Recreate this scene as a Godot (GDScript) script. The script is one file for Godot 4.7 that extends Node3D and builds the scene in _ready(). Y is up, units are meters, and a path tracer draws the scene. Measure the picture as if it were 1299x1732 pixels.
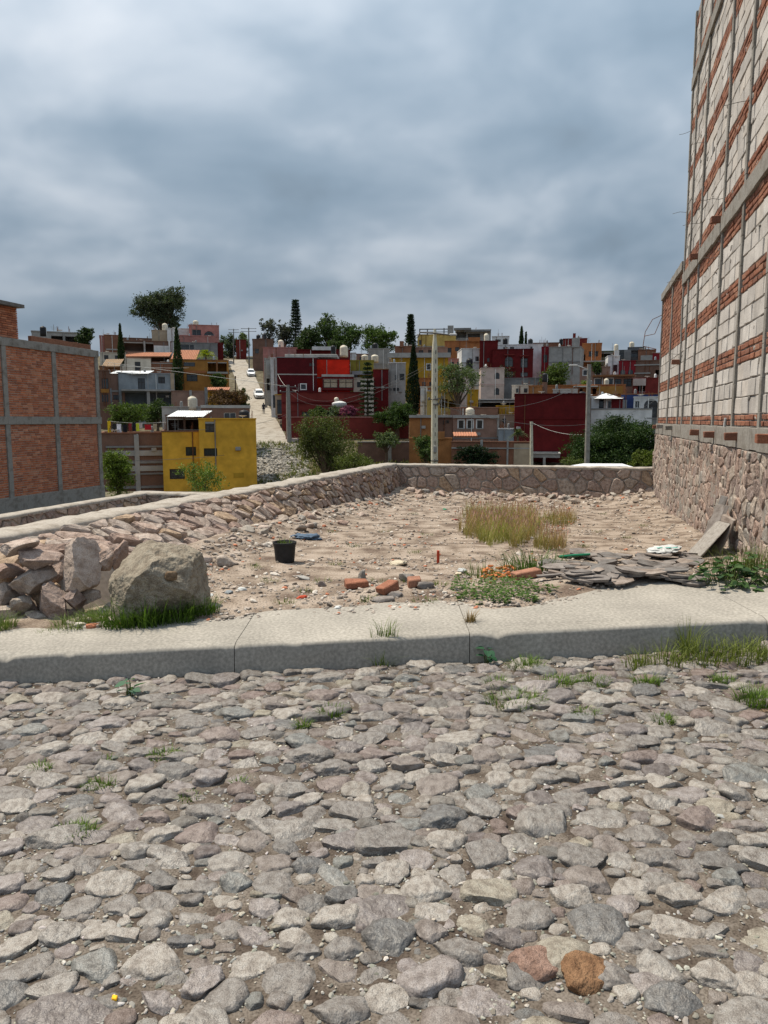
extends Node3D

const FOC := 1251.0
const PITCH := 0.1232
const EYE := 1.6
const U := Vector3(0.2588, 0, -0.9659)   # along the lot, away from the street
const V := Vector3(0.9659, 0, 0.2588)    # across the lot
var rng := RandomNumberGenerator.new()
var M := {}
var TX := {}
var used := {}
var nz := FastNoiseLite.new()
var PEBBLE_MESH
const SKY_ZENITH := 0.73

# ---------------------------------------------------------------- mesh building
class MB:
	var v := PackedVector3Array()
	var n := PackedVector3Array()
	var c := PackedColorArray()
	var i := PackedInt32Array()
	var col := Color(1, 1, 1)

	func vert(p, nn):
		v.append(p)
		n.append(nn)
		c.append(col)

	func tri(a, b, d):                      # counter-clockwise seen from outside
		var nn = (b - a).cross(d - a).normalized()
		var k = v.size()
		vert(a, nn); vert(b, nn); vert(d, nn)
		i.append(k); i.append(k + 2); i.append(k + 1)

	func quad(a, b, d, e):
		var nn = (d - a).cross(e - b).normalized()
		var k = v.size()
		vert(a, nn); vert(b, nn); vert(d, nn); vert(e, nn)
		i.append(k); i.append(k + 2); i.append(k + 1)
		i.append(k); i.append(k + 3); i.append(k + 2)

	func box(p: Vector3, s: Vector3, b := Basis()):
		var h = s * 0.5
		var x = b.x * h.x
		var y = b.y * h.y
		var z = b.z * h.z
		quad(p - x - y + z, p + x - y + z, p + x + y + z, p - x + y + z)
		quad(p + x - y - z, p - x - y - z, p - x + y - z, p + x + y - z)
		quad(p + x - y + z, p + x - y - z, p + x + y - z, p + x + y + z)
		quad(p - x - y - z, p - x - y + z, p - x + y + z, p - x + y - z)
		quad(p - x + y + z, p + x + y + z, p + x + y - z, p - x + y - z)
		quad(p - x - y - z, p + x - y - z, p + x - y + z, p - x - y + z)

	func cbox(p: Vector3, s: Vector3, ch: float, jit := 0.0, r = null, b := Basis()):   # box with chamfered edges, corners jittered
		var h = s * 0.5
		var q := {}
		for sx in [-1, 1]:
			for sy in [-1, 1]:
				for sz in [-1, 1]:
					var j = Vector3.ZERO
					if r:
						j = Vector3(r.randf_range(-jit, jit), r.randf_range(-jit, jit), r.randf_range(-jit, jit))
					var o = Vector3(sx * h.x, sy * h.y, sz * h.z) + j
					q[[sx, sy, sz, 0]] = p + b * (o - Vector3(0, sy * ch, sz * ch))
					q[[sx, sy, sz, 1]] = p + b * (o - Vector3(sx * ch, 0, sz * ch))
					q[[sx, sy, sz, 2]] = p + b * (o - Vector3(sx * ch, sy * ch, 0))
		for a in 3:
			var e = (a + 1) % 3
			var f = (a + 2) % 3
			for sg in [-1, 1]:
				var ids = []
				for pr in [[-1, -1], [1, -1], [1, 1], [-1, 1]]:
					var k = [0, 0, 0, a]
					k[a] = sg; k[e] = pr[0]; k[f] = pr[1]
					ids.append(q[k])
				if sg > 0:
					quad(ids[0], ids[1], ids[2], ids[3])
				else:
					quad(ids[3], ids[2], ids[1], ids[0])
			for s1 in [-1, 1]:
				for s2 in [-1, 1]:
					var k1 = [0, 0, 0, e]; var k2 = [0, 0, 0, e]; var k3 = [0, 0, 0, f]; var k4 = [0, 0, 0, f]
					for k in [k1, k2, k3, k4]:
						k[e] = s1; k[f] = s2
					k1[a] = -1; k2[a] = 1; k3[a] = 1; k4[a] = -1
					if s1 * s2 > 0:
						quad(q[k1], q[k2], q[k3], q[k4])
					else:
						quad(q[k4], q[k3], q[k2], q[k1])
		for sx in [-1, 1]:
			for sy in [-1, 1]:
				for sz in [-1, 1]:
					if sx * sy * sz > 0:
						tri(q[[sx, sy, sz, 0]], q[[sx, sy, sz, 1]], q[[sx, sy, sz, 2]])
					else:
						tri(q[[sx, sy, sz, 2]], q[[sx, sy, sz, 1]], q[[sx, sy, sz, 0]])

	func smooth(vs: PackedVector3Array, ts: PackedInt32Array):   # counter-clockwise triples, averaged normals
		var nn := PackedVector3Array()
		nn.resize(vs.size())
		for k in range(0, ts.size(), 3):
			var a = ts[k]
			var b = ts[k + 1]
			var d = ts[k + 2]
			var f = (vs[b] - vs[a]).cross(vs[d] - vs[a])
			nn[a] += f; nn[b] += f; nn[d] += f
		var base = v.size()
		for k in vs.size():
			v.append(vs[k])
			n.append(nn[k].normalized())
			c.append(col)
		for k in range(0, ts.size(), 3):
			i.append(base + ts[k]); i.append(base + ts[k + 2]); i.append(base + ts[k + 1])

	func tube(pts: Array, rad: Array, sides := 8, caps := true):
		var vs := PackedVector3Array()
		var ts := PackedInt32Array()
		var m = pts.size()
		for k in m:
			var t = (pts[mini(k + 1, m - 1)] - pts[maxi(k - 1, 0)]).normalized()
			var side = t.cross(Vector3.UP)
			if side.length() < 0.05:
				side = t.cross(Vector3(1, 0, 0))
			side = side.normalized()
			var up = side.cross(t)
			for s in sides:
				var w = TAU * s / sides
				vs.append(pts[k] + (side * cos(w) + up * sin(w)) * rad[k])
		for k in m - 1:
			for s in sides:
				var a = k * sides + s
				var b = k * sides + (s + 1) % sides
				ts.append_array([a, b, b + sides, a, b + sides, a + sides])
		smooth(vs, ts)
		if caps:
			var p0 = pts[0]
			var p1 = pts[m - 1]
			for s in sides:
				var s2 = (s + 1) % sides
				tri(p0, vs[s2], vs[s])
				tri(p1, vs[(m - 1) * sides + s], vs[(m - 1) * sides + s2])

	func lathe(prof: Array, o := Vector3.ZERO, sides := 16):    # [radius, height] from the bottom up
		var vs := PackedVector3Array()
		var ts := PackedInt32Array()
		for q in prof:
			for s in sides:
				var w = TAU * s / sides
				vs.append(o + Vector3(cos(w) * q[0], q[1], -sin(w) * q[0]))
		for k in prof.size() - 1:
			for s in sides:
				var a = k * sides + s
				var b = k * sides + (s + 1) % sides
				ts.append_array([a, b, b + sides, a, b + sides, a + sides])
		smooth(vs, ts)

	func add(vs: PackedVector3Array, ns: PackedVector3Array, ts: PackedInt32Array, x: Transform3D):   # raw copy of a ready mesh
		var base = v.size()
		var nb = x.basis.inverse().transposed()
		for k in vs.size():
			v.append(x * vs[k])
			n.append((nb * ns[k]).normalized())
			c.append(col)
		for k in ts:
			i.append(base + k)

	func mesh() -> ArrayMesh:
		var a := []
		a.resize(Mesh.ARRAY_MAX)
		a[Mesh.ARRAY_VERTEX] = v
		a[Mesh.ARRAY_NORMAL] = n
		a[Mesh.ARRAY_COLOR] = c
		a[Mesh.ARRAY_INDEX] = i
		var m := ArrayMesh.new()
		if v.size():
			m.add_surface_from_arrays(Mesh.PRIMITIVE_TRIANGLES, a)
		return m

# ---------------------------------------------------------------- nodes
func numbered(nm: String) -> String:
	var k = used.get(nm, 0)
	used[nm] = k + 1
	return nm if k == 0 else "%s_%03d" % [nm, k]

func tag(o, label = "", category = "", group = "", kind = ""):
	if label: o.set_meta("label", label)
	if category: o.set_meta("category", category)
	if group: o.set_meta("group", group)
	if kind: o.set_meta("kind", kind)
	return o

func thing(nm, where, label, category, group = "", yaw = 0.0):
	var o := Node3D.new()
	o.name = numbered(nm)
	add_child(o)
	o.position = where
	o.rotation.y = yaw
	tag(o, label, category, group)
	return o

func put(parent, nm, mesh, mt, where = Vector3.ZERO, b := Basis()):
	var o := MeshInstance3D.new()
	o.mesh = mesh.mesh() if mesh is MB else mesh
	o.material_override = mt
	o.name = numbered(nm) if parent == self else nm
	parent.add_child(o, true)
	o.transform = Transform3D(b, where)
	return o

func solo(nm, mesh, mt, where, label, category, group = "", b := Basis()):
	return tag(put(self, nm, mesh, mt, where, b), label, category, group)

func at(px: float, py: float, d: float) -> Vector3:        # the point at depth d seen at a pixel of the 1299 x 1732 frame
	var a = (px - 649.5) / FOC
	var b = -(py - 866.0) / FOC
	var y = b * cos(PITCH) - sin(PITCH)
	var z = cos(PITCH) + b * sin(PITCH)
	return Vector3(a * d / z, EYE + y * d / z, -d)

func on(px: float, py: float, f: Callable, d0 := 1.2, d1 := 24.0) -> Vector3:      # where that line of sight meets a height field
	var d = d0
	while d < d1:
		var p = at(px, py, d)
		if p.y < f.call(p.x, p.z):
			return Vector3(p.x, f.call(p.x, p.z), p.z)
		d += 0.01
	return at(px, py, d1)

func uv(u: float, v: float, y := 0.0) -> Vector3:
	return U * u + V * v + Vector3(0, y, 0)

func R(a: float, b: float) -> float:
	return rng.randf_range(a, b)

func lut(t: Array, x: float) -> float:
	if x <= t[0][0]:
		return t[0][1]
	for k in t.size() - 1:
		if x <= t[k + 1][0]:
			return lerpf(t[k][1], t[k + 1][1], (x - t[k][0]) / (t[k + 1][0] - t[k][0]))
	return t[-1][1]

func N(x: float, y: float, f := 1.0) -> float:
	return nz.get_noise_2d(x * f * 100.0, y * f * 100.0)

# ---------------------------------------------------------------- materials
func ntex(key, sd, freq, oct, lo, hi, type = FastNoiseLite.TYPE_SIMPLEX_SMOOTH, cols = null, size = 512):
	var f := FastNoiseLite.new()
	f.seed = sd
	f.noise_type = type
	f.frequency = freq
	f.fractal_octaves = oct
	f.fractal_gain = 0.55
	var t := NoiseTexture2D.new()
	t.width = size
	t.height = size
	t.seamless = true
	t.noise = f
	var g := Gradient.new()
	if cols:
		var cc := PackedColorArray()
		var oo := PackedFloat32Array()
		for k in cols.size():
			cc.append(Color(cols[k][1], cols[k][2], cols[k][3]))
			oo.append(cols[k][0])
		g.offsets = oo
		g.colors = cc
	else:
		g.colors = PackedColorArray([Color(lo, lo, lo), Color(hi, hi, hi)])
	t.color_ramp = g
	TX[key] = t
	return t

func lin(r, g, b) -> Color:
	return Color(r, g, b).linear_to_srgb()

func mat(key, col, rough = 0.9, tex = "", scale = 1.0, detail = "", dscale = 0.3, bump = "", bcm = 0.0, vc = false):
	var m := StandardMaterial3D.new()
	m.albedo_color = lin(col[0], col[1], col[2])
	m.roughness = rough
	m.metallic_specular = 0.3
	m.vertex_color_use_as_albedo = vc
	var sc = scale if scale is Vector3 else Vector3.ONE * scale
	if tex or bump:
		m.uv1_triplanar = true
		m.uv1_world_triplanar = true
		m.uv1_scale = sc
		m.uv1_triplanar_sharpness = 4.0
	if tex:
		m.albedo_texture = TX[tex]
	if bump:
		m.heightmap_enabled = true
		m.heightmap_texture = TX[bump]
		m.heightmap_scale = bcm
	if detail:
		m.detail_enabled = true
		m.detail_albedo = TX[detail]
		m.detail_blend_mode = BaseMaterial3D.BLEND_MODE_MUL
		m.detail_uv_layer = BaseMaterial3D.DETAIL_UV_2
		m.uv2_triplanar = true
		m.uv2_world_triplanar = true
		m.uv2_scale = Vector3.ONE * dscale
	M[key] = m
	return m

func leafmat(key, back, rough = 0.6):
	var m := StandardMaterial3D.new()
	m.albedo_color = Color(1, 1, 1)
	m.vertex_color_use_as_albedo = true
	m.roughness = rough
	m.metallic_specular = 0.25
	m.backlight_enabled = true
	m.backlight = lin(back[0], back[1], back[2])
	m.cull_mode = BaseMaterial3D.CULL_DISABLED
	M[key] = m

func metalmat(key, col, rough, metal):
	var m = mat(key, col, rough, "grain", 0.8)
	m.metallic = metal
	m.metallic_specular = 0.5

func glassmat(key, col):
	var m := StandardMaterial3D.new()
	m.albedo_color = lin(col[0], col[1], col[2])
	m.roughness = 0.06
	m.metallic_specular = 0.6
	M[key] = m

func make_materials():
	ntex("grain", 1, 0.035, 5, 0.76, 1.0)
	ntex("wide_grain", 31, 0.04, 5, 0.72, 1.0, FastNoiseLite.TYPE_SIMPLEX_SMOOTH, null, 1024)
	ntex("wide_earth", 32, 0.012, 6, 0, 1, FastNoiseLite.TYPE_SIMPLEX_SMOOTH, [[0.15, 0.62, 0.58, 0.56], [0.4, 0.8, 0.78, 0.76], [0.58, 0.93, 0.92, 0.91], [0.85, 1, 1, 1]], 1024)
	ntex("wide_speck", 33, 0.08, 4, 0, 1, FastNoiseLite.TYPE_SIMPLEX_SMOOTH, [[0.1, 0.5, 0.49, 0.48], [0.32, 0.8, 0.79, 0.78], [0.55, 0.94, 0.93, 0.92], [0.75, 1, 1, 1]], 1024)
	ntex("fine", 2, 0.09, 4, 0.72, 1.0)
	ntex("blotch", 3, 0.008, 4, 0.8, 1.0)
	ntex("soft", 9, 0.006, 5, 0.86, 1.0)
	ntex("speck", 4, 0.06, 3, 0.0, 1.0, FastNoiseLite.TYPE_SIMPLEX_SMOOTH, [[0.0, 0.45, 0.44, 0.43], [0.3, 0.75, 0.74, 0.73], [0.55, 0.92, 0.91, 0.9], [0.72, 1, 1, 1]])
	ntex("crag", 15, 0.03, 6, 0.0, 1.0)
	ntex("relief", 5, 0.02, 6, 0.0, 1.0)
	ntex("stain", 6, 0.012, 5, 0, 1, FastNoiseLite.TYPE_SIMPLEX_SMOOTH, [[0.0, 0.76, 0.745, 0.72], [0.35, 0.92, 0.91, 0.9], [0.58, 1, 1, 1], [1.0, 0.96, 0.96, 0.95]])
	ntex("stone", 7, 0.014, 6, 0, 1, FastNoiseLite.TYPE_SIMPLEX_SMOOTH, [[0.1, 0.74, 0.71, 0.69], [0.38, 0.88, 0.86, 0.845], [0.6, 0.96, 0.95, 0.94], [0.9, 1, 1, 1]])
	ntex("earth", 8, 0.02, 6, 0, 1, FastNoiseLite.TYPE_SIMPLEX_SMOOTH, [[0.15, 0.6, 0.56, 0.54], [0.4, 0.78, 0.76, 0.74], [0.58, 0.93, 0.92, 0.91], [0.85, 1, 1, 1]])
	mat("road_earth", [0.19, 0.167, 0.145], 0.97, "wide_earth", 0.4, "wide_speck", 1.1, "relief", 0.5)
	mat("lot_earth", [0.4, 0.342, 0.29], 0.97, "wide_earth", 0.17, "wide_speck", 0.55, "crag", 0.3)
	mat("terrain", [0.16, 0.14, 0.09], 0.97, "earth", 0.06, "blotch", 0.02)
	mat("pavement", [0.46, 0.43, 0.38], 0.92, "soft", 0.35, "wide_grain", 0.75, "crag", 0.1)
	mat("mortar", [0.42, 0.365, 0.32], 0.95, "grain", 0.9, "blotch", 0.5, "relief", 0.5)
	mat("coping", [0.45, 0.41, 0.36], 0.93, "stain", 0.5, "grain", 1.6, "relief", 0.4)
	mat("concrete", [0.33, 0.315, 0.29], 0.9, "stain", 0.45, "grain", 1.5, "relief", 0.2)
	mat("concrete_dark", [0.2, 0.19, 0.18], 0.9, "stain", 0.4, "grain", 1.5, "relief", 0.2)
	mat("concrete_pale", [0.7, 0.665, 0.53], 0.85, "stain", 0.3, "grain", 1.4)
	var pinks = [[0.45, 0.345, 0.3], [0.5, 0.4, 0.35], [0.41, 0.33, 0.295], [0.5, 0.445, 0.395], [0.45, 0.395, 0.36], [0.52, 0.405, 0.3], [0.36, 0.295, 0.275], [0.55, 0.47, 0.42]]
	for k in pinks.size():
		mat("pink%d" % k, pinks[k], 0.93, "stone", R(1.0, 1.5), "speck", 4.0, "crag", 1.1)
	var greys = [[0.27, 0.258, 0.25], [0.33, 0.318, 0.305], [0.22, 0.214, 0.21], [0.41, 0.392, 0.37], [0.28, 0.252, 0.24], [0.37, 0.35, 0.3], [0.185, 0.187, 0.19], [0.25, 0.26, 0.258], [0.27, 0.225, 0.215], [0.31, 0.22, 0.15], [0.24, 0.22, 0.22], [0.33, 0.305, 0.305]]
	for k in greys.size():
		mat("cobble%d" % k, [greys[k][0] * 0.9, greys[k][1] * 0.9, greys[k][2] * 0.89], R(0.5, 0.68), "stone", R(2.2, 3.2), "speck", 7.0, "crag", 0.5)
		M["cobble%d" % k].metallic_specular = 0.5
	mat("cobble_mass", [1, 1, 1], 0.62, "stone", 2.6, "speck", 7.0, "crag", 0.5, true)
	mat("pebbles", [1, 1, 1], 0.9, "", 1.0, "", 1.0, "", 0.0, true)
	mat("boulder", [0.33, 0.3, 0.245], 0.93, "stone", 1.3, "speck", 3.0, "crag", 1.4)
	mat("boulder_scar", [0.24, 0.17, 0.11], 0.95, "stone", 2.0, "grain", 4.0, "relief", 0.5)
	for k in 4:
		mat("block%d" % k, [[0.7, 0.665, 0.63], [0.77, 0.735, 0.7], [0.6, 0.57, 0.54], [0.72, 0.67, 0.62]][k], 0.93, "soft", 0.9, "grain", 2.4, "relief", 0.12)
		mat("brick%d" % k, [[0.43, 0.185, 0.115], [0.37, 0.16, 0.105], [0.48, 0.24, 0.16], [0.31, 0.145, 0.1]][k], 0.93, "grain", 2.4, "blotch", 1.6, "relief", 0.4)
		mat("oldbrick%d" % k, [[0.68, 0.25, 0.13], [0.58, 0.205, 0.11], [0.72, 0.32, 0.19], [0.48, 0.18, 0.105]][k], 0.93, "grain", 2.4, "blotch", 0.6)
		mat("slate%d" % k, [[0.25, 0.23, 0.22], [0.31, 0.285, 0.27], [0.36, 0.31, 0.275], [0.21, 0.2, 0.195]][k], 0.75, "stone", 0.9, "grain", 3.0, "relief", 0.3)
	mat("brick_mass", [1, 1, 1], 0.93, "grain", 2.4, "blotch", 0.9, "", 0.0, true)
	mat("brick_mortar", [0.42, 0.39, 0.36], 0.95, "grain", 1.3, "blotch", 0.4)
	mat("pale_mortar", [0.6, 0.51, 0.44], 0.95, "grain", 1.3, "blotch", 0.4)
	mat("leaf_litter", [0.2, 0.15, 0.1], 0.95)
	mat("steel", [0.12, 0.11, 0.1], 0.6)
	mat("rust", [0.2, 0.08, 0.04], 0.9, "grain", 3.0)
	mat("wire", [0.1, 0.1, 0.1], 0.7)
	mat("pale_wire", [0.5, 0.49, 0.46], 0.7)
	mat("bark", [0.14, 0.1, 0.07], 0.95, "grain", 1.0)
	mat("bucket", [0.035, 0.035, 0.037], 0.6, "stain", 2.0, "grain", 6.0)
	mat("white_plastic", [0.58, 0.6, 0.6], 0.6, "blotch", 3.0)
	mat("teal", [0.05, 0.4, 0.33], 0.5)
	mat("green_pipe", [0.02, 0.2, 0.11], 0.5)
	mat("blue_cloth", [0.1, 0.15, 0.22], 0.9, "blotch", 9.0)
	mat("red_paint", [0.5, 0.07, 0.03], 0.7, "grain", 4.0)
	mat("cardboard", [0.62, 0.55, 0.42], 0.9, "grain", 3.0)
	mat("yellow_bit", [0.8, 0.42, 0.02], 0.6)
	# far houses: paint and render, too far off to show brick by brick
	var paints = {
		"maroon": [0.095, 0.008, 0.011], "darkred": [0.135, 0.012, 0.013], "brightred": [0.74, 0.03, 0.012], "brickred": [0.21, 0.036, 0.03], "crimson": [0.27, 0.022, 0.03],
		"yellow": [0.84, 0.46, 0.055], "mustard": [0.55, 0.32, 0.035], "paleyellow": [0.68, 0.48, 0.15], "olive": [0.28, 0.25, 0.045], "white": [0.78, 0.78, 0.77], "cream": [0.66, 0.6, 0.5],
		"palepink": [0.6, 0.49, 0.44], "pink": [0.48, 0.22, 0.19], "orange": [0.44, 0.17, 0.065], "brown": [0.28, 0.13, 0.06], "ochre": [0.42, 0.2, 0.05], "grey": [0.4, 0.39, 0.37], "midgrey": [0.26, 0.26, 0.26],
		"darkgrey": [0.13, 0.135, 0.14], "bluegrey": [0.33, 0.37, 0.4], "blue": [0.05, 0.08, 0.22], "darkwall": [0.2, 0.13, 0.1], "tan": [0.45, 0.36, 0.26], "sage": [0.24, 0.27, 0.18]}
	for k in paints:
		mat(k, paints[k], 0.9, "soft", 0.25, "soft", 0.07)
	for k in [["farbrick", [0.34, 0.16, 0.1]], ["farbrick_pale", [0.42, 0.26, 0.2]], ["farbrick_orange", [0.5, 0.22, 0.08]], ["farbrick_brown", [0.26, 0.15, 0.11]]]:
		mat(k[0], k[1], 0.93, "grain", Vector3(0.35, 1.3, 0.35), "blotch", 0.15)
	mat("tile", [0.6, 0.27, 0.16], 0.85, "grain", 1.0, "blotch", 0.3)
	mat("tile_tan", [0.48, 0.33, 0.21], 0.85, "grain", 1.0, "blotch", 0.3)
	mat("sheet_white", [0.8, 0.82, 0.82], 0.5, "blotch", 0.3)
	mat("roof_grey", [0.4, 0.39, 0.37], 0.9, "blotch", 0.2)
	mat("street", [0.42, 0.385, 0.33], 0.9, "stain", 0.1, "grain", 0.5)
	mat("tank_cream", [0.68, 0.62, 0.5], 0.6, "blotch", 0.3)
	mat("tank_black", [0.02, 0.02, 0.022], 0.5)
	mat("frame_white", [0.65, 0.65, 0.62], 0.6)
	mat("frame_dark", [0.035, 0.03, 0.028], 0.6)
	mat("curtain", [0.42, 0.35, 0.26], 0.9, "blotch", 0.5)
	mat("car_white", [0.75, 0.76, 0.76], 0.3)
	mat("rubber", [0.02, 0.02, 0.02], 0.85)
	mat("alloy", [0.4, 0.4, 0.4], 0.4)
	mat("headlight", [0.6, 0.62, 0.65], 0.15)
	mat("dark_clothes", [0.03, 0.03, 0.04], 0.9)
	glassmat("glass", [0.03, 0.035, 0.04])
	leafmat("leaf", [0.5, 0.6, 0.2])
	leafmat("grass", [0.55, 0.6, 0.25])
	leafmat("petal", [0.6, 0.3, 0.4])

# ---------------------------------------------------------------- light, sky, camera
func make_sky() -> PanoramaSkyMaterial:
	var w := 1536
	var h := 768
	var im := Image.create(w, h, false, Image.FORMAT_RGBF)
	var f := FastNoiseLite.new()
	f.seed = 21
	f.frequency = 1.0
	f.fractal_octaves = 6
	f.fractal_gain = 0.52
	var g := FastNoiseLite.new()
	g.seed = 5
	g.frequency = 1.0
	g.fractal_octaves = 3
	for y in h:
		var el = (0.5 - (y + 0.5) / h) * PI
		var under = Color(0.2, 0.19, 0.17)
		if el < -0.01:
			for x in w:
				im.set_pixel(x, y, under)
			continue
		var sy = sin(maxf(el, 0.0))
		var k = 1.0 / (sy + 0.24)
		var lum = SKY_ZENITH * (1.0 + 2.0 * sy) / 3.0          # an overcast sky: the zenith three times as bright as the horizon
		for x in w:
			var az = ((x + 0.5) / w - 0.5) * TAU
			var ax = sin(az) * cos(el) * k
			var az2 = -cos(az) * cos(el) * k
			var wx = g.get_noise_2d(ax * 0.9 + 3.0, az2 * 0.9)
			var big = f.get_noise_2d(ax * 0.85 + wx * 0.25 + 7.4, az2 * 0.8 + 1.5)
			var mid = f.get_noise_2d(ax * 2.1 + wx * 0.3 + 30.0, az2 * 2.5)
			var small = f.get_noise_2d(ax * 5.2 + wx * 0.8 - 11.0, az2 * 6.5)
			var t = big * 0.8 + mid * 0.5 + small * 0.2 * (0.6 + big)
			t = signf(t) * pow(absf(t), 0.85)
			var c = t * 0.68
			var l = lum * (1.0 + c * (0.75 if c > 0 else 0.6))
			var white = clampf(0.42 + t * 0.75, 0.0, 1.0)
			im.set_pixel(x, y, Color(l * lerpf(0.72, 0.92, white), l * lerpf(0.95, 1.0, white), l * lerpf(1.2, 1.1, white)))
	var m := PanoramaSkyMaterial.new()
	m.panorama = ImageTexture.create_from_image(im)
	return m

func make_light_and_camera():
	var cam := Camera3D.new()
	cam.name = "camera"
	cam.fov = 69.4
	cam.near = 0.05
	cam.far = 3000.0
	add_child(cam)
	cam.position = Vector3(0, EYE, 0)
	cam.rotation = Vector3(-PITCH, 0, 0)
	cam.current = true
	var e := Environment.new()
	e.background_mode = Environment.BG_SKY
	e.sky = Sky.new()
	e.sky.sky_material = make_sky()
	e.background_energy_multiplier = 1.0
	e.tonemap_mode = Environment.TONE_MAPPER_LINEAR
	e.tonemap_exposure = 1.32
	e.sdfgi_enabled = true
	e.ssao_enabled = true
	e.ssil_enabled = true
	var we := WorldEnvironment.new()
	we.name = "environment"
	we.environment = e
	add_child(we)
	var sun := DirectionalLight3D.new()
	sun.name = "sun"
	sun.light_energy = 1.4
	sun.light_color = Color(1.0, 0.95, 0.87)
	sun.light_angular_distance = 0.6
	sun.shadow_enabled = true
	add_child(sun)
	var from = Vector3(-1.12, 2.6, -0.55)          # towards the sun: high, beyond the lot
	sun.look_at_from_position(from * 100.0, Vector3.ZERO, Vector3(0, 0, -1))

# ---------------------------------------------------------------- heights
func slope(x: float) -> float:
	return 0.05 * clampf(x, -7.0, 7.0)

func road_y(x: float, z: float) -> float:
	return slope(x) + 0.014 * N(x, z, 1.3) + 0.007 * N(x, z, 6.0)

const EDGE := [[-4.0, 5.3], [-2.4, 5.26], [-0.9, 5.37], [-0.2, 5.44], [0.62, 5.46], [0.76, 5.17], [1.05, 5.22], [1.8, 5.68], [2.4, 5.72], [4.0, 5.8]]

func edge(x: float) -> float:
	return lut(EDGE, x) + 0.05 * N(x, 3.0, 2.0)

func face_v(u: float) -> float:             # foot of the rubble wall
	return lut([[5.0, -3.7], [8.0, -4.15], [12.0, -4.55], [18.0, -4.85], [21.0, -4.9]], u)

func lot_y(x: float, z: float) -> float:
	var d = -z
	var u = x * U.x + z * U.z
	var v = x * V.x + z * V.z
	var base = lerpf(0.12, -0.52, clampf((u - 7.0) / 12.5, 0, 1))
	var e = edge(x)
	var front = slope(x) + 0.185 + clampf((d - e) * 0.16, -0.12, 0.03)
	var h = lerpf(front, base, smoothstep(0.0, 1.0, (d - e - 0.2) / 1.6))
	var k = clampf((d - e + 0.1) * 2.0, 0.25, 1.0)
	h += k * (0.03 * N(x, z, 0.7) + 0.012 * N(x, z, 1.6))
	var foot = v - face_v(u)
	h += 0.16 * exp(-pow(foot / 0.45, 2.0)) * smoothstep(6.0, 7.5, u)
	h += (0.16 + 0.07 * N(x, z, 1.4)) * exp(-pow((u - 19.5) / 0.75, 2.0))
	h += 0.2 * exp(-(pow((u - 18.7) / 1.0, 2.0) + pow((v - 1.4) / 0.7, 2.0)))
	h += 0.07 * exp(-pow((v - 1.8) / 0.35, 2.0))
	return h

func lot_sheet_y(x: float, z: float) -> float:       # falls away under the walls that bound the lot
	var u = x * U.x + z * U.z
	var v = x * V.x + z * V.z
	return lerpf(lot_y(x, z), -1.75, maxf(smoothstep(-5.2, -5.4, v) if u > 5.6 else 0.0, smoothstep(20.05, 20.25, u)))

const PROFILE := [[-400.0, -0.9], [4.9, -0.9], [8.0, -1.7], [22.0, -2.08], [42.0, -2.25], [56.0, -8.2], [66.0, -8.2], [76.0, -5.6], [100.0, -1.1], [200.0, 17.4], [222.0, 20.5], [300.0, 21.0], [700.0, 12.0], [1600.0, -20.0]]

func ground_y(x: float, z: float) -> float:
	return lut(PROFILE, -z)

func sheet(x0, x1, z0, z1, nx: int, nz_: int, f: Callable) -> MB:     # z0 far (more negative), z1 near
	var vs := PackedVector3Array()
	var ts := PackedInt32Array()
	for j in nz_ + 1:
		var z = lerpf(z0, z1, float(j) / nz_)
		for k in nx + 1:
			var x = lerpf(x0, x1, float(k) / nx)
			vs.append(Vector3(x, f.call(x, z), z))
	for j in nz_:
		for k in nx:
			var a = j * (nx + 1) + k
			var b = a + nx + 1
			ts.append_array([a, b, b + 1, a, b + 1, a + 1])
	var m := MB.new()
	m.smooth(vs, ts)
	return m

# ---------------------------------------------------------------- rocks
var ICO := {}
func ico(sub: int):
	if ICO.has(sub):
		return ICO[sub]
	var t = (1.0 + sqrt(5.0)) / 2.0
	var vs = [Vector3(-1, t, 0), Vector3(1, t, 0), Vector3(-1, -t, 0), Vector3(1, -t, 0), Vector3(0, -1, t), Vector3(0, 1, t), Vector3(0, -1, -t), Vector3(0, 1, -t), Vector3(t, 0, -1), Vector3(t, 0, 1), Vector3(-t, 0, -1), Vector3(-t, 0, 1)]
	for k in 12:
		vs[k] = vs[k].normalized()
	var ts = [0, 11, 5, 0, 5, 1, 0, 1, 7, 0, 7, 10, 0, 10, 11, 1, 5, 9, 5, 11, 4, 11, 10, 2, 10, 7, 6, 7, 1, 8, 3, 9, 4, 3, 4, 2, 3, 2, 6, 3, 6, 8, 3, 8, 9, 4, 9, 5, 2, 4, 11, 6, 2, 10, 8, 6, 7, 9, 8, 1]
	for s in sub:
		var seen := {}
		var nt = []
		for k in range(0, ts.size(), 3):
			var m = []
			for e in 3:
				var a = ts[k + e]
				var b = ts[k + (e + 1) % 3]
				var key = Vector2i(mini(a, b), maxi(a, b))
				if not seen.has(key):
					seen[key] = vs.size()
					vs.append(((vs[a] + vs[b]) * 0.5).normalized())
				m.append(seen[key])
			nt.append_array([ts[k], m[0], m[2], ts[k + 1], m[1], m[0], ts[k + 2], m[2], m[1], m[0], m[1], m[2]])
		ts = nt
	ICO[sub] = [vs, PackedInt32Array(ts)]
	return ICO[sub]

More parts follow.
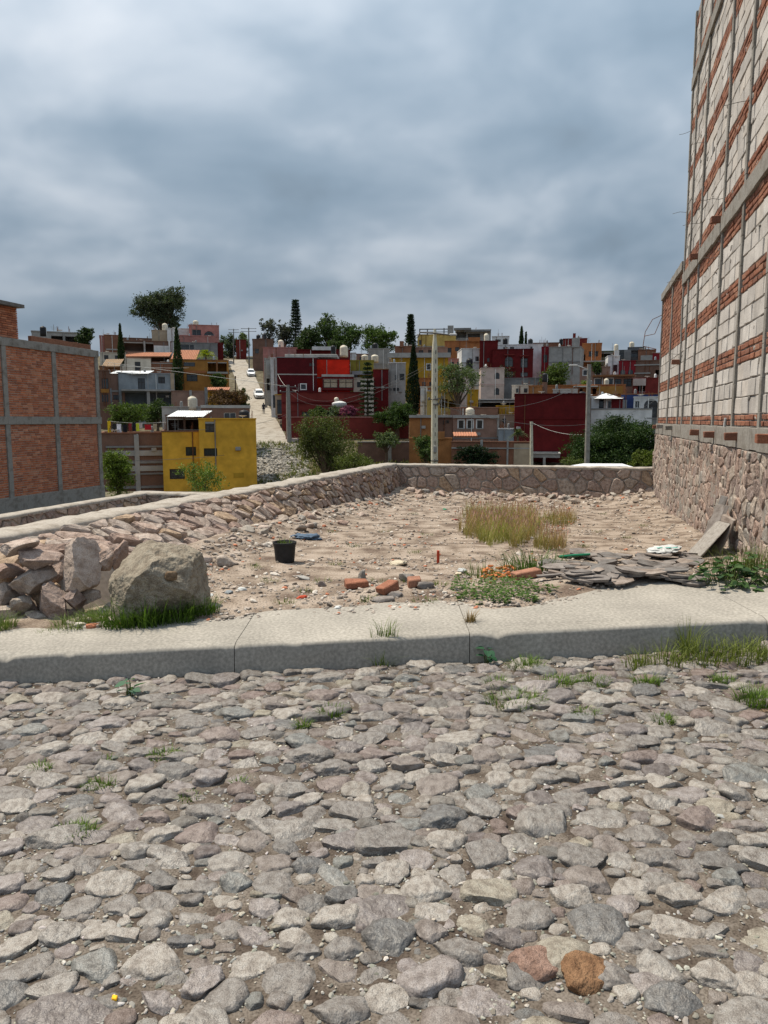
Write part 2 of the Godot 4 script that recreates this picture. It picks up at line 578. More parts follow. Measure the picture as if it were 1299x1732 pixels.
func rock(sd: int, sub: int, e: float, cuts: int, amp: float, sharp := 0.9, worn := 0.0) -> MB:
	var r := RandomNumberGenerator.new()
	r.seed = sd * 7919 + 13
	var base = ico(sub)
	var planes = []
	for k in cuts:
		var nn = Vector3(r.randfn(), r.randfn() * 0.8, r.randfn()).normalized()
		planes.append([nn, r.randf_range(0.5, 0.85)])
	if worn > 0.0:                            # a top worn flat, a little out of level
		planes.append([Vector3(r.randfn() * 0.16, 1.0, r.randfn() * 0.16).normalized(), worn])
	var vs := PackedVector3Array()
	for p in base[0]:
		var q = p / pow(pow(absf(p.x), e) + pow(absf(p.y), e) + pow(absf(p.z), e), 1.0 / e)
		for pl in planes:
			var dd = q.dot(pl[0]) - pl[1]
			if dd > 0:
				q -= pl[0] * dd * sharp
		var k = 1.0 + amp * nz.get_noise_3d(p.x * 130 + sd * 31, p.y * 130, p.z * 130 - sd * 17) + amp * 0.45 * nz.get_noise_3d(p.x * 420 + sd * 11, p.y * 420, p.z * 420)
		vs.append(q * k)
	var m := MB.new()
	m.smooth(vs, base[1])
	return m

func scatter(area: Rect2, radii: Array, tries: Array, gap: float, mask = null) -> Array:     # discs that do not overlap: [x, z, r]
	var out = []
	var cell = 0.3
	var grid := {}
	for p in radii.size():
		for k in tries[p]:
			var r = radii[p] * R(0.85, 1.18)
			var x = R(area.position.x, area.end.x)
			var z = R(area.position.y, area.end.y)
			if mask and not mask.call(x, z, r):
				continue
			var gx = int(floor(x / cell))
			var gz = int(floor(z / cell))
			var ok = true
			for a in range(gx - 1, gx + 2):
				for b in range(gz - 1, gz + 2):
					for q in grid.get(Vector2i(a, b), []):
						var dx = x - q[0]
						var dz = (z - q[1]) * 1.22
						var lim = (r + q[2]) * gap
						if dx * dx + dz * dz < lim * lim:
							ok = false
							break
					if not ok: break
				if not ok: break
			if ok:
				var q = [x, z, r]
				out.append(q)
				var key = Vector2i(gx, gz)
				if not grid.has(key):
					grid[key] = []
				grid[key].append(q)
	return out

func in_view(p: Vector3, margin := 1.05) -> bool:
	var y = p.y - EYE
	var z = -(p.z) * cos(PITCH) - y * sin(PITCH)
	var yy = y * cos(PITCH) - p.z * sin(PITCH)
	return z > 0.05 and absf(p.x / z) < 0.519 * margin and absf(yy / z) < 0.692 * margin

func multi(parent, nm, mesh, mt, list: Array):       # list of [transform, colour]
	var mm := MultiMesh.new()
	mm.transform_format = MultiMesh.TRANSFORM_3D
	mm.use_colors = true
	mm.mesh = mesh.mesh() if mesh is MB else mesh
	mm.instance_count = list.size()
	for k in list.size():
		mm.set_instance_transform(k, list[k][0])
		mm.set_instance_color(k, list[k][1])
	var o := MultiMeshInstance3D.new()
	o.multimesh = mm
	o.material_override = mt
	o.name = numbered(nm) if parent == self else nm
	parent.add_child(o, true)
	o.set_meta("kind", "stuff")
	return o

func tumble(s: Vector3, tilt := 0.4) -> Basis:
	return Basis.from_euler(Vector3(R(-tilt, tilt), R(0, TAU), R(-tilt, tilt))) * Basis.from_scale(s)

func make_ground():
	tag(put(self, "ground", sheet(-900, 900, -1500, 300, 60, 180, ground_y), M.terrain), "", "", "", "structure")
	# --- the cobbled road
	var road := Node3D.new()
	road.name = "road"
	add_child(road)
	tag(road, "cobbled street of rounded grey stones set in sandy earth", "road", "", "structure")
	put(road, "roadbed", sheet(-30, 30, -4.74, 14, 120, 30, func(x, z): return road_y(x, z) - 0.012), M.road_earth)
	put(road, "earth_bed", sheet(-4.2, 4.2, -4.72, -0.6, 140, 72, road_y), M.road_earth)
	var mask = func(x, z, r):
		var bare = N(x + 40.0, z, 0.55) + 0.5 * N(x, z, 1.7)
		if z < -4.3 and x < -1.0:
			bare += 0.35
		return bare < (0.5 if r > 0.06 else 0.6) or rng.randf() < 0.12
	var spots = scatter(Rect2(-3.6, -4.66, 7.2, 4.0), [0.1, 0.078, 0.06, 0.045, 0.033, 0.024], [120, 1500, 7000, 12000, 13000, 12000], 0.84, mask)
	var forms = []
	for k in 22:
		forms.append(rock(k, 3, R(2.2, 3.0), 3 + k % 4, 0.13, 0.85, R(0.5, 0.75)))
	var low = []
	for k in 8:
		low.append(rock(k + 40, 2, R(2.2, 3.0), 4, 0.13, 0.85, R(0.5, 0.75)))
	var meshes = []
	for f in forms:
		meshes.append(f.mesh())
	var rows = []
	for s in spots:
		var p = Vector3(s[0], road_y(s[0], s[1]), s[1])
		var w = s[2] / p.distance_to(Vector3(0, EYE, 0))
		rows.append([w if in_view(p, 1.02) else w * 0.01, p, s[2]])
	rows.sort_custom(func(a, b): return a[0] > b[0])
	var rest := MB.new()
	var tones = [0, 0, 1, 1, 2, 3, 3, 4, 0, 11, 5, 6, 7, 8, 10, 11, 1, 4, 3, 0, 0, 1, 3, 11, 10, 4, 9]
	for k in rows.size():
		var r = rows[k][2]
		var sx = r * R(1.02, 1.28)
		var sz = r * R(0.78, 0.98)
		var sy = r * R(0.5, 0.72)
		var p: Vector3 = rows[k][1]
		var proud = R(0.02, 0.42) * sy + R(0.0, 0.008)
		var b = Basis.from_euler(Vector3(R(-0.11, 0.11), R(-0.5, 0.5) + (PI if rng.randf() < 0.5 else 0.0), R(-0.11, 0.11))) * Basis.from_scale(Vector3(sx, sy, sz))
		var tone = tones[rng.randi() % tones.size()]
		if tone == 9 and rng.randf() < 0.88:
			tone = 3
		var top = p + Vector3(0, proud - sy * 0.6, 0)
		if k < 300:
			put(road, "cobblestone", meshes[rng.randi() % meshes.size()], M["cobble%d" % tone], top, b)
		else:
			var c = (M["cobble%d" % tone] as StandardMaterial3D).albedo_color.srgb_to_linear()
			rest.col = c * R(0.9, 1.12)
			var f = low[rng.randi() % low.size()]
			rest.add(f.v, f.n, f.i, Transform3D(b, top))
	tag(put(road, "small_cobbles", rest, M.cobble_mass), "", "", "", "stuff")
	# the odd ochre cobble and its pinker neighbour, as in the street
	for q in [[1000, 1655, 0.08, [0.27, 0.16, 0.09]], [905, 1640, 0.066, [0.3, 0.205, 0.17]]]:
		var p = on(q[0], q[1], road_y)
		mat("ochre%d" % q[0], q[3], 0.85, "stone", 2.4, "speck", 7.0, "crag", 0.9)
		put(road, "cobblestone", meshes[int(q[0]) % 7 + 3], M["ochre%d" % q[0]], p + Vector3(0, 0.006, 0), Basis.from_euler(Vector3(0.1, 0.3, -0.06)) * Basis.from_scale(Vector3(q[2] * 1.2, q[2] * 0.62, q[2] * 0.9)))
	var pr = rock(90, 1, 3.0, 6, 0.25, 1.0)
	PEBBLE_MESH = MB.new()                     # chips with crisp faces
	for k in range(0, pr.i.size(), 3):
		PEBBLE_MESH.tri(pr.v[pr.i[k]], pr.v[pr.i[k + 2]], pr.v[pr.i[k + 1]])
	var pebbles = []
	for k in 26000:
		var d = 0.9 + 3.78 * pow(rng.randf(), 1.25)
		var x = R(-1, 1) * (0.62 * d + 0.35)
		var z = -d
		if N(x, z, 1.4) + R(-0.5, 0.5) < -0.25:
			continue
		var s = 0.0028 + 0.0055 * pow(rng.randf(), 3.0) + (0.004 if rng.randf() < 0.03 else 0.0)
		var g = R(0.13, 0.36)
		if rng.randf() < 0.05: g = R(0.36, 0.5)
		pebbles.append([Transform3D(tumble(Vector3(s * R(1, 1.8), s * R(0.5, 0.9), s)), Vector3(x, road_y(x, z) + s * 0.25, z)), Color(g * R(0.98, 1.12), g, g * R(0.8, 0.98))])
	tag(multi(self, "gravel", PEBBLE_MESH, M.pebbles, pebbles), "loose grit and pebbles between the cobbles", "gravel")
	# --- pavement: monolithic slabs with a kerb edge
	var walk := Node3D.new()
	walk.name = "sidewalk"
	add_child(walk)
	tag(walk, "pale concrete pavement with a dark kerb face", "sidewalk", "", "structure")
	var joints = [-26.0, -9.0, -4.6, -0.98, 0.56, 2.5, 6.0, 14.0, 26.0]
	for k in joints.size() - 1:
		slab(walk, joints[k] + 0.0025, joints[k + 1] - 0.0025)
	# --- the empty lot
	tag(put(self, "lot_ground", sheet(-9.4, 7.0, -22.6, -5.12, 230, 260, lot_sheet_y), M.lot_earth), "bare stony earth of the empty building lot", "ground", "", "structure")
	var grit = []
	for k in 24000:
		var d = 5.3 + 14.4 * pow(rng.randf(), 1.6)
		var x = R(-0.44, 0.5) * d
		var z = -d
		var u = x * U.x + z * U.z
		var v = x * V.x + z * V.z
		if v < face_v(u) or v > 1.8 or u > 19.6 or d < edge(x) - 0.25 * rng.randf() * rng.randf():
			continue
		if N(x, z, 0.8) + R(-0.6, 0.45) < -0.12 and u < 17.5 and v > face_v(u) + 0.7:
			continue
		var s = 0.004 + 0.013 * pow(rng.randf(), 3.0) + (0.012 if rng.randf() < 0.04 else 0.0)
		s *= 0.75 + d * 0.045
		if u > 18.0 or v < face_v(u) + 0.6: s *= 1.5
		var g = R(0.13, 0.38)
		var c = Color(g * 1.1, g * 0.95, g * 0.82)
		if rng.randf() < 0.12: c = Color(0.5, 0.46, 0.41)
		if rng.randf() < 0.05: c = Color(0.42, 0.17, 0.1)
		grit.append([Transform3D(tumble(Vector3(s * R(1, 1.7), s * R(0.5, 0.9), s)), Vector3(x, maxf(lot_y(x, z), slope(x) + 0.194 if d < edge(x) + 0.1 else -9.0) + s * 0.3, z)), c])
	tag(multi(self, "rubble_grit", PEBBLE_MESH, M.pebbles, grit), "stone chips and grit strewn over the lot", "gravel")

func slab(parent, x0: float, x1: float):
	var nx = int(clampf((x1 - x0) / 0.045, 8, 90))
	var prof = [[4.69, -0.35, 0], [4.685, -0.1, 0], [4.685, 0.0, 0], [4.688, 0.06, 0], [4.69, 0.12, 0], [4.694, 0.165, 0.3], [4.703, 0.181, 0.6], [4.717, 0.188, 1], [4.76, 0.191, 1], [4.825, 0.192, 1], [4.832, 0.186, 1], [4.842, 0.186, 1], [4.85, 0.192, 1]]
	var d = 4.92
	while d < 6.3:
		prof.append([d, 0.192 + (d - 4.85) * 0.012, 1])
		d += 0.075
	prof.append([6.3, -0.3, 1])
	var vs := PackedVector3Array()
	var ts := PackedInt32Array()
	for k in nx + 1:
		var x = lerpf(x0, x1, float(k) / nx)
		for q in prof:
			var chip = 0.0
			if q[1] > 0.15 and q[0] < 4.73:
				chip = -0.045 * maxf(0.0, N(x, q[0] * 0.4, 4.0) - 0.16)
			var n1 = 0.007 * N(x, q[0], 0.9) + 0.002 * N(x, q[0], 2.2)
			var out = 0.006 * N(x, q[1] * 3.0 + 7.0, 3.0) if q[2] < 0.5 else 0.0
			var sink = 0.1 * smoothstep(0.1, 0.35, q[0] - edge(x))
			vs.append(Vector3(x, slope(x) + q[1] + n1 + chip - sink, -q[0] + out))
	var np = prof.size()
	for k in nx:
		for j in np - 1:
			var a = k * np + j
			var b = a + np
			ts.append_array([a, b, b + 1, a, b + 1, a + 1])
	var m := MB.new()
	m.smooth(vs, ts)
	var c0 = PackedInt32Array()
	for j in range(1, np - 1):
		m.tri(vs[0], vs[j], vs[j + 1])
		var o = nx * np
		m.tri(vs[o], vs[o + j + 1], vs[o + j])
	var kv := PackedVector3Array()
	var kt := PackedInt32Array()
	for k in nx + 1:
		for j in 6:
			kv.append(vs[k * np + j] + Vector3(0, 0, 0.004 - 0.001 * j * 0.8))
	for k in nx:
		for j in 5:
			var a = k * 6 + j
			kt.append_array([a, a + 6, a + 7, a, a + 7, a + 1])
	var km := MB.new()
	km.smooth(kv, kt)
	put(parent, "pavement_slab", m, M.pavement)
	put(parent, "kerb", km, M.pavement)

# ---------------------------------------------------------------- masonry
func clip(poly: Array, m: Vector2, nrm: Vector2) -> Array:       # keep the side of m that nrm points away from
	var out = []
	for k in poly.size():
		var a: Vector2 = poly[k]
		var b: Vector2 = poly[(k + 1) % poly.size()]
		var da = (a - m).dot(nrm)
		var db = (b - m).dot(nrm)
		if da <= 0:
			out.append(a)
		if (da < 0 and db > 0) or (da > 0 and db < 0):
			out.append(a + (b - a) * (da / (da - db)))
	return out

func cells(L: float, H: float, sp: float, ax: float, shear: float) -> Array:      # irregular fitted pieces that fill L x H
	var seeds = []
	var W = L * ax
	var rows = int(ceil(H / sp)) + 1
	var grid := {}
	for j in range(-2, rows + 2):
		var c = int(ceil((W + absf(shear) * H) / sp))
		for k in range(-2, c + 4):
			var p = Vector2((k + 0.5 * (j & 1) + R(-0.42, 0.42)) * sp, (j + 0.5 + R(-0.38, 0.38)) * sp)
			if rng.randf() < 0.12:
				continue
			seeds.append(p)
			var key = Vector2i(int(floor(p.x / sp)), int(floor(p.y / sp)))
			if not grid.has(key): grid[key] = []
			grid[key].append(p)
	var out = []
	for p in seeds:
		var poly = [p + Vector2(-2, -2) * sp, p + Vector2(2, -2) * sp, p + Vector2(2, 2) * sp, p + Vector2(-2, 2) * sp]
		var g = Vector2i(int(floor(p.x / sp)), int(floor(p.y / sp)))
		for a in range(g.x - 2, g.x + 3):
			for b in range(g.y - 2, g.y + 3):
				for q in grid.get(Vector2i(a, b), []):
					if q != p:
						poly = clip(poly, (p + q) * 0.5, (q - p).normalized())
		if poly.size() < 3:
			continue
		var w = []
		for q in poly:
			w.append(Vector2((q.x - shear * q.y) / ax, q.y))
		for e in [[Vector2(0, 0), Vector2(-1, 0)], [Vector2(L, 0), Vector2(1, 0)], [Vector2(0, 0), Vector2(0, -1)], [Vector2(0, H), Vector2(0, 1)]]:
			if w.size() >= 3:
				w = clip(w, e[0], e[1])
		if w.size() < 3:
			continue
		var ctr = Vector2.ZERO
		for q in w: ctr += q
		ctr /= w.size()
		var size = 0.0
		for q in w: size = maxf(size, q.distance_to(ctr))
		if size > sp * 0.28:
			out.append([ctr, w, size])
	return out

func stones(parent, nm, L, H, sp, ax, shear, pos: Callable, bulge: float, mats: Array, limit := 300, gap := 0.014):
	# pos maps (s, t) on the face to a world point; s to the right and t up, seen from outside
	var list = cells(L, H, sp, ax, shear)
	var eye = Vector3(0, EYE, 0)
	var org = parent.global_position if parent is Node3D else Vector3.ZERO
	for c in list:
		var w: Vector3 = pos.call(c[0].x, c[0].y)
		c.append(c[2] / w.distance_to(eye) * (1.0 if in_view(w, 1.05) else 0.05))
	list.sort_custom(func(a, b): return a[3] > b[3])
	var rest := MB.new()
	for k in list.size():
		var ctr: Vector2 = list[k][0]
		var w0: Vector3 = pos.call(ctr.x, ctr.y)
		var e = 0.02
		var X = (pos.call(ctr.x + e, ctr.y) - w0).normalized()
		var Y = (pos.call(ctr.x, ctr.y + e) - w0).normalized()
		var Z = X.cross(Y).normalized()
		var poly = []
		var pp = list[k][1]
		for j in pp.size():                       # cut the corners once
			var a: Vector2 = pp[j]
			var b: Vector2 = pp[(j + 1) % pp.size()]
			var q = R(0.08, 0.2)
			poly.append(a.lerp(b, q))
			poly.append(a.lerp(b, 1.0 - q))
		var rings = [[], [], []]
		var tx = R(-0.55, 0.55)
		var ty = R(-0.45, 0.6)
		var bb = bulge * R(0.45, 1.35)
		var sz: float = list[k][2]
		for p in poly:
			var o: Vector2 = p - ctr
			var ln = o.length()
			o *= maxf(0.2, (ln - gap * R(0.6, 1.6)) / maxf(ln, 0.001))
			var ins = R(0.74, 0.9)
			for r in 3:
				var s = [1.0, R(0.93, 0.985), ins][r]
				var flat_ = bb + (o.x * tx + o.y * ty) / sz * bulge * 1.1 * s
				var h = [-0.03, maxf(0.004, flat_ * R(0.55, 0.8)), maxf(0.006, flat_ + R(-0.1, 0.1) * bulge)][r]
				var q: Vector3 = pos.call(ctr.x + o.x * s, ctr.y + o.y * s)
				rings[r].append(q + Z * h - w0)
		var m: MB = rest if k >= limit else MB.new()
		if k >= limit:
			var cc = (mats[rng.randi() % mats.size()] as StandardMaterial3D).albedo_color.srgb_to_linear()
			m.col = cc * R(0.88, 1.1)
		var off = w0 - org if k >= limit else Vector3.ZERO
		var n = poly.size()
		for j in n:
			var j2 = (j + 1) % n
			for r in 2:
				m.quad(rings[r][j] + off, rings[r][j2] + off, rings[r + 1][j2] + off, rings[r + 1][j] + off)
		var top = Z * maxf(0.006, bb * R(0.95, 1.08))
		for j in n:
			m.tri(top + off, rings[2][j] + off, rings[2][(j + 1) % n] + off)
		if k < limit:
			put(parent, nm, m, mats[rng.randi() % mats.size()], w0 - org)
	if rest.v.size():
		tag(put(parent, "small_" + nm + "s", rest, M.cobble_mass), "", "", "", "stuff")

func strip(list: Array) -> MB:                      # rows of points, each row the same length; counter-clockwise as rows advance
	var vs := PackedVector3Array()
	var ts := PackedInt32Array()
	var m = list[0].size()
	for r in list:
		for p in r: vs.append(p)
	for k in list.size() - 1:
		for j in m - 1:
			var a = k * m + j
			var b = a + m
			ts.append_array([a, b, b + 1, a, b + 1, a + 1])
	var o := MB.new()
	o.smooth(vs, ts)
	return o

func wall_top(u: float) -> float:
	return lut([[5.0, 0.55], [7.0, 0.53], [12.0, 0.465], [20.0, 0.385]], u) + 0.018 * N(u, 2.0, 1.4)

func make_walls():
	var pinks = []
	for k in 8: pinks.append(M["pink%d" % k])
	# --- rubble wall that leans along the lot
	var w = thing("rubble_wall", uv(6.0, -5.0, 0.0), "leaning rubble wall of pink stone running from the big boulder to the corner", "wall")
	var face = func(s, t):
		var u = 5.75 + s
		var foot = uv(u, face_v(u), 0.0)
		foot.y = lot_y(foot.x, foot.z) - 0.22
		var top = uv(u, -5.02, wall_top(u))
		var q = foot.lerp(top, t)
		return q + V * (0.03 * N(u, t * 0.8, 1.2)) + Vector3(0, 0.05 * sin(t * PI), 0)
	stones(w, "stone", 14.2, 0.93, 0.2, 0.95, 0.6, func(s, t): return face.call(s, t), 0.06, pinks, 330)
	var core = []
	for k in 72:
		var u = 5.6 + k * 0.2
		var row = []
		for j in 7:
			row.append(face.call(u - 5.75, j / 6.0) - w.position + V * 0.004)
		core.append(row)
	put(w, "mortar", strip(core), M.mortar)
	var cop = []
	for k in 165:
		var u = 4.0 + k * 0.098
		var y = wall_top(u)
		var row = []
		for q in [[-4.98, -0.06], [-4.97, 0.0], [-5.0, 0.028], [-5.07, 0.04], [-5.25, 0.045], [-5.4, 0.03], [-5.43, 0.0], [-5.45, -1.6]]:
			row.append(uv(u, q[0] + 0.035 * N(u, q[0], 2.3), y + q[1] + 0.016 * N(u, q[0] * 2.0, 3.5)) - w.position)
		row.reverse()
		row.reverse()
		cop.append(row)
	put(w, "coping", strip(cop), M.coping)
	# its broken end by the pavement, of larger stones
	var fin = func(s, t):
		var x = -6.2 + s
		var y0 = slope(x) - 0.05
		var d = 5.58 + 0.62 * t + 0.06 * N(x, t, 1.1)
		if x > -2.35: d += (x + 2.35) * 1.4
		return Vector3(x, lerpf(y0, 0.53 + 0.05 * N(x, 1.0, 1.2) - maxf(0.0, x + 2.5) * 0.5, t), -d)
	stones(w, "end_stone", 3.55, 1.0, 0.3, 0.8, 0.12, func(s, t): return fin.call(s, t), 0.07, pinks, 60, 0.008)
	for q in [[28, 926, 36, 11, "pink7", 0.05, 5.75], [64, 947, 33, 14, "pink2", -0.16, 5.72], [58, 982, 42, 26, "pink4", 0.05, 5.72], [133, 952, 31, 42, "pink7", 0.22, 5.72], [90, 1018, 29, 31, "pink2", 0.35, 5.6], [128, 1012, 17, 22, "pink6", 0.1, 5.62], [38, 1022, 15, 15, "pink3", 0.2, 5.62], [8, 1000, 16, 24, "pink4", 0.0, 5.68], [6, 1040, 20, 18, "pink3", 0.1, 5.58], [173, 946, 17, 30, "pink1", -0.45, 5.86], [204, 938, 16, 22, "pink0", -0.5, 5.95], [60, 1046, 20, 12, "pink3", 0.0, 5.58], [152, 1005, 16, 14, "pink4", 0.3, 5.7], [8, 962, 22, 14, "pink0", 0.1, 5.72]]:
		var hw = q[2] / FOC * q[6]
		var hh = q[3] / FOC * q[6]
		var rk = rock(int(q[0]) + 300, 4, 5.0, 9, 0.09, 1.0)
		put(w, "end_block", rk, M[q[4]], at(q[0], q[1], q[6] + 0.06) - w.position, Basis.from_euler(Vector3(R(-0.15, 0.15), R(-0.3, 0.3), q[5])) * Basis.from_scale(Vector3(hw * 1.12, hh * 1.12, minf(hw, 0.13) * 1.2)))
	var lid = func(s, t):
		var a = fin.call(s, 1.0)
		return a + Vector3(0, -0.04 * t, -0.4 * t)
	stones(w, "top_stone", 4.0, 0.4, 0.2, 1.0, 0.3, func(s, t): return lid.call(s, t / 0.4), 0.04, pinks, 90, 0.012)
	var fc = []
	for k in 22:
		var row = []
		for j in 9:
			var q = fin.call(k * 0.2, minf(j / 6.0, 1.0)) - Vector3(0, 0, 0.005)
			if j > 6:                       # the rough top behind the end stones
				q += Vector3(0, [0, -0.04, -0.55][j - 6], -[0, 0.4, 0.55][j - 6])
			row.append(q - w.position)
		fc.append(row)
	put(w, "end_mortar", strip(fc), M.mortar)
	# --- back wall
	var b = thing("back_wall", uv(19.9, -1.6, -0.6), "level stone wall closing the lot below the houses", "wall")
	var top_y = func(v): return 0.375 + 0.014 * N(v, 8.0, 1.2)
	var bf = func(s, t):
		var v = -5.0 + s
		return uv(19.9 + 0.12 * t, v, lerpf(-0.75, top_y.call(v), t))
	stones(b, "stone", 6.85, 1.12, 0.27, 0.9, 0.15, func(s, t): return bf.call(s, t / 1.12), 0.04, pinks, 300, 0.012)
	var bc = []
	var bp = []
	for k in 70:
		var v = -5.05 + k * 0.1
		bc.append([bf.call(v + 5.0, 0) - U * 0.004 - b.position, bf.call(v + 5.0, 0.5) - U * 0.004 - b.position, bf.call(v + 5.0, 1.0) - U * 0.004 - b.position])
		var row = []
		for q in [[19.98, -0.05], [19.97, 0.0], [20.0, 0.025], [20.1, 0.035], [20.3, 0.03], [20.38, 0.0], [20.4, -2.6]]:
			row.append(uv(q[0] + 0.02 * N(v, q[0], 2.0), v, top_y.call(v) + q[1] + 0.012 * N(v, q[0], 4.0)) - b.position)
		bp.append(row)
	put(b, "mortar", strip(bc), M.mortar)
	put(b, "coping", strip(bp), M.coping)
	# --- the neighbouring lot's lower wall
	var s2 = thing("terrace_wall", uv(14.0, -11.4, -1.6), "lower pink stone wall with pale coping below the unfinished brick house", "wall")
	var sf = func(s, t):
		var u = 8.0 + s
		return uv(u, -11.3 - 0.12 * t, lerpf(-1.5, -0.37 + 0.02 * N(u, 3.0, 0.9), t))
	stones(s2, "stone", 9.6, 1.13, 0.25, 1.0, 0.2, func(s, t): return sf.call(s, t / 1.13), 0.045, pinks, 300, 0.02)
	var sc = []
	var sp = []
	for k in 50:
		var u = 8.0 + k * 0.2
		sc.append([sf.call(u - 8.0, 0) + V * 0.004 - s2.position, sf.call(u - 8.0, 0.5) + V * 0.004 - s2.position, sf.call(u - 8.0, 1) + V * 0.004 - s2.position])
		var row = []
		for q in [[-11.38, -0.05], [-11.37, 0.0], [-11.42, 0.03], [-11.55, 0.035], [-11.75, 0.02], [-11.78, -0.05], [-11.8, -2.0]]:
			row.append(uv(u, q[0] + 0.02 * N(u, q[0], 2.0), -0.37 + q[1] + 0.02 * N(u, 3.0, 0.9)) - s2.position)
		sp.append(row)
	put(s2, "mortar", strip(sc), M.mortar)
	put(s2, "coping", strip(sp), M.coping)
	var s3 = thing("terrace_wall", uv(17.7, -8.4, -1.6), "pale-topped stone wall joining the lower terrace wall to the long rubble wall", "wall")
	var tf = func(s, t): return uv(17.65, -11.4 + s, lerpf(-1.5, -0.36, t))
	stones(s3, "stone", 5.9, 1.14, 0.27, 1.0, 0.1, func(s, t): return tf.call(s, t / 1.14), 0.04, pinks, 120, 0.02)
	var tc = []
	var tp = []
	for k in 31:
		var v = -11.8 + k * 0.2
		tc.append([uv(17.645, v, -1.9) - s3.position, uv(17.645, v, -0.37) - s3.position])
		var row = []
		for q in [[17.6, -0.05], [17.6, 0.0], [17.65, 0.03], [17.95, 0.03], [18.0, -0.02], [18.0, -2.0]]:
			row.append(uv(q[0] + 0.02 * N(v, q[0], 2.0), v, -0.36 + q[1] + 0.012 * N(v, q[0], 4.0)) - s3.position)
		tp.append(row)
	put(s3, "mortar", strip(tc), M.mortar)
	put(s3, "coping", strip(tp), M.coping)

func units(frame: Transform3D, list: Array, s0, s1, y0, h, courses: int, len_: float, kind: String, joint := 0.012):   # fill a bay with courses of blocks or bricks
	var ch = h / courses
	for r in courses:
		var s = s0 + 0.004
		var first = true
		while s < s1 - 0.03:
			var l = len_ * (R(0.35, 1.0) if first else R(0.96, 1.03))
			first = false
			l = minf(l, s1 - 0.004 - s)
			if s1 - s - l < len_ * 0.2:
				l = s1 - 0.004 - s
			var c = Vector3(s + l * 0.5, y0 + ch * (r + 0.5), 0)
			list.append([kind, c, Vector3(l - joint, ch - joint, 0.1), (frame * c)])
			s += l

func lay(parent, frame: Transform3D, list: Array, kind: String, nm: String, mats: Array, depth: float, proud: float, limit := 300):
	var mine = list.filter(func(q): return q[0] == kind)
	var eye = Vector3(0, EYE, 0)
	for q in mine:
		q.append(q[3].distance_to(eye) * (1.0 if in_view(q[3], 1.03) else 50.0))
	mine.sort_custom(func(a, b): return a[4] < b[4])
	var shapes = []
	var hh = mine[0][2].y
	for k in 6:
		var m := MB.new()
		m.cbox(Vector3(0, 0, 0), Vector3(1, hh, depth), 0.006, 0.006 if hh > 0.12 else 0.004, rng)
		shapes.append(m.mesh())
	var rest := MB.new()
	for k in mine.size():
		var q = mine[k]
		var z = proud - depth * 0.5 + R(-0.007, 0.007)
		var b = Basis.from_euler(Vector3(R(-0.02, 0.02), R(-0.012, 0.012), R(-0.012, 0.012)))
		if k < limit:
			put(parent, nm, shapes[k % 6], mats[rng.randi() % mats.size()], q[1] + Vector3(0, 0, z), b * Basis.from_scale(Vector3(q[2].x, q[2].y / hh, 1)))
		else:
			var c = (mats[rng.randi() % mats.size()] as StandardMaterial3D).albedo_color.srgb_to_linear()
			rest.col = c * R(0.88, 1.1)
			rest.box(q[1] + Vector3(0, 0, z), Vector3(q[2].x, q[2].y, depth), b)
	if rest.v.size():
		tag(put(parent, "far_" + nm + "s", rest, M.brick_mass), "", "", "", "stuff")

func pier(parent, nm, c: Vector3, s: Vector3, mt):          # rough cast concrete, slightly wavy
	var m := MB.new()
	var n = int(maxf(1.0, maxf(s.x, s.y) / 0.35))
	var along_y = s.y > s.x
	for k in n:
		var f = (k + 0.5) / n - 0.5
		var o = Vector3(0, f * s.y, 0) if along_y else Vector3(f * s.x, 0, 0)
		var t = Vector3(s.x, s.y / n - 0.001, s.z) if along_y else Vector3(s.x / n - 0.001, s.y, s.z)
		t += Vector3(R(-0.008, 0.008) if along_y else 0.0, R(-0.012, 0.012) if not along_y else 0.0, R(-0.008, 0.008))
		m.cbox(c + o, t, 0.004)
	return put(parent, nm, m, mt)

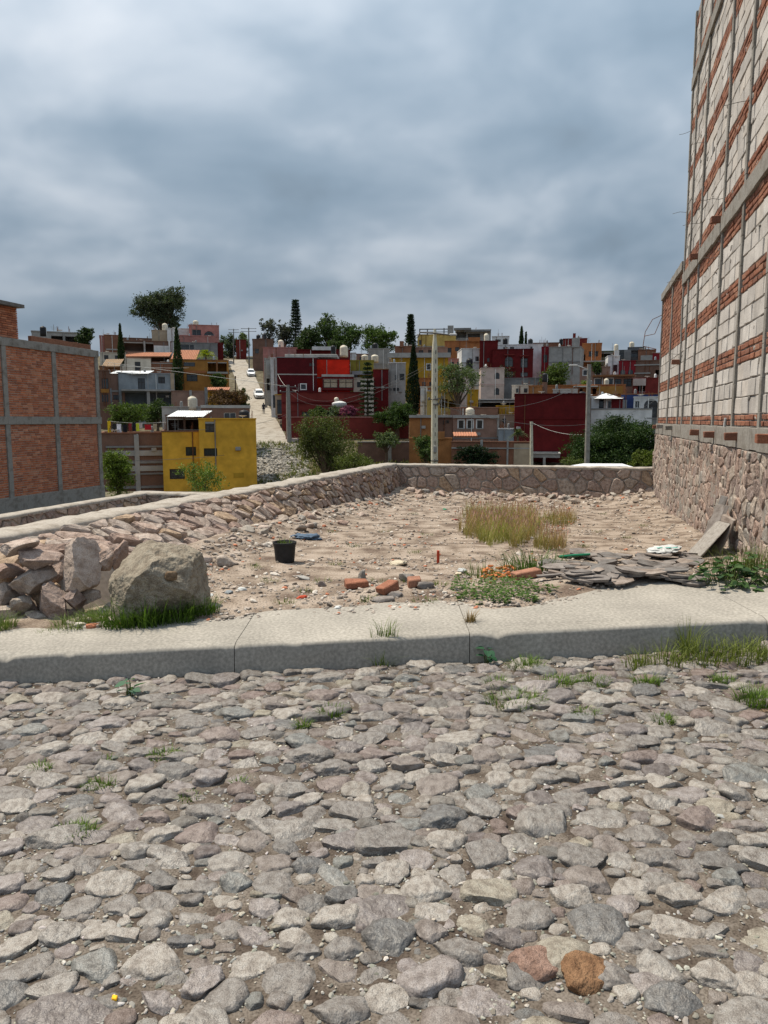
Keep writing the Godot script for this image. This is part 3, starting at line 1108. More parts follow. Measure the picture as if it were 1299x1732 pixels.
func make_block_building():
	# local x runs towards the street, y up, z out of the wall face; s = 20 - u
	var b := Basis(-U, Vector3.UP, -V)
	var o = thing("unfinished_building", uv(20.0, 1.82, 0.0), "tall unfinished wall of pale concrete blocks striped with red brick on a stone footing", "building")
	o.basis = b
	var fr = Transform3D(b, o.position)
	var S = func(u): return 20.0 - u
	var mb := MB.new()                         # the body behind the facing
	mb.box(Vector3(8.4, 5.27, -3.012), Vector3(8.78, 7.9, 6.0))
	mb.box(Vector3(2.0, 2.95, -3.014), Vector3(3.98, 3.3, 6.0))
	mb.box(Vector3(6.4, 0.2, -3.03), Vector3(12.8, 2.4, 6.0))
	put(o, "body", mb, M.brick_mortar)
	var posts = [7.2, 8.7, 10.2, 11.7, 13.9, 15.2, 15.93]
	var list = []
	var y = 1.53
	var plan = [["r", 0.14, 2], ["k", 0.62, 3], ["r", 0.23, 3], ["k", 0.62, 3], ["r", 0.23, 3], ["k", 0.62, 3], ["r", 0.23, 3], ["c", 0.23, 1], ["r", 0.23, 3], ["k", 0.62, 3], ["r", 0.23, 3], ["k", 0.62, 3], ["r", 0.23, 3], ["k", 0.62, 3], ["r", 0.23, 3], ["k", 0.6, 3], ["c", 0.22, 1], ["r", 0.23, 3], ["k", 0.62, 3], ["r", 0.16, 2]]
	var bays = [[6.0, 7.14]]
	for k in posts.size() - 1:
		bays.append([posts[k] + 0.065, posts[k + 1] - 0.065])
	for pl in plan:
		for bay in bays:
			if pl[0] == "r":
				units(fr, list, S.call(bay[1]), S.call(bay[0]), y, pl[1], pl[2], 0.25, "brick", 0.014)
			elif pl[0] == "k":
				units(fr, list, S.call(bay[1]), S.call(bay[0]), y, pl[1], pl[2], 0.395, "block", 0.016)
		if pl[0] == "c":
			pier(o, "beam", Vector3(S.call(11.0), y + pl[1] * 0.5, -0.06), Vector3(10.0, pl[1] - 0.01, 0.2), M.concrete)
		y += pl[1]
	var top = y
	# the lower annex beyond
	y = 1.53
	for pl in [["r", 0.14, 2], ["k", 0.62, 3], ["r", 0.23, 3], ["k", 0.62, 3], ["r", 1.4, 17]]:
		for bay in [[16.0, 17.74], [17.86, 19.93]]:
			if pl[0] == "r":
				units(fr, list, S.call(bay[1]), S.call(bay[0]), y, pl[1], pl[2], 0.25, "brick", 0.014)
			else:
				units(fr, list, S.call(bay[1]), S.call(bay[0]), y, pl[1], pl[2], 0.395, "block", 0.016)
		y += pl[1]
	pier(o, "beam", Vector3(2.0, y + 0.08, -0.06), Vector3(3.98, 0.16, 0.24), M.concrete)
	pier(o, "post", Vector3(S.call(17.8), 3.03, -0.045), Vector3(0.11, 3.0, 0.15), M.concrete)
	pier(o, "post", Vector3(S.call(19.96), 3.03, -0.045), Vector3(0.07, 3.0, 0.15), M.concrete)
	lay(o, fr, list, "block", "block", [M.block0, M.block1, M.block2, M.block3], 0.12, 0.0)
	lay(o, fr, list, "brick", "brick", [M.brick0, M.brick1, M.brick2, M.brick3], 0.1, 0.004)
	for u in posts:
		pier(o, "post", Vector3(S.call(u), (1.28 + top) * 0.5 + 0.1, -0.045), Vector3(0.095, top - 1.28 + 0.1, 0.14), M.concrete)
	pier(o, "ground_beam", Vector3(7.0, 1.4, -0.04), Vector3(13.9, 0.245, 0.2), M.concrete)
	# footing of rubble below the beam
	var grs = []
	for k in [0, 1, 2, 3, 4, 6, 7]: grs.append(M["pink%d" % k])
	grs.append(M.cobble3)
	var foot = func(s, t):
		var p = fr * Vector3(s, 0, 0)
		return p + Vector3(0, lerpf(-0.95, 1.27, t), 0) - V * (0.05 + 0.05 * N(s, t * 2.0, 0.8))
	stones(o_proxy(o), "footing_stone", 14.0, 2.2, 0.15, 0.95, 0.1, func(s, t): return foot.call(s, t / 2.2), 0.02, grs, 300, 0.007)
	var fc = []
	for k in 70:
		var row = []
		for j in 6:
			row.append(fr.affine_inverse() * (foot.call(k * 0.205, j / 5.0) - V * 0.004))
		fc.append(row)
	put(o, "footing", strip(fc), M.mortar)
	# bricks left sticking out for a later wall
	for u in [7.95, 9.6, 11.2, 12.6, 16.3, 18.2, 19.2]:
		var m := MB.new()
		m.cbox(Vector3.ZERO, Vector3(0.1, 0.09, 0.19), 0.006, 0.006, rng)
		put(o, "tie_brick", m, [M.brick0, M.concrete, M.brick3][rng.randi() % 3], Vector3(S.call(u), 1.43 + R(-0.03, 0.05), 0.1))
	for q in [[11.75, 4.42], [13.9, 4.36], [15.9, 2.75]]:
		var m := MB.new()
		m.cbox(Vector3.ZERO, Vector3(0.1, 0.09, 0.14), 0.006, 0.006, rng)
		put(o, "tie_brick", m, M.brick3, Vector3(S.call(q[0]), q[1], 0.1))
	var smear := MB.new()
	var lump := rock(77, 1, 2.0, 2, 0.3)
	for k in 260:
		var sx = R(4.1, 13.2)
		var yy = R(1.6, 8.8)
		smear.col = Color(0.42, 0.39, 0.36) * R(0.8, 1.2)
		smear.add(lump.v, lump.n, lump.i, Transform3D(Basis.from_euler(Vector3(0, 0, R(-0.3, 0.3))) * Basis.from_scale(Vector3(R(0.02, 0.09), R(0.012, 0.05), 0.008)), Vector3(sx, yy, 0.0)))
	tag(put(o, "mortar_smears", smear, M.brick_mass), "", "", "", "stuff")
	# a conduit dropping from the first brick course, with a splash of plaster
	var cm := MB.new()
	cm.tube([Vector3(S.call(10.6), 1.63, 0.02), Vector3(S.call(10.62), 1.45, 0.035), Vector3(S.call(10.64), 1.18, 0.03)], [0.02, 0.017, 0.012], 6)
	put(o, "plaster_run", cm, M.white_plastic)
	# bent tie wires and rebar ends
	for q in [[15.96, 2.9, 0.5], [15.96, 5.6, 0.25], [15.9, 4.3, 0.3], [13.9, 6.2, 0.22], [11.7, 4.7, 0.3], [11.7, 3.9, 0.25], [10.2, 5.4, 0.3], [13.9, 4.9, 0.28], [15.95, 7.1, 0.2]]:
		var m := MB.new()
		var p = Vector3(S.call(q[0]), q[1], 0.0)
		var pts = [p]
		for k in 4:
			p = p + Vector3(R(-0.25, 0.1), R(-0.3, 0.2), 0.9) * q[2] * 0.3
			pts.append(p)
		m.tube(pts, [0.004, 0.004, 0.004, 0.004, 0.004], 5)
		put(o, "tie_wire", m, M.steel)
	var rb := MB.new()
	var e0 = Vector3(S.call(19.98), 4.2, 0.02)
	rb.tube([e0, e0 + Vector3(0, -0.1, 0.22), e0 + Vector3(0, -0.4, 0.38), e0 + Vector3(0, -0.75, 0.42)], [0.009, 0.009, 0.009, 0.009], 6)
	rb.tube([e0 + Vector3(-0.05, -0.05, 0), e0 + Vector3(-0.05, -0.45, 0.15), e0 + Vector3(-0.05, -0.5, 0.4)], [0.009, 0.009, 0.009], 6)
	rb.tube([e0 + Vector3(0, -0.75, 0.42), e0 + Vector3(0, -0.83, 0.1)], [0.009, 0.009], 6)
	put(o, "rebar_hook", rb, M.rust)

func o_proxy(o):                              # stones() works in world axes: a part that carries them
	var p := Node3D.new()
	p.name = "stone_footing"
	o.add_child(p)
	p.global_transform = Transform3D(Basis(), o.position)
	return p

func make_brick_house():
	# frame: local x along U, z = +V, origin on the ground line at its far corner
	var b := Basis(U, Vector3.UP, V)
	var o = thing("unfinished_house", uv(26.0, -18.8, -1.2), "two-storey unfinished house of red brick panels in a grey concrete frame", "house")
	o.basis = b
	var fr = Transform3D(b, o.position)
	var mb := MB.new()
	mb.box(Vector3(-5.0, 0.2, -2.982), Vector3(9.94, 10.3, 5.94))
	put(o, "body", mb, M.pale_mortar)
	var list = []
	var cols = [0.0, -2.55, -5.0, -7.4, -9.9]
	for k in cols.size() - 1:
		for st in [[0.2, 2.46], [2.93, 2.36]]:
			if k == 3 and st[0] > 2.0:
				continue
			units(fr, list, cols[k + 1] + 0.105, cols[k] - 0.105, st[0], st[1], int(st[1] / 0.078), 0.255, "brick", 0.017)
	lay(o, fr, list, "brick", "brick", [M.oldbrick0, M.oldbrick1, M.oldbrick2, M.oldbrick3], 0.08, 0.0)
	for x in cols:
		pier(o, "post", Vector3(x + (0.0 if x < -0.1 else -0.1), 2.35, -0.02), Vector3(0.2, 6.2, 0.12), M.concrete)
	for q in [[-0.12, 0.6], [2.8, 0.27], [5.42, 0.27]]:
		pier(o, "beam", Vector3(-5.0, q[0], -0.01), Vector3(10.1, q[1], 0.13), M.concrete)
	var pm := MB.new()
	pm.box(Vector3(-8.65, 4.1, 0.0), Vector3(2.2, 2.35, 0.06))
	put(o, "plaster_panel", pm, M.bluegrey)
	# brick hut and its slab on the roof
	var hut := []
	units(fr, hut, -7.6, -3.6, 5.57, 1.15, 15, 0.255, "brick", 0.013)
	var hb := MB.new()
	hb.box(Vector3(-5.6, 6.14, -2.1), Vector3(3.96, 1.18, 3.0))
	put(o, "hut_body", hb, M.pale_mortar)
	for q in hut: q[1] += Vector3(0, 0, -0.55)
	lay(o, fr, hut, "brick", "hut_brick", [M.oldbrick0, M.oldbrick1, M.oldbrick2, M.oldbrick3], 0.08, 0.0, 150)
	pier(o, "hut_slab", Vector3(-5.6, 6.78, -2.05), Vector3(4.3, 0.12, 3.4), M.concrete_dark)
	# roof slab edge and masonry parapet at the far end
	pier(o, "parapet", Vector3(-1.7, 5.68, -0.3), Vector3(3.3, 0.2, 0.15), M.farbrick)
	var am := MB.new()
	for q in [[0.0, 1.0], [0.16, 0.8], [-0.15, 0.85]]:
		am.tube([Vector3(q[0], 0, 0), Vector3(q[0], q[1], 0)], [0.02, 0.02], 6)
		am.box(Vector3(q[0], q[1] * 0.75, 0.05), Vector3(0.09, 0.45, 0.05))
	solo("antenna", am, M.concrete_dark, fr * Vector3(-4.9, 6.84, -2.0), "cluster of small panel antennas on the brick roof hut", "antenna")

# ---------------------------------------------------------------- the town across the valley
func pane_window(parent, nm, c: Vector3, w: float, h: float, kind: String):
	# c: middle of the opening on the wall's outer face (local)
	var f := MB.new()
	var t = clampf(minf(w, h) * 0.07, 0.04, 0.09)
	var z = -0.1
	f.box(c + Vector3(-w * 0.5 + t * 0.5, 0, z), Vector3(t, h, 0.07))
	f.box(c + Vector3(w * 0.5 - t * 0.5, 0, z), Vector3(t, h, 0.07))
	f.box(c + Vector3(0, h * 0.5 - t * 0.5, z), Vector3(w - 2 * t, t, 0.068))
	f.box(c + Vector3(0, -h * 0.5 + t * 0.5, z), Vector3(w - 2 * t, t, 0.068))
	f.box(c + Vector3(0, 0, z), Vector3(t * 0.8, h - 2 * t, 0.05))
	if h > 1.0:
		f.box(c + Vector3(0, h * 0.15, z), Vector3(w - 2 * t, t * 0.8, 0.045))
	var o = put(parent, nm, f, M.frame_white if kind.contains("W") else M.frame_dark)
	var p := MB.new()
	p.box(c + Vector3(0, 0, -0.16), Vector3(w - 0.01, h - 0.01, 0.02))
	put(o, "pane", p, M.curtain if kind.contains("c") else M.glass)
	if kind.contains("s"):
		var s := MB.new()
		s.box(c + Vector3(0, -h * 0.5 - 0.05, 0.03), Vector3(w + 0.25, 0.1, 0.14))
		put(o, "sill", s, M.grey)
	if kind.contains("F"):
		var s := MB.new()
		s.box(c + Vector3(-w * 0.5 - 0.07, 0, 0.02), Vector3(0.14, h + 0.28, 0.06))
		s.box(c + Vector3(w * 0.5 + 0.07, 0, 0.02), Vector3(0.14, h + 0.28, 0.06))
		s.box(c + Vector3(0, h * 0.5 + 0.07, 0.02), Vector3(w, 0.14, 0.06))
		s.box(c + Vector3(0, -h * 0.5 - 0.07, 0.02), Vector3(w, 0.14, 0.06))
		put(o, "surround", s, M.white)
	if kind.begins_with("w") and not kind.contains("c") and int(absf(c.x) * 97.0) % 2 == 0:
		var s := MB.new()
		for e in 6:
			s.box(c + Vector3(-w * 0.5 + (e + 0.5) * w / 6.0, 0, 0.03), Vector3(0.03, h, 0.03))
		s.box(c + Vector3(0, -h * 0.25, 0.032), Vector3(w, 0.03, 0.02))
		put(o, "window_bars", s, M.frame_dark)

func house(nm, label, rc: Array, d: float, mt: String, opt := {}):
	# rc: the facade in frame pixels [x0, top, x1, foot]; openings: [x0, y0, x1, y1, kind]
	var p0 = at(rc[0], rc[3], d)
	var p1 = at(rc[2], rc[1], d)
	var cx = (p0.x + p1.x) * 0.5
	var yaw = opt.get("yaw", 0.0) - atan2(cx, d)          # built round the valley, the fronts look down into it
	var W = (p1.x - p0.x) / cos(yaw)
	var foot = minf(p0.y, ground_y(cx, -d)) - 0.8
	if opt.has("foot"):
		foot = p0.y
	var H = p1.y - foot
	var dp = opt.get("deep", 7.0)
	var o = thing(nm, Vector3(cx, foot, -d), label, opt.get("cat", "house"), opt.get("group", ""), yaw)
	var xs = [-W * 0.5, W * 0.5]
	var ys = [0.0, H]
	var holes = []
	for q in opt.get("win", []):
		var a = at(q[0], q[3], d)
		var b = at(q[2], q[1], d)
		var x0 = clampf((a.x - cx) / cos(yaw), -W * 0.5 + 0.06, W * 0.5 - 0.4)
		var x1 = clampf((b.x - cx) / cos(yaw), x0 + 0.3, W * 0.5 - 0.06)
		var y0 = maxf(a.y - foot, 0.05)
		var y1 = clampf(b.y - foot, y0 + 0.3, H - 0.1)
		holes.append([x0, y0, x1, y1, q[4]])
		xs.append(x0); xs.append(x1); ys.append(y0); ys.append(y1)
	xs.sort()
	ys.sort()
	var w := MB.new()
	for a in xs.size() - 1:
		for b in ys.size() - 1:
			if xs[a + 1] - xs[a] < 0.001 or ys[b + 1] - ys[b] < 0.001:
				continue
			var mx = (xs[a] + xs[a + 1]) * 0.5
			var my = (ys[b] + ys[b + 1]) * 0.5
			var open = false
			for h in holes:
				if mx > h[0] and mx < h[2] and my > h[1] and my < h[3]:
					open = true
			if not open:
				w.quad(Vector3(xs[a], ys[b], 0), Vector3(xs[a + 1], ys[b], 0), Vector3(xs[a + 1], ys[b + 1], 0), Vector3(xs[a], ys[b + 1], 0))
	for h in holes:
		var r = 2.2 if h[4].begins_with("o") else 0.18
		var A = Vector3(h[0], h[1], 0); var B = Vector3(h[2], h[1], 0); var C = Vector3(h[2], h[3], 0); var D = Vector3(h[0], h[3], 0)
		var z = Vector3(0, 0, -r)
		w.quad(B, B + z, A + z, A)
		w.quad(C, C + z, B + z, B)
		w.quad(A, A + z, D + z, D)
		w.quad(D, D + z, C + z, C)
		w.quad(A + z, B + z, C + z, D + z)
		if h[4].begins_with("a"):            # rounded head: fill the two corners
			var rr = (h[2] - h[0]) * 0.5
			var mx = (h[0] + h[2]) * 0.5
			for sd in [-1, 1]:
				var corner = Vector3(mx + sd * rr, h[3], -0.002)
				for k in 6:
					var w0 = PI * 0.5 * k / 6.0
					var w1 = PI * 0.5 * (k + 1) / 6.0
					var q0 = Vector3(mx + sd * rr * cos(w0), h[3] - rr + rr * sin(w0), -0.002)
					var q1 = Vector3(mx + sd * rr * cos(w1), h[3] - rr + rr * sin(w1), -0.002)
					if sd > 0: w.tri(corner, q1, q0)
					else: w.tri(corner, q0, q1)
	var hx = W * 0.5
	w.quad(Vector3(hx, 0, 0), Vector3(hx, 0, -dp), Vector3(hx, H, -dp), Vector3(hx, H, 0))
	w.quad(Vector3(-hx, 0, -dp), Vector3(-hx, 0, 0), Vector3(-hx, H, 0), Vector3(-hx, H, -dp))
	w.quad(Vector3(hx, 0, -dp), Vector3(-hx, 0, -dp), Vector3(-hx, H, -dp), Vector3(hx, H, -dp))
	put(o, "wall", w, M[mt])
	var roof := MB.new()
	roof.box(Vector3(0, H - 0.34, -dp * 0.5), Vector3(W - 0.02, 0.16, dp - 0.02))
	put(o, "roof", roof, M[opt.get("roof", "roof_grey")])
	var cp := MB.new()
	var ct = opt.get("rim", 0.12)
	var ov = 0.05
	cp.box(Vector3(0, H + ct * 0.5 - 0.01, -0.04), Vector3(W + 2 * ov, ct, 0.26))
	cp.box(Vector3(-hx + 0.04, H + ct * 0.5 - 0.01, -dp * 0.5), Vector3(0.22, ct - 0.004, dp - 0.4))
	cp.box(Vector3(hx - 0.04, H + ct * 0.5 - 0.01, -dp * 0.5), Vector3(0.22, ct - 0.004, dp - 0.4))
	cp.box(Vector3(0, H + ct * 0.5 - 0.01, -dp + 0.04), Vector3(W + 2 * ov, ct, 0.26))
	put(o, "parapet_cap", cp, M[opt.get("cap", mt)])
	for h in holes:
		var c = Vector3((h[0] + h[2]) * 0.5, (h[1] + h[3]) * 0.5, 0)
		if h[4].begins_with("o"):
			continue
		pane_window(o, "door" if h[4].begins_with("d") else "window", c, h[2] - h[0], h[3] - h[1], h[4])
	# what collects on such houses: down pipes, starter bars, gas bottles, meters
	if not opt.has("foot") and opt.get("cat", "house") == "house":
		var dress := RandomNumberGenerator.new()
		dress.seed = int(rc[0] * 31 + rc[1] * 7)
		for k in 1 + dress.randi() % 2:
			var px_ = dress.randf_range(-hx + 0.3, hx - 0.3)
			var m := MB.new()
			m.tube([Vector3(px_, maxf(H - 5.0, 0.2), 0.07), Vector3(px_, H - 0.1, 0.07), Vector3(px_, H + 0.02, -0.1)], [0.05, 0.05, 0.05], 6)
			put(o, "down_pipe", m, M[["midgrey", "grey", "rust", "frame_white"][dress.randi() % 4]])
		if dress.randf() < 0.6 and H > 4.0:
			var yy = H - dress.randf_range(2.5, 2.9)
			var m := MB.new()
			m.box(Vector3(0, yy, 0.03), Vector3(W - 0.02, 0.16, 0.1))
			var free = true
			for h in holes:
				if yy > h[1] - 0.12 and yy < h[3] + 0.12: free = false
			if free: put(o, "floor_band", m, M[["grey", "midgrey", mt][dress.randi() % 3]])
		if dress.randf() < 0.55:
			for k in 2:
				var m := MB.new()
				var bx = dress.randf_range(-hx + 0.2, hx - 0.2)
				for e in 4:
					m.tube([Vector3(bx + 0.12 * (e & 1), H - 0.1, -0.3 - 0.12 * (e >> 1)), Vector3(bx + 0.12 * (e & 1) + dress.randf_range(-0.05, 0.05), H + dress.randf_range(0.5, 0.9), -0.3 - 0.12 * (e >> 1))], [0.018, 0.018], 4)
				put(o, "starter_bars", m, M.rust)
		if dress.randf() < 0.5:
			var m := MB.new()
			var bx = dress.randf_range(-hx + 0.6, hx - 0.6)
			m.tube([Vector3(bx, H - 0.3, -1.0), Vector3(bx, H + dress.randf_range(1.0, 1.9), -1.0)], [0.03, 0.025], 5)
			for e in 3:
				m.box(Vector3(bx, H + 0.75 - e * 0.16, -1.0), Vector3(0.8 - e * 0.15, 0.02, 0.02))
			put(o, "aerial", m, M.midgrey)
		if dress.randf() < 0.4:
			var m := MB.new()
			var bx = dress.randf_range(-hx + 0.5, hx - 0.5)
			m.lathe([[0.0, 0.0], [0.25, 0.04], [0.4, 0.12], [0.42, 0.13], [0.26, 0.06], [0.0, 0.03]], Vector3(bx, H + 0.25, -0.7), 12)
			m.tube([Vector3(bx, H - 0.3, -0.7), Vector3(bx, H + 0.27, -0.7)], [0.03, 0.03], 5)
			put(o, "satellite_dish", m, M.white)
		if dress.randf() < 0.5:
			var m := MB.new()
			var bx = dress.randf_range(-hx + 0.4, hx - 0.4)
			m.lathe([[0.0, -0.3], [0.17, -0.3], [0.17, 0.55], [0.12, 0.68], [0.05, 0.72], [0.0, 0.72]], Vector3(bx, H, -0.9), 10)
			put(o, "gas_bottle", m, M[["midgrey", "white", "bluegrey"][dress.randi() % 3]])
		if dress.randf() < 0.5:
			var m := MB.new()
			m.cbox(Vector3(dress.randf_range(-hx + 0.4, hx - 0.4), H * dress.randf_range(0.45, 0.8), 0.09), Vector3(0.5, 0.35, 0.2), 0.03)
			put(o, "meter_box", m, M.grey)
	# storey lines, posts and slabs given in pixels: [x0, y0, x1, y1, material, name, proud]
	for q in opt.get("add", []):
		var a = at(q[0], q[3], d)
		var b = at(q[2], q[1], d)
		var m := MB.new()
		var pr = q[6] if q.size() > 6 else 0.12
		m.box(Vector3((a.x + b.x) * 0.5 - cx, (a.y + b.y) * 0.5 - foot, pr * 0.5 - 0.05), Vector3(b.x - a.x, b.y - a.y, pr + 0.1))
		put(o, q[5], m, M[q[4]])
	return o

func tank(px: float, py: float, d: float, wpx: float, hpx: float, black: bool, label: String, grp := ""):
	var p = at(px, py, d)
	var r = wpx * 0.5 / FOC * d
	var h = hpx / FOC * d
	var o = thing("water_tank", p, label, "water tank", grp)
	var m := MB.new()
	m.lathe([[0.0, -0.4], [r * 0.98, -0.4], [r, 0.0], [r * 0.97, h * 0.18], [r, h * 0.2], [r * 0.97, h * 0.38], [r, h * 0.4], [r * 0.97, h * 0.58], [r, h * 0.6], [r * 0.98, h * 0.74], [r * 0.8, h * 0.87], [r * 0.4, h * 0.94], [0.0, h * 0.94]], Vector3.ZERO, 16)
	put(o, "tank_body", m, M.tank_black if black else M.tank_cream)
	var l := MB.new()
	l.lathe([[0.0, h * 0.93], [r * 0.34, h * 0.93], [r * 0.34, h * 0.99], [r * 0.2, h], [0.0, h]], Vector3.ZERO, 12)
	put(o, "lid", l, M.tank_black if black else M.tank_cream)
	var pipe := MB.new()
	pipe.tube([Vector3(r * 1.05, -0.4, 0), Vector3(r * 1.05, h * 0.7, 0), Vector3(r * 0.8, h * 0.72, 0)], [0.03, 0.03, 0.03], 6)
	put(o, "pipe", pipe, M.frame_white)
	return o

func tiles(nm, label, rc: Array, d: float, mt: String, run: float, rows := -1):     # pitched roof of barrel tiles, eaves towards us
	var a = at(rc[0], rc[3], d)
	var b = at(rc[2], rc[1], d)
	var o = thing(nm, Vector3((a.x + b.x) * 0.5, a.y, -d), label, "roof")
	var W = b.x - a.x
	var H = (b.y - a.y) * 1.0 + run * 0.0
	var nr = int(clampf(W / 0.3, 4, 40))
	for k in nr:
		var x = -W * 0.5 + (k + 0.5) * W / nr
		var m := MB.new()
		var pts = []
		for s in 7:
			var w = PI * s / 6.0
			pts.append(Vector3(x - cos(w) * W / nr * 0.5, sin(w) * W / nr * 0.28, 0))
		for s in 6:
			var up = Vector3(0, H, -run)
			m.quad(pts[s + 1] , pts[s + 1] + up, pts[s] + up, pts[s])
			m.tri(Vector3(x, 0, 0.001), pts[s + 1], pts[s])
		put(o, "tile_row", m, M[mt])
	var bd := MB.new()
	var sl = Vector3(0, H, -run)
	bd.quad(Vector3(-W * 0.5, -0.03, 0), Vector3(W * 0.5, -0.03, 0), Vector3(W * 0.5, -0.03, 0) + sl, Vector3(-W * 0.5, -0.03, 0) + sl)
	bd.box(Vector3(0, -0.1, -0.06), Vector3(W, 0.12, 0.1))
	put(o, "roof_board", bd, M.brown)
	return o

func sheet_roof(label, rc: Array, d: float, run: float, mt := "sheet_white"):       # corrugated sheets on posts
	var a = at(rc[0], rc[3], d)
	var b = at(rc[2], rc[1], d)
	var W = b.x - a.x
	var o = thing("sheet_roof", Vector3((a.x + b.x) * 0.5, a.y, -d), label, "roof")
	var n = int(clampf(W / 0.9, 2, 8))
	for k in n:
		var m := MB.new()
		var w0 = W / n
		for s in 8:
			var x0 = -W * 0.5 + k * w0 + w0 * s / 8.0
			var x1 = x0 + w0 / 8.0
			var y0 = 0.03 * (s & 1)
			var y1 = 0.03 * ((s + 1) & 1)
			var up = Vector3(0, b.y - a.y, -run)
			m.quad(Vector3(x0, y0, 0), Vector3(x1, y1, 0), Vector3(x1, y1, 0) + up, Vector3(x0, y0, 0) + up)
		put(o, "sheet", m, M[mt], Vector3(0, R(-0.02, 0.02), 0))
	for x in [-W * 0.5 + 0.1, W * 0.5 - 0.1]:
		for z in [-0.1, -run + 0.2]:
			var m := MB.new()
			m.box(Vector3(x, -1.2, z), Vector3(0.08, 2.5, 0.08))
			put(o, "post", m, M.grey)
	return o

func pole(nm, label, base: Vector3, top: Vector3, r0: float, r1: float, mt: String, cross := 0.0, sides := 8):
	var o = thing(nm, base, label, "pole")
	var m := MB.new()
	var ax = top - base
	m.tube([Vector3.ZERO, ax * 0.5, ax * 0.87, ax * 0.9, ax], [r0, r0 * 0.9, r0 * 0.78, r0 * 0.7, r1], sides)
	put(o, "shaft", m, M[mt])
	if cross > 0:
		for y in [0.25, 0.9]:
			var c := MB.new()
			c.box(top - base + Vector3(0, -y, 0.1), Vector3(cross, 0.1, 0.1))
			var ca = put(o, "crossarm", c, M.concrete_dark)
			for x in [-0.45, 0.0, 0.45]:
				var s := MB.new()
				s.lathe([[0.0, 0.0], [0.05, 0.0], [0.06, 0.08], [0.03, 0.16], [0.0, 0.16]], top - base + Vector3(x * cross, 0.05 - y, 0.1), 8)
				put(ca, "insulator", s, M.white)
	return o

func cable(label, a: Vector3, b: Vector3, sag: float, r: float, mt := "wire"):
	var pts = []
	var rr = []
	for k in 25:
		var t = k / 24.0
		pts.append(a.lerp(b, t) - a - Vector3(0, sag * 4.0 * t * (1.0 - t), 0))
		rr.append(r)
	var m := MB.new()
	m.tube(pts, rr, 5)
	return solo("power_line", m, M[mt], a, label, "cable")

func garment(px, py, d, wpx, hpx, col, label):
	var p = at(px, py, d)
	var w = wpx / FOC * d
	var h = hpx / FOC * d
	var m := MB.new()
	for side in [1, -1]:
		var rows = []
		for k in 9:
			var x = (k / 8.0 - 0.5) * w * side
			var row = []
			for j in 6:
				var y = -h * (1.0 - j / 5.0)
				var pinch = 1.0 - 0.14 * sin(j / 5.0 * PI * 0.9)
				row.append(Vector3(x * pinch, y, 0.05 * sin(x * 14.0 + px) * (1.0 - j / 6.0) + 0.02 * side))
			rows.append(row)
		var s = strip(rows)
		m.add(s.v, s.n, s.i, Transform3D())
	mat("cloth_%d" % int(px), col, 0.9, "blotch", 1.2)
	return solo("garment", m, M["cloth_%d" % int(px)], p, label, "clothes", "washing on the line over the brick wall")

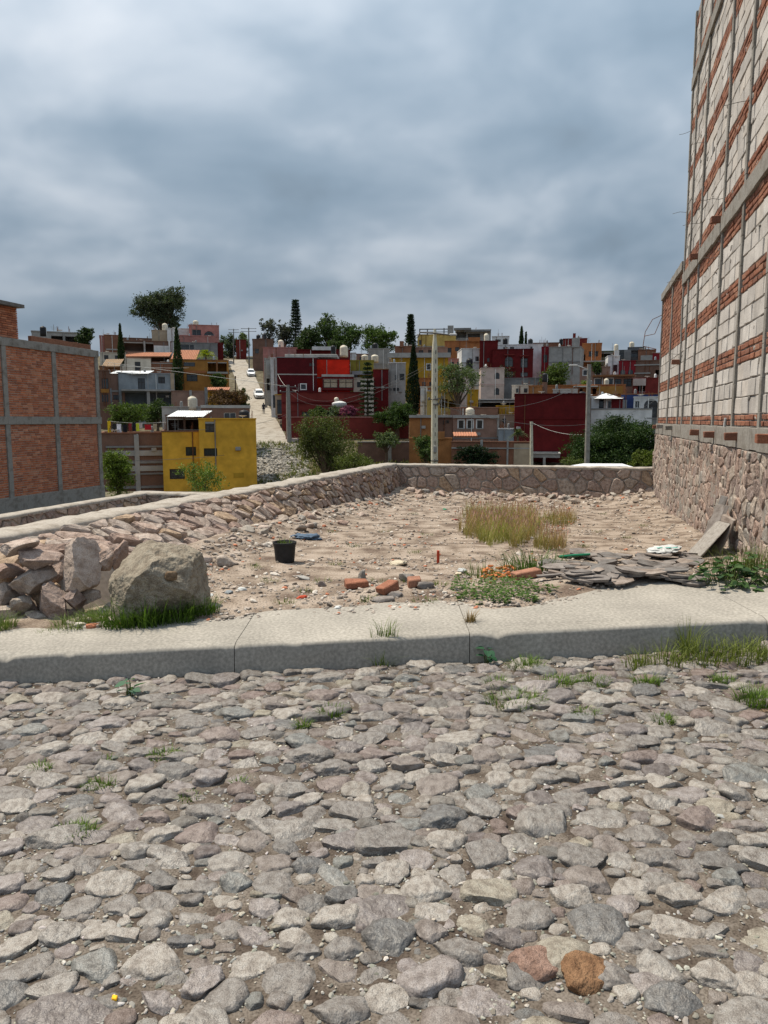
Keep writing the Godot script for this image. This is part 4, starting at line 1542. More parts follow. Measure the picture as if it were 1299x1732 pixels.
func car(nm, label, where: Vector3, yaw: float, pitch: float, kind := "sedan", scale_ := 1.0):
	var o = thing(nm, where, label, "car")
	o.basis = Basis.from_euler(Vector3(pitch, yaw, 0)) * Basis.from_scale(Vector3.ONE * scale_)
	# side outline from the nose (z = 2.1) back; [z, bonnet/belt height], roof outline apart
	var belt = [[2.12, 0.5], [2.05, 0.72], [1.2, 0.9], [0.4, 0.95], [-0.8, 0.97], [-1.7, 0.98], [-2.1, 0.9], [-2.18, 0.5]]
	var roofl = [[1.05, 0.92], [0.45, 1.32], [0.0, 1.45], [-0.8, 1.44], [-1.4, 1.2], [-1.85, 0.98]]
	if kind == "van":
		belt = [[2.15, 0.55], [2.1, 0.85], [1.5, 1.05], [0.9, 1.1], [-1.2, 1.12], [-2.1, 1.1], [-2.3, 1.0], [-2.32, 0.5]]
		roofl = [[1.45, 1.06], [0.75, 1.62], [0.2, 1.78], [-1.4, 1.79], [-2.0, 1.7], [-2.28, 1.1]]
	var body := MB.new()
	var rows = []
	for q in belt:
		var hw = 0.86 if absf(q[0]) < 1.9 else 0.74
		rows.append([Vector3(-hw, 0.22, q[0] * 0.99), Vector3(-hw - 0.02, 0.45, q[0]), Vector3(-hw + 0.03, q[1] - 0.06, q[0]), Vector3(-hw + 0.14, q[1], q[0]), Vector3(hw - 0.14, q[1], q[0]), Vector3(hw - 0.03, q[1] - 0.06, q[0]), Vector3(hw + 0.02, 0.45, q[0]), Vector3(hw, 0.22, q[0] * 0.99)])
	var rv = rows.duplicate()
	rv.reverse()
	var s = strip(rv)
	body.add(s.v, s.n, s.i, Transform3D())
	for e in [0, rows.size() - 1]:
		var r = rows[e]
		for k in range(1, 7):
			body.tri(r[0], r[k], r[k + 1])
			body.tri(r[0], r[k + 1], r[k])
	# roof
	var mid = roofl.slice(1, 5)
	var rr = []
	for q in mid:
		rr.append([Vector3(0.6, q[1] - 0.05, q[0]), Vector3(0.52, q[1], q[0]), Vector3(0, q[1] + 0.03, q[0]), Vector3(-0.52, q[1], q[0]), Vector3(-0.6, q[1] - 0.05, q[0])])
	s = strip(rr)
	body.add(s.v, s.n, s.i, Transform3D())
	put(o, "body", body, M.car_white)
	var q0 = roofl[0]; var q1 = roofl[1]; var q4 = roofl[4]; var q5 = roofl[5]
	var g := MB.new()
	g.quad(Vector3(-0.74, q0[1], q0[0]), Vector3(0.74, q0[1], q0[0]), Vector3(0.58, q1[1] - 0.02, q1[0]), Vector3(-0.58, q1[1] - 0.02, q1[0]))
	put(o, "windscreen", g, M.glass)
	g = MB.new()
	g.quad(Vector3(0.74, q5[1], q5[0]), Vector3(-0.74, q5[1], q5[0]), Vector3(-0.58, q4[1] - 0.02, q4[0]), Vector3(0.58, q4[1] - 0.02, q4[0]))
	put(o, "rear_window", g, M.glass)
	for sd in [-1, 1]:
		g = MB.new()
		var prev = null
		var lower = []
		var upper = []
		for q in roofl:
			var edge_ = q == q0 or q == q5
			upper.append(Vector3(sd * (0.74 if edge_ else 0.61), q[1] - (0.0 if edge_ else 0.06), q[0]))
			lower.append(Vector3(sd * 0.76, 0.94 if kind == "sedan" else 1.08, q[0]))
		for k in roofl.size() - 1:
			if sd > 0: g.quad(lower[k], lower[k + 1], upper[k + 1], upper[k])
			else: g.quad(upper[k], upper[k + 1], lower[k + 1], lower[k])
		put(o, "side_window", g, M.glass)
		var pl := MB.new()
		for k in [1, 3, 4]:
			pl.tube([lower[k], upper[k]], [0.045, 0.045], 5)
		pl.tube([lower[0], upper[1]], [0.045, 0.045], 5)
		pl.tube([lower[5], upper[4]], [0.05, 0.05], 5)
		put(o, "pillar_trim", pl, M.car_white)
		var mr := MB.new()
		mr.cbox(Vector3(sd * 0.95, 1.0, 0.85), Vector3(0.16, 0.13, 0.1), 0.03)
		put(o, "mirror", mr, M.car_white)
		var hl := MB.new()
		hl.cbox(Vector3(sd * 0.6, 0.68, 2.06), Vector3(0.34, 0.14, 0.12), 0.03)
		put(o, "headlight", hl, M.headlight)
		for z in [1.35, -1.35]:
			var wb := Basis(Vector3(0, 0, 1), PI * 0.5)
			var ty := MB.new()
			ty.lathe([[0.2, -0.1], [0.31, -0.1], [0.33, -0.06], [0.33, 0.06], [0.31, 0.1], [0.2, 0.1]], Vector3.ZERO, 18)
			var wh = put(o, "wheel", ty, M.rubber, Vector3(sd * 0.8, 0.33, z), wb)
			var rm := MB.new()
			rm.lathe([[0.0, -0.09], [0.2, -0.085], [0.21, 0.0], [0.2, 0.085], [0.0, 0.09]], Vector3.ZERO, 14)
			put(wh, "rim", rm, M.alloy)
	var gr := MB.new()
	gr.box(Vector3(0, 0.55, 2.12), Vector3(0.8, 0.16, 0.06))
	put(o, "grille", gr, M.rubber)
	var np := MB.new()
	np.box(Vector3(0, 0.4, 2.15), Vector3(0.4, 0.12, 0.03))
	put(o, "number_plate", np, M.white)
	return o

func field_mesh(bones: Array, lo: Vector3, hi: Vector3, cell: float) -> MB:      # surface nets round tapered bones joined smoothly
	var nx = int((hi.x - lo.x) / cell) + 1
	var ny = int((hi.y - lo.y) / cell) + 1
	var nzz = int((hi.z - lo.z) / cell) + 1
	var f := PackedFloat32Array()
	f.resize(nx * ny * nzz)
	for k in nzz:
		for j in ny:
			for q in nx:
				var p = lo + Vector3(q, j, k) * cell
				var e = 0.0
				for b in bones:
					var ab = b[1] - b[0]
					var t = clampf((p - b[0]).dot(ab) / maxf(ab.length_squared(), 1e-6), 0, 1)
					var dd = p.distance_to(b[0] + ab * t) - lerpf(b[2], b[3], t)
					e += exp(-dd * 45.0)
				f[(k * ny + j) * nx + q] = -log(maxf(e, 1e-12)) / 45.0
	var ids := {}
	var vs := PackedVector3Array()
	var ts := PackedInt32Array()
	for k in nzz - 1:
		for j in ny - 1:
			for q in nx - 1:
				var sum = Vector3.ZERO
				var cnt = 0
				for e in [[0, 1], [0, 2], [0, 4], [1, 3], [1, 5], [2, 3], [2, 6], [3, 7], [4, 5], [4, 6], [5, 7], [6, 7]]:
					var a = e[0]
					var b = e[1]
					var fa = f[((k + (a >> 2)) * ny + j + ((a >> 1) & 1)) * nx + q + (a & 1)]
					var fb = f[((k + (b >> 2)) * ny + j + ((b >> 1) & 1)) * nx + q + (b & 1)]
					if (fa < 0) != (fb < 0):
						var t = fa / (fa - fb)
						sum += Vector3(a & 1, (a >> 1) & 1, a >> 2).lerp(Vector3(b & 1, (b >> 1) & 1, b >> 2), t)
						cnt += 1
				if cnt:
					ids[(k * ny + j) * nx + q] = vs.size()
					vs.append(lo + (Vector3(q, j, k) + sum / cnt) * cell)
	for k in range(1, nzz - 1):
		for j in range(1, ny - 1):
			for q in range(1, nx - 1):
				var i0 = (k * ny + j) * nx + q
				for ax in 3:
					var st = [1, nx, nx * ny][ax]
					if (f[i0] < 0) != (f[i0 + st] < 0):
						var s1 = [nx, nx * ny, 1][ax]
						var s2 = [nx * ny, 1, nx][ax]
						var c = [i0 - s1 - s2, i0 - s2, i0, i0 - s1]
						if f[i0] >= 0: c.reverse()
						if ids.has(c[0]) and ids.has(c[1]) and ids.has(c[2]) and ids.has(c[3]):
							ts.append_array([ids[c[0]], ids[c[1]], ids[c[2]], ids[c[0]], ids[c[2]], ids[c[3]]])
	var m := MB.new()
	m.smooth(vs, ts)
	return m

func person():
	var p = at(446, 700, 120)
	p.y = ground_y(p.x, p.z) + 0.07
	var o = thing("person", p, "person in dark clothes walking up the steep concrete street", "person", "", PI + 0.25)
	var v3 = func(x, y, z): return Vector3(x, y, z)
	var L = [[v3.call(-0.1, 0.9, 0), v3.call(-0.1, 0.5, 0.1), 0.095, 0.062], [v3.call(-0.1, 0.5, 0.1), v3.call(-0.1, 0.08, 0.06), 0.062, 0.042], [v3.call(-0.1, 0.05, 0.05), v3.call(-0.11, 0.04, 0.2), 0.045, 0.035], [v3.call(0.1, 0.9, 0), v3.call(0.1, 0.5, -0.02), 0.095, 0.062], [v3.call(0.1, 0.5, -0.02), v3.call(0.1, 0.08, -0.14), 0.062, 0.042], [v3.call(0.1, 0.05, -0.14), v3.call(0.11, 0.04, 0.0), 0.045, 0.035],
		[v3.call(0, 0.92, 0), v3.call(0, 1.18, 0), 0.15, 0.14], [v3.call(0, 1.18, 0), v3.call(0, 1.36, 0), 0.15, 0.13], [v3.call(-0.15, 1.4, 0), v3.call(0.15, 1.4, 0), 0.075, 0.075], [v3.call(0, 1.4, 0), v3.call(0, 1.52, 0.01), 0.06, 0.055], [v3.call(0, 1.58, 0.02), v3.call(0, 1.65, 0.01), 0.085, 0.09], [v3.call(0, 1.6, 0.1), v3.call(0, 1.57, 0.11), 0.018, 0.02],
		[v3.call(-0.2, 1.4, 0), v3.call(-0.25, 1.12, -0.06), 0.06, 0.045], [v3.call(-0.25, 1.12, -0.06), v3.call(-0.24, 0.88, 0.04), 0.045, 0.034], [v3.call(-0.24, 0.86, 0.04), v3.call(-0.24, 0.77, 0.08), 0.035, 0.025], [v3.call(0.2, 1.4, 0), v3.call(0.25, 1.12, 0.03), 0.06, 0.045], [v3.call(0.25, 1.12, 0.03), v3.call(0.24, 0.88, 0.14), 0.045, 0.034], [v3.call(0.24, 0.86, 0.15), v3.call(0.24, 0.78, 0.2), 0.035, 0.025]]
	put(o, "body", field_mesh(L, Vector3(-0.4, -0.05, -0.32), Vector3(0.4, 1.85, 0.36), 0.03), M.dark_clothes)
	var hair := rock(3, 2, 2.0, 0, 0.08)
	put(o, "hair", hair, M.rubber, Vector3(0, 1.67, -0.015), Basis.from_scale(Vector3(0.1, 0.095, 0.105)))

func make_town():
	# ---- west of the steep street
	house("house", "ochre yellow three-storey house with small dark windows at the valley bottom", [342, 709, 431, 838], 73, "yellow", {"deep": 8.0, "win": [[349, 713, 363, 731, "w"], [347, 758, 368, 771, "w"]], "add": [[395, 800, 412, 808, "mustard", "vent_grille", 0.03]]})
	house("house_wing", "lower ochre yellow wing under the white sheet roof shelter", [280, 730, 341.6, 838], 73, "yellow", {"deep": 8.0, "win": [[314, 756, 330, 771, "w"], [289, 793, 312, 810, "w"]], "cap": "farbrick_brown"})
	sheet_roof("white corrugated sheet roof over the dark rooftop shelter", [281, 694, 343, 705], 73.6, 4.0)
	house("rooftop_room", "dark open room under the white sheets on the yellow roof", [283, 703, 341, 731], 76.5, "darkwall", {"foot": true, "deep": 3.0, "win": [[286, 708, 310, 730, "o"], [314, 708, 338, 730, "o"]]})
	house("rooftop_room", "brown brick rooftop room behind the yellow house parapet", [343, 690, 421, 716], 79, "farbrick_brown", {"foot": true, "deep": 4.0, "win": [[379, 698, 398, 708, "wW"]], "cap": "grey", "rim": 0.3})
	house("house", "grey parapet wall below the cream roof tank", [278, 689, 343, 740], 84, "grey", {"deep": 4.0})
	tank(325.5, 688, 84.5, 15, 18, false, "cream water tank above the white sheet roof")
	tank(413, 709, 77, 17, 16, true, "squat black water tank at the corner of the yellow house")
	house("house", "banded house of brick and grey block behind the washing line", [182, 733, 279.6, 838], 75, "farbrick_brown", {"deep": 7.0, "add": [[182, 754, 279, 757, "midgrey", "band"], [182, 762, 279, 771, "grey", "band"], [182, 780, 279, 784, "midgrey", "band"], [182, 788, 279, 797, "grey", "band"], [182, 800, 279, 803, "midgrey", "band"], [230.5, 735, 234, 836, "grey", "post", 0.16], [276, 733, 279, 836, "midgrey", "post", 0.15], [182, 822, 279, 826, "midgrey", "band"]], "win": [[272, 790, 276, 797, "w"]], "cap": "farbrick"})
	var cl = [[184, 712, 6, 20, [0.75, 0.5, 0.02], "long yellow garment at the end of the washing line"], [193, 717, 5, 13, [0.02, 0.02, 0.02], "narrow black garment between yellow and white washing"], [201, 717, 8, 14, [0.7, 0.68, 0.72], "white shirt hanging on the washing line"], [211, 718, 7, 13, [0.015, 0.015, 0.02], "wide black shirt beside the white shirt on the line"], [220, 716, 6, 12, [0.3, 0.03, 0.04], "dark red shirt on the washing line"], [226.5, 715, 6, 14, [0.02, 0.02, 0.03], "black garment between red and lime washing"], [232.5, 716, 6, 13, [0.6, 0.65, 0.05], "lime yellow shirt on the washing line"], [238, 715, 6, 9, [0.6, 0.5, 0.48], "short pale garment on the washing line"], [250, 718, 12, 9, [0.5, 0.02, 0.03], "bright red cloth on the washing line"], [262, 717, 7, 8, [0.5, 0.4, 0.28], "beige cloth on the washing line near the shelter"]]
	for q in cl:
		garment(q[0], q[1], 75.4, q[2], q[3], q[4], q[5])
	cable("washing line strung above the banded brick wall", at(181, 712, 75.4), at(281, 714, 75.4), 0.15, 0.012, "pale_wire")
	house("house", "grey rendered house with open galleries above the leafy tree", [208, 632, 291, 708], 112, "bluegrey", {"deep": 7.0, "win": [[235, 640, 245, 659, "d"], [266, 635, 276, 648, "w"], [211, 664, 249, 690, "o"], [253, 664, 288, 690, "o"]], "add": [[208, 659, 292, 662, "grey", "gallery_slab", 1.6], [249.5, 662, 253, 700, "grey", "column", 1.4], [288.5, 630, 292, 692, "tan", "column", 0.4], [208, 690, 292, 693, "midgrey", "gallery_slab", 0.9]]})
	sheet_roof("long white sheet roof over the grey gallery house", [184, 625, 250, 632], 111, 3.0)
	house("house", "plain brick stair block beside the grey galleries", [184, 633, 208, 708], 111, "farbrick_pale", {"deep": 5.0, "win": [[192, 668, 201, 676, "w"]], "add": [[184, 660, 208, 663, "grey", "band"], [186, 657, 189, 695, "bluegrey", "downpipe", 0.3]]})
	house("house", "narrow brick house next to the concrete frame", [171, 627, 183.6, 715], 108, "farbrick_brown", {"deep": 6.0, "win": [[173, 640, 182, 657, "w"], [173, 667, 182, 680, "w"]], "add": [[171, 658, 183.6, 664, "ochre", "band"]]})
	house("rooftop_room", "small pale block room on top of the gallery house", [217, 606, 253, 634], 117, "cream", {"foot": true, "deep": 4.0, "win": [[229, 612, 237, 627, "w"]], "cap": "farbrick_pale"})
	house("house", "low brick parapet house beside the pale roof room", [254, 615, 291, 640], 119, "farbrick", {"deep": 5.0, "win": [[256, 605, 280, 612, "w"]], "cap": "grey"})
	tiles("tiled_canopy", "long orange tiled canopy over a dark verandah", [210, 595, 286, 603], 148, "tile", 2.0)
	house("house", "brown house with a shaded verandah under tiles", [210, 577, 286, 620], 151, "darkwall", {"deep": 7.0, "win": [[212, 603, 248, 614, "o"], [252, 603, 284, 614, "o"], [214, 579, 243, 594, "o"], [246, 579, 258, 594, "o"]], "add": [[260, 584, 284, 597, "white", "panel", 0.1], [243.5, 577, 245.5, 597, "grey", "post", 0.3], [284, 575, 286, 597, "white", "post", 0.4]], "cap": "farbrick_brown"})
	house("house", "plain red brick house with a raised corner", [180, 567, 202, 616], 160, "farbrick", {"deep": 7.0, "add": [[180, 590, 202, 592, "grey", "band"]]})
	house("house", "pinkish stub of a house with a small window by the red brick house", [171, 568, 181, 616], 163, "pink", {"deep": 6.0})
	tiles("tiled_roof", "tan tiled roof below the red brick house", [171, 606, 201, 620], 128, "tile_tan", 2.5)
	house("house", "shadowed house under the tan tiled roof", [171, 620, 201, 640], 128.4, "brown", {"deep": 5.0})
	house("house", "tan flat-roofed house below the big eucalyptus", [259, 559, 285, 600], 166, "tan", {"deep": 7.0})
	tank(279, 559, 167, 9, 12, false, "cream water tank beneath the eucalyptus")
	house("house", "tall white gable between the cypress and the tan house", [285, 556, 300, 612], 163, "white", {"deep": 6.0})
	house("house", "salmon pink house with an arched window on the ridge", [322, 550, 369, 592], 192, "pink", {"deep": 8.0, "win": [[326, 558, 340, 568, "w"], [345, 560, 361, 571, "a"]], "add": [[305, 568, 369, 570, "pink", "ledge", 1.0], [319, 551, 323, 553, "pink", "corner"]]})
	house("house", "white house wing beside the salmon pink house", [303, 556, 322, 592], 194, "white", {"deep": 6.0})
	tank(331, 550, 193, 9, 8, false, "cream water tank on the salmon pink house")
	house("house", "low salmon terrace wall in front of the pink house", [305, 569, 369, 584], 186, "pink", {"deep": 3.0})
	house("house", "grey house with a dark strip window below the pink terrace", [304, 580, 366, 606], 172, "midgrey", {"deep": 6.0, "win": [[306, 583, 328, 591, "w"]]})
	house("house", "dark red gate wall beside the top of the steep street", [365, 580, 377, 610], 176, "darkred", {"deep": 4.0})
	tiles("tiled_roof", "bright orange tiled roof behind the tall cypress", [288, 590, 331, 609], 138, "tile", 3.0)
	house("house", "ochre house with balconies beside the steep street", [292, 609, 384, 668], 124, "ochre", {"deep": 8.0, "win": [[312, 613, 330, 620, "w"], [317, 633, 334, 645, "w"], [351, 612, 365, 629, "o"], [367, 612, 381, 629, "o"], [360, 634, 380, 655, "o"]], "add": [[350, 629, 384, 632, "grey", "balcony_slab", 1.2], [292, 627, 348, 631, "orange", "band"], [365, 610, 367, 630, "brown", "post", 0.8]], "cap": "brown"})
	tiles("tiled_canopy", "small orange tiled canopy by the street wall", [348, 655, 387, 660], 110, "tile", 1.2)
	house("garden_wall", "yellow garden wall under the small tiled canopy", [350, 660, 386, 690], 111, "mustard", {"deep": 1.0, "cat": "wall"})
	house("garden_wall", "pale brick garden wall with a grey post behind the cream tank", [293, 662, 349, 695], 107, "farbrick_pale", {"deep": 1.0, "cat": "wall", "add": [[321, 660, 324, 690, "grey", "post", 0.2], [346, 655, 350, 690, "midgrey", "post", 0.2]]})
	# ---- houses seen over the brick house
	house("house", "house with a terrace rail and pergola seen over the brick house", [62, 562, 128, 600], 95, "grey", {"deep": 6.0, "win": [[88, 568, 104, 578, "o"], [108, 568, 124, 578, "o"]], "add": [[62, 578, 128, 592, "farbrick", "parapet", 0.4]]})
	tank(73, 563, 92, 10, 11, true, "small black water tank seen over the brick house")
	# ---- the street
	var st := Node3D.new()
	st.name = "street"
	add_child(st)
	tag(st, "steep concrete street climbing the far hillside", "street", "", "structure")
	for k in 21:
		var d0 = 97.5 + k * 5.0
		var d1 = d0 + 4.94
		var q = []
		for d in [d0, d1]:
			var l = lut([[98, 431], [128, 413], [200, 389]], d)
			var r = lut([[98, 489], [120, 463], [140, 447], [200, 419]], d)
			for px in [l, r]:
				var x = (px - 649.5) / FOC * d
				q.append(Vector3(x, ground_y(x, -d) + 0.07, -d))
		var m := MB.new()
		m.quad(q[0], q[1], q[3], q[2])
		var dn = Vector3(0, -0.3, 0)
		m.quad(q[0] + dn, q[1] + dn, q[1], q[0])
		m.quad(q[1] + dn, q[3] + dn, q[3], q[1])
		m.quad(q[2] + dn, q[0] + dn, q[0], q[2])
		put(st, "concrete_panel", m, M.street)
	for k in 9:                                    # stepped pavement along the red houses
		var d = 99.0 + k * 4.4
		var px = lut([[98, 489], [120, 463], [140, 447]], d)
		var x = (px - 649.5) / FOC * d + 0.7
		var m := MB.new()
		m.cbox(Vector3(x, ground_y(x, -d) + 0.18, -d - 2.0), Vector3(1.1, 0.7, 3.9), 0.03)
		put(st, "kerb_step", m, M.street if k % 3 else M.palepink)
	car("car", "white sedan parked lower down the steep street", Vector3(at(438, 672, 137).x, ground_y(0, -137) + 0.08, -137), 0.24, 0.183)
	car("car", "white sedan parked near the top of the steep street", Vector3(at(424.5, 637, 168).x, ground_y(0, -168) + 0.08, -168), 0.24, 0.183)
	person()
	# ---- red houses east of the street
	house("house", "dark maroon two-storey house with one small white-framed window", [470, 605, 535.5, 690], 116, "maroon", {"deep": 9.0, "win": [[509, 650, 517, 658, "wF"], [523, 614, 527, 619, "w"], [528, 614, 532, 619, "w"]], "cap": "midgrey"})
	house("house", "narrow white house front along the steep street", [459, 606, 469.6, 698], 117, "white", {"deep": 14.0, "yaw": 0.0, "win": [[462, 668, 466, 690, "d"]]})
	house("house", "bright scarlet upper storey beside the maroon house", [535.8, 608, 591, 668], 118, "brightred", {"deep": 8.0, "cap": "darkred"})
	house("bay_window", "projecting glazed bay with tan blinds under a grey roof on the scarlet house", [545, 637, 598, 660], 116.2, "darkred", {"cat": "window", "foot": true, "deep": 1.7, "win": [[547, 641, 571, 656, "wc"], [573, 641, 597, 656, "wc"]], "cap": "grey", "rim": 0.35})
	house("house", "long low maroon house behind the garden wall", [478, 664, 616, 745], 107, "brickred", {"deep": 7.0, "win": [[511, 697, 530, 705, "w"]], "add": [[478, 680, 616, 682, "darkred", "band"], [490, 705, 616, 707, "grey", "ledge", 0.5]], "cap": "darkred"})
	house("doorway", "tan timber doorway at the corner of the red house", [466, 668, 479, 702], 109, "tan", {"cat": "house", "foot": true, "deep": 3.0, "win": [[469, 676, 477, 700, "d"]], "cap": "mustard"})
	house("garden_wall", "red garden wall at the foot of the street behind the olive bush", [484, 706, 692, 752], 101, "brickred", {"deep": 0.6, "cat": "wall", "cap": "pink"})
	var dome := MB.new()
	dome.lathe([[0.0, -0.6], [1.0, -0.6], [1.05, 0.0], [0.9, 0.12], [0.35, 0.3], [0.0, 0.33]], Vector3.ZERO, 16)
	solo("roof_dome", dome, M.white, at(574, 682, 106), "shallow white dome on the low maroon house", "roof")
	var ball := MB.new()
	ball.lathe([[0.0, 0.0], [0.2, 0.02], [0.3, 0.16], [0.34, 0.32], [0.3, 0.48], [0.18, 0.6], [0.0, 0.64]], Vector3.ZERO, 14)
	solo("round_tank", ball, M.tank_cream, at(569, 679.5, 106), "round cream tank on top of the white dome", "water tank")
	house("house", "pale pink tiled house top behind the maroon house", [446, 588, 502, 625], 142, "pink", {"deep": 8.0, "roof": "pink"})
	house("house", "red rooftop wall with white slab behind the scarlet storey", [502, 592, 592, 625], 138, "darkred", {"deep": 8.0, "add": [[528, 586.5, 560, 592.5, "white", "roof_block", 0.5]]})
	var sl := MB.new()
	sl.cbox(Vector3.ZERO, Vector3(8.2, 0.5, 4.0), 0.05)
	solo("roof_slab", sl, M.roof_grey, at(528, 603.5, 120), "long grey concrete slab on the maroon roof", "roof")
	tank(563.5, 597, 135, 8, 13, true, "black water tank on the red rooftops")
	tank(581.5, 600, 130, 13, 16, false, "large cream water tank on the scarlet house")
	tank(475, 586, 150, 9, 11, false, "cream water tank under the ridge trees")
	house("house", "olive green house wall beside the scarlet storey", [593, 610, 632, 660], 126, "olive", {"deep": 7.0, "win": [[596, 630, 606, 640, "w"]], "add": [[595, 628, 628, 634, "bluegrey", "canopy", 0.8]]})
	house("house", "maroon side wall behind the tiered pine", [631, 625, 657, 672], 122, "darkred", {"deep": 7.0, "cap": "brown"})
	house("house", "weathered white house with three tiny windows behind the pine", [657, 614, 686, 680], 124, "grey", {"deep": 6.0, "win": [[668, 634, 672, 643, "w"], [676, 632, 684, 643, "w"], [659, 657, 662, 661, "w"], [665, 656, 669, 661, "w"], [671, 656, 675, 661, "w"]], "cap": "white"})
	house("house", "mustard yellow house front with a grey roof edge", [662, 604, 758, 645], 134, "mustard", {"deep": 8.0, "win": [[676, 614, 683, 622, "w"], [722, 616, 728, 625, "wF"]], "add": [[655, 597, 762, 605, "grey", "roof_edge", 0.6]], "cap": "grey"})
	house("house", "pale concrete tank tower by the round ridge tree", [623, 590, 659, 625], 145, "grey", {"deep": 5.0})
	tank(634.5, 591, 147, 9, 11, true, "black water tank on the concrete tower")
	tank(617, 609, 140, 11, 9, false, "broad cream cistern below the concrete tower")
	tank(634, 610, 141, 12, 10, false, "second broad cream cistern beside the tower wall")
	house("house", "brick house top with a small raised block behind the yellow front", [668, 586, 702, 612], 150, "farbrick", {"deep": 6.0, "add": [[676, 577, 683, 587, "farbrick", "raised_block", 0.3]]})
	house("house", "red brick strip of houses behind the cypress", [702, 588, 757, 610], 152, "farbrick_pale", {"deep": 6.0, "win": [[708, 592, 716, 600, "w"], [724, 592, 730, 600, "w"]]})
	house("house", "yellow house with a railed roof terrace on the ridge", [706, 566, 771, 602], 186, "paleyellow", {"deep": 9.0, "win": [[709, 575, 713, 583, "w"]], "add": [[709, 556, 711, 566, "midgrey", "rail_post", 0.3], [722, 556, 724, 566, "midgrey", "rail_post", 0.3], [736, 556, 738, 566, "midgrey", "rail_post", 0.3], [750, 555, 752, 566, "midgrey", "rail_post", 0.3], [709, 556, 762, 557.5, "midgrey", "rail", 0.2], [709, 561, 762, 562, "midgrey", "rail", 0.2], [757, 551, 767, 566, "grey", "stair_room", 0.4]]})
	house("house", "ridge house with a dark open top floor beneath flat roofs", [770, 558, 830, 600], 188, "grey", {"deep": 8.0, "win": [[772, 561, 789, 571, "o"], [791, 564, 812, 572, "o"]], "add": [[768, 555.5, 797, 559, "midgrey", "flat_roof", 1.5], [785, 559, 830, 561.5, "midgrey", "flat_roof", 1.0]]})
	house("house", "orange brick house with a tall dark window", [752, 577, 813, 625], 166, "orange", {"deep": 8.0, "win": [[755, 588, 764, 600, "w"], [770, 587, 777, 594, "w"]], "add": [[792, 571, 812, 578, "orange", "roof_step", 0.4]], "roof": "sage"})
	house("house", "plain white house with a black tank at its corner", [780.5, 590, 811, 630], 142, "white", {"deep": 8.0, "yaw": 0.12, "win": [[804, 603, 810, 611, "w"]]})
	tank(794, 621, 140, 11, 15, true, "black water tank against the plain white house")
	house("house", "dark red house tower beside the white house", [811, 577, 842, 640], 140, "darkred", {"deep": 7.0, "win": [[824, 605, 828, 612, "a"]]})
	house("house", "dark red house front with arched and tall windows", [833, 591, 901, 650], 138.5, "darkred", {"deep": 7.0, "win": [[854, 603, 868, 620, "a"], [880, 606, 892, 622, "w"], [854, 628, 868, 638, "w"], [880, 630, 892, 637, "w"]], "add": [[853, 599, 870, 601, "brickred", "ledge", 0.25], [879, 601, 894, 603, "brickred", "ledge", 0.25], [853, 621, 870, 623, "brickred", "ledge", 0.25]]})
	house("house", "white ridge house with a strip window and black tank", [832, 569, 861, 610], 168, "white", {"deep": 7.0, "win": [[838, 574, 847, 578, "w"]]})
	tank(854.5, 581, 166, 8, 9, true, "black water tank in front of the white ridge house")
	house("house", "long white flat-roofed house behind the dark red house", [841, 583, 917, 640], 150, "white", {"deep": 8.0, "win": [[852, 586, 859, 590, "w"], [863, 586, 870, 590, "w"], [895, 586, 900, 590, "w"]]})
	tank(897, 583, 153, 8, 10, true, "black water tank on the long white house")
	tank(822.5, 577, 150, 8, 13, false, "cream stacked tank behind the dark red tower")
	house("house", "red house corner joined to the big grey wall", [915, 587, 929, 650], 141, "crimson", {"deep": 8.0, "win": [[919, 600, 926, 613, "w"]]})
	house("house", "big blank grey rendered wall with stepped top", [928.4, 587, 980, 670], 139, "grey", {"deep": 8.0, "yaw": -0.1, "add": [[967, 572, 980, 588, "grey", "raised_wall", 0.2]]})
	house("house", "brick red block behind the grey wall with a chimney", [953, 573, 992, 600], 158, "brickred", {"deep": 7.0, "add": [[969, 564, 974, 574, "brickred", "chimney", 0.5]]})
	house("house", "rust orange house with paired windows above an awning", [984, 581, 1017, 640], 146, "orange", {"deep": 7.0, "win": [[996, 594, 1002, 603, "w"], [1005, 594, 1011, 603, "w"], [985, 599, 991, 610, "o"]], "add": [[983, 611, 1024, 613, "palepink", "awning", 1.6]]})
	house("house", "low pale brick roofs beyond the black ridge tank", [900, 580, 955, 600], 172, "farbrick", {"deep": 7.0})
	tank(949, 580, 170, 6, 7, true, "tiny black tank on the low ridge roofs")
	house("house", "pale pink house with two arched windows one above the other", [813, 623, 853, 690], 117, "palepink", {"deep": 7.0, "yaw": 0.06, "win": [[836.5, 630, 845, 641, "a"], [836, 656, 844.5, 668, "a"]], "add": [[813, 650, 853, 651.5, "pink", "crack_band", 0.03]]})
	house("garden_wall", "long bare grey wall beside the pale pink arched house", [853, 640, 922, 690], 121, "midgrey", {"deep": 1.0, "cat": "wall"})
	house("house", "white rendered wall strip beside the dark cypress", [711, 655, 723, 705], 106, "white", {"deep": 4.0})
	house("house", "yellow house with an open porch below the feathery tree", [722, 664, 776, 712], 103, "paleyellow", {"deep": 5.0, "win": [[744, 675, 757, 690, "o"], [759, 678, 771, 692, "o"], [741, 652, 760, 662, "o"]], "add": [[722, 653, 776, 656, "tan", "roof_edge", 0.4]]})
	house("house", "narrow yellow wall behind the feathery tree trunk", [790, 660, 809, 700], 108, "mustard", {"deep": 4.0})
	house("flat_canopy", "flat pale-edged canopy over a dark yard", [800, 676, 874, 690], 108, "darkgrey", {"cat": "roof", "foot": true, "deep": 5.0, "cap": "white", "win": [[802, 679, 872, 689, "o"]]})
	house("house", "small mustard wall between the canopy and the dark red house", [839, 687, 871, 725], 100, "mustard", {"deep": 4.0})
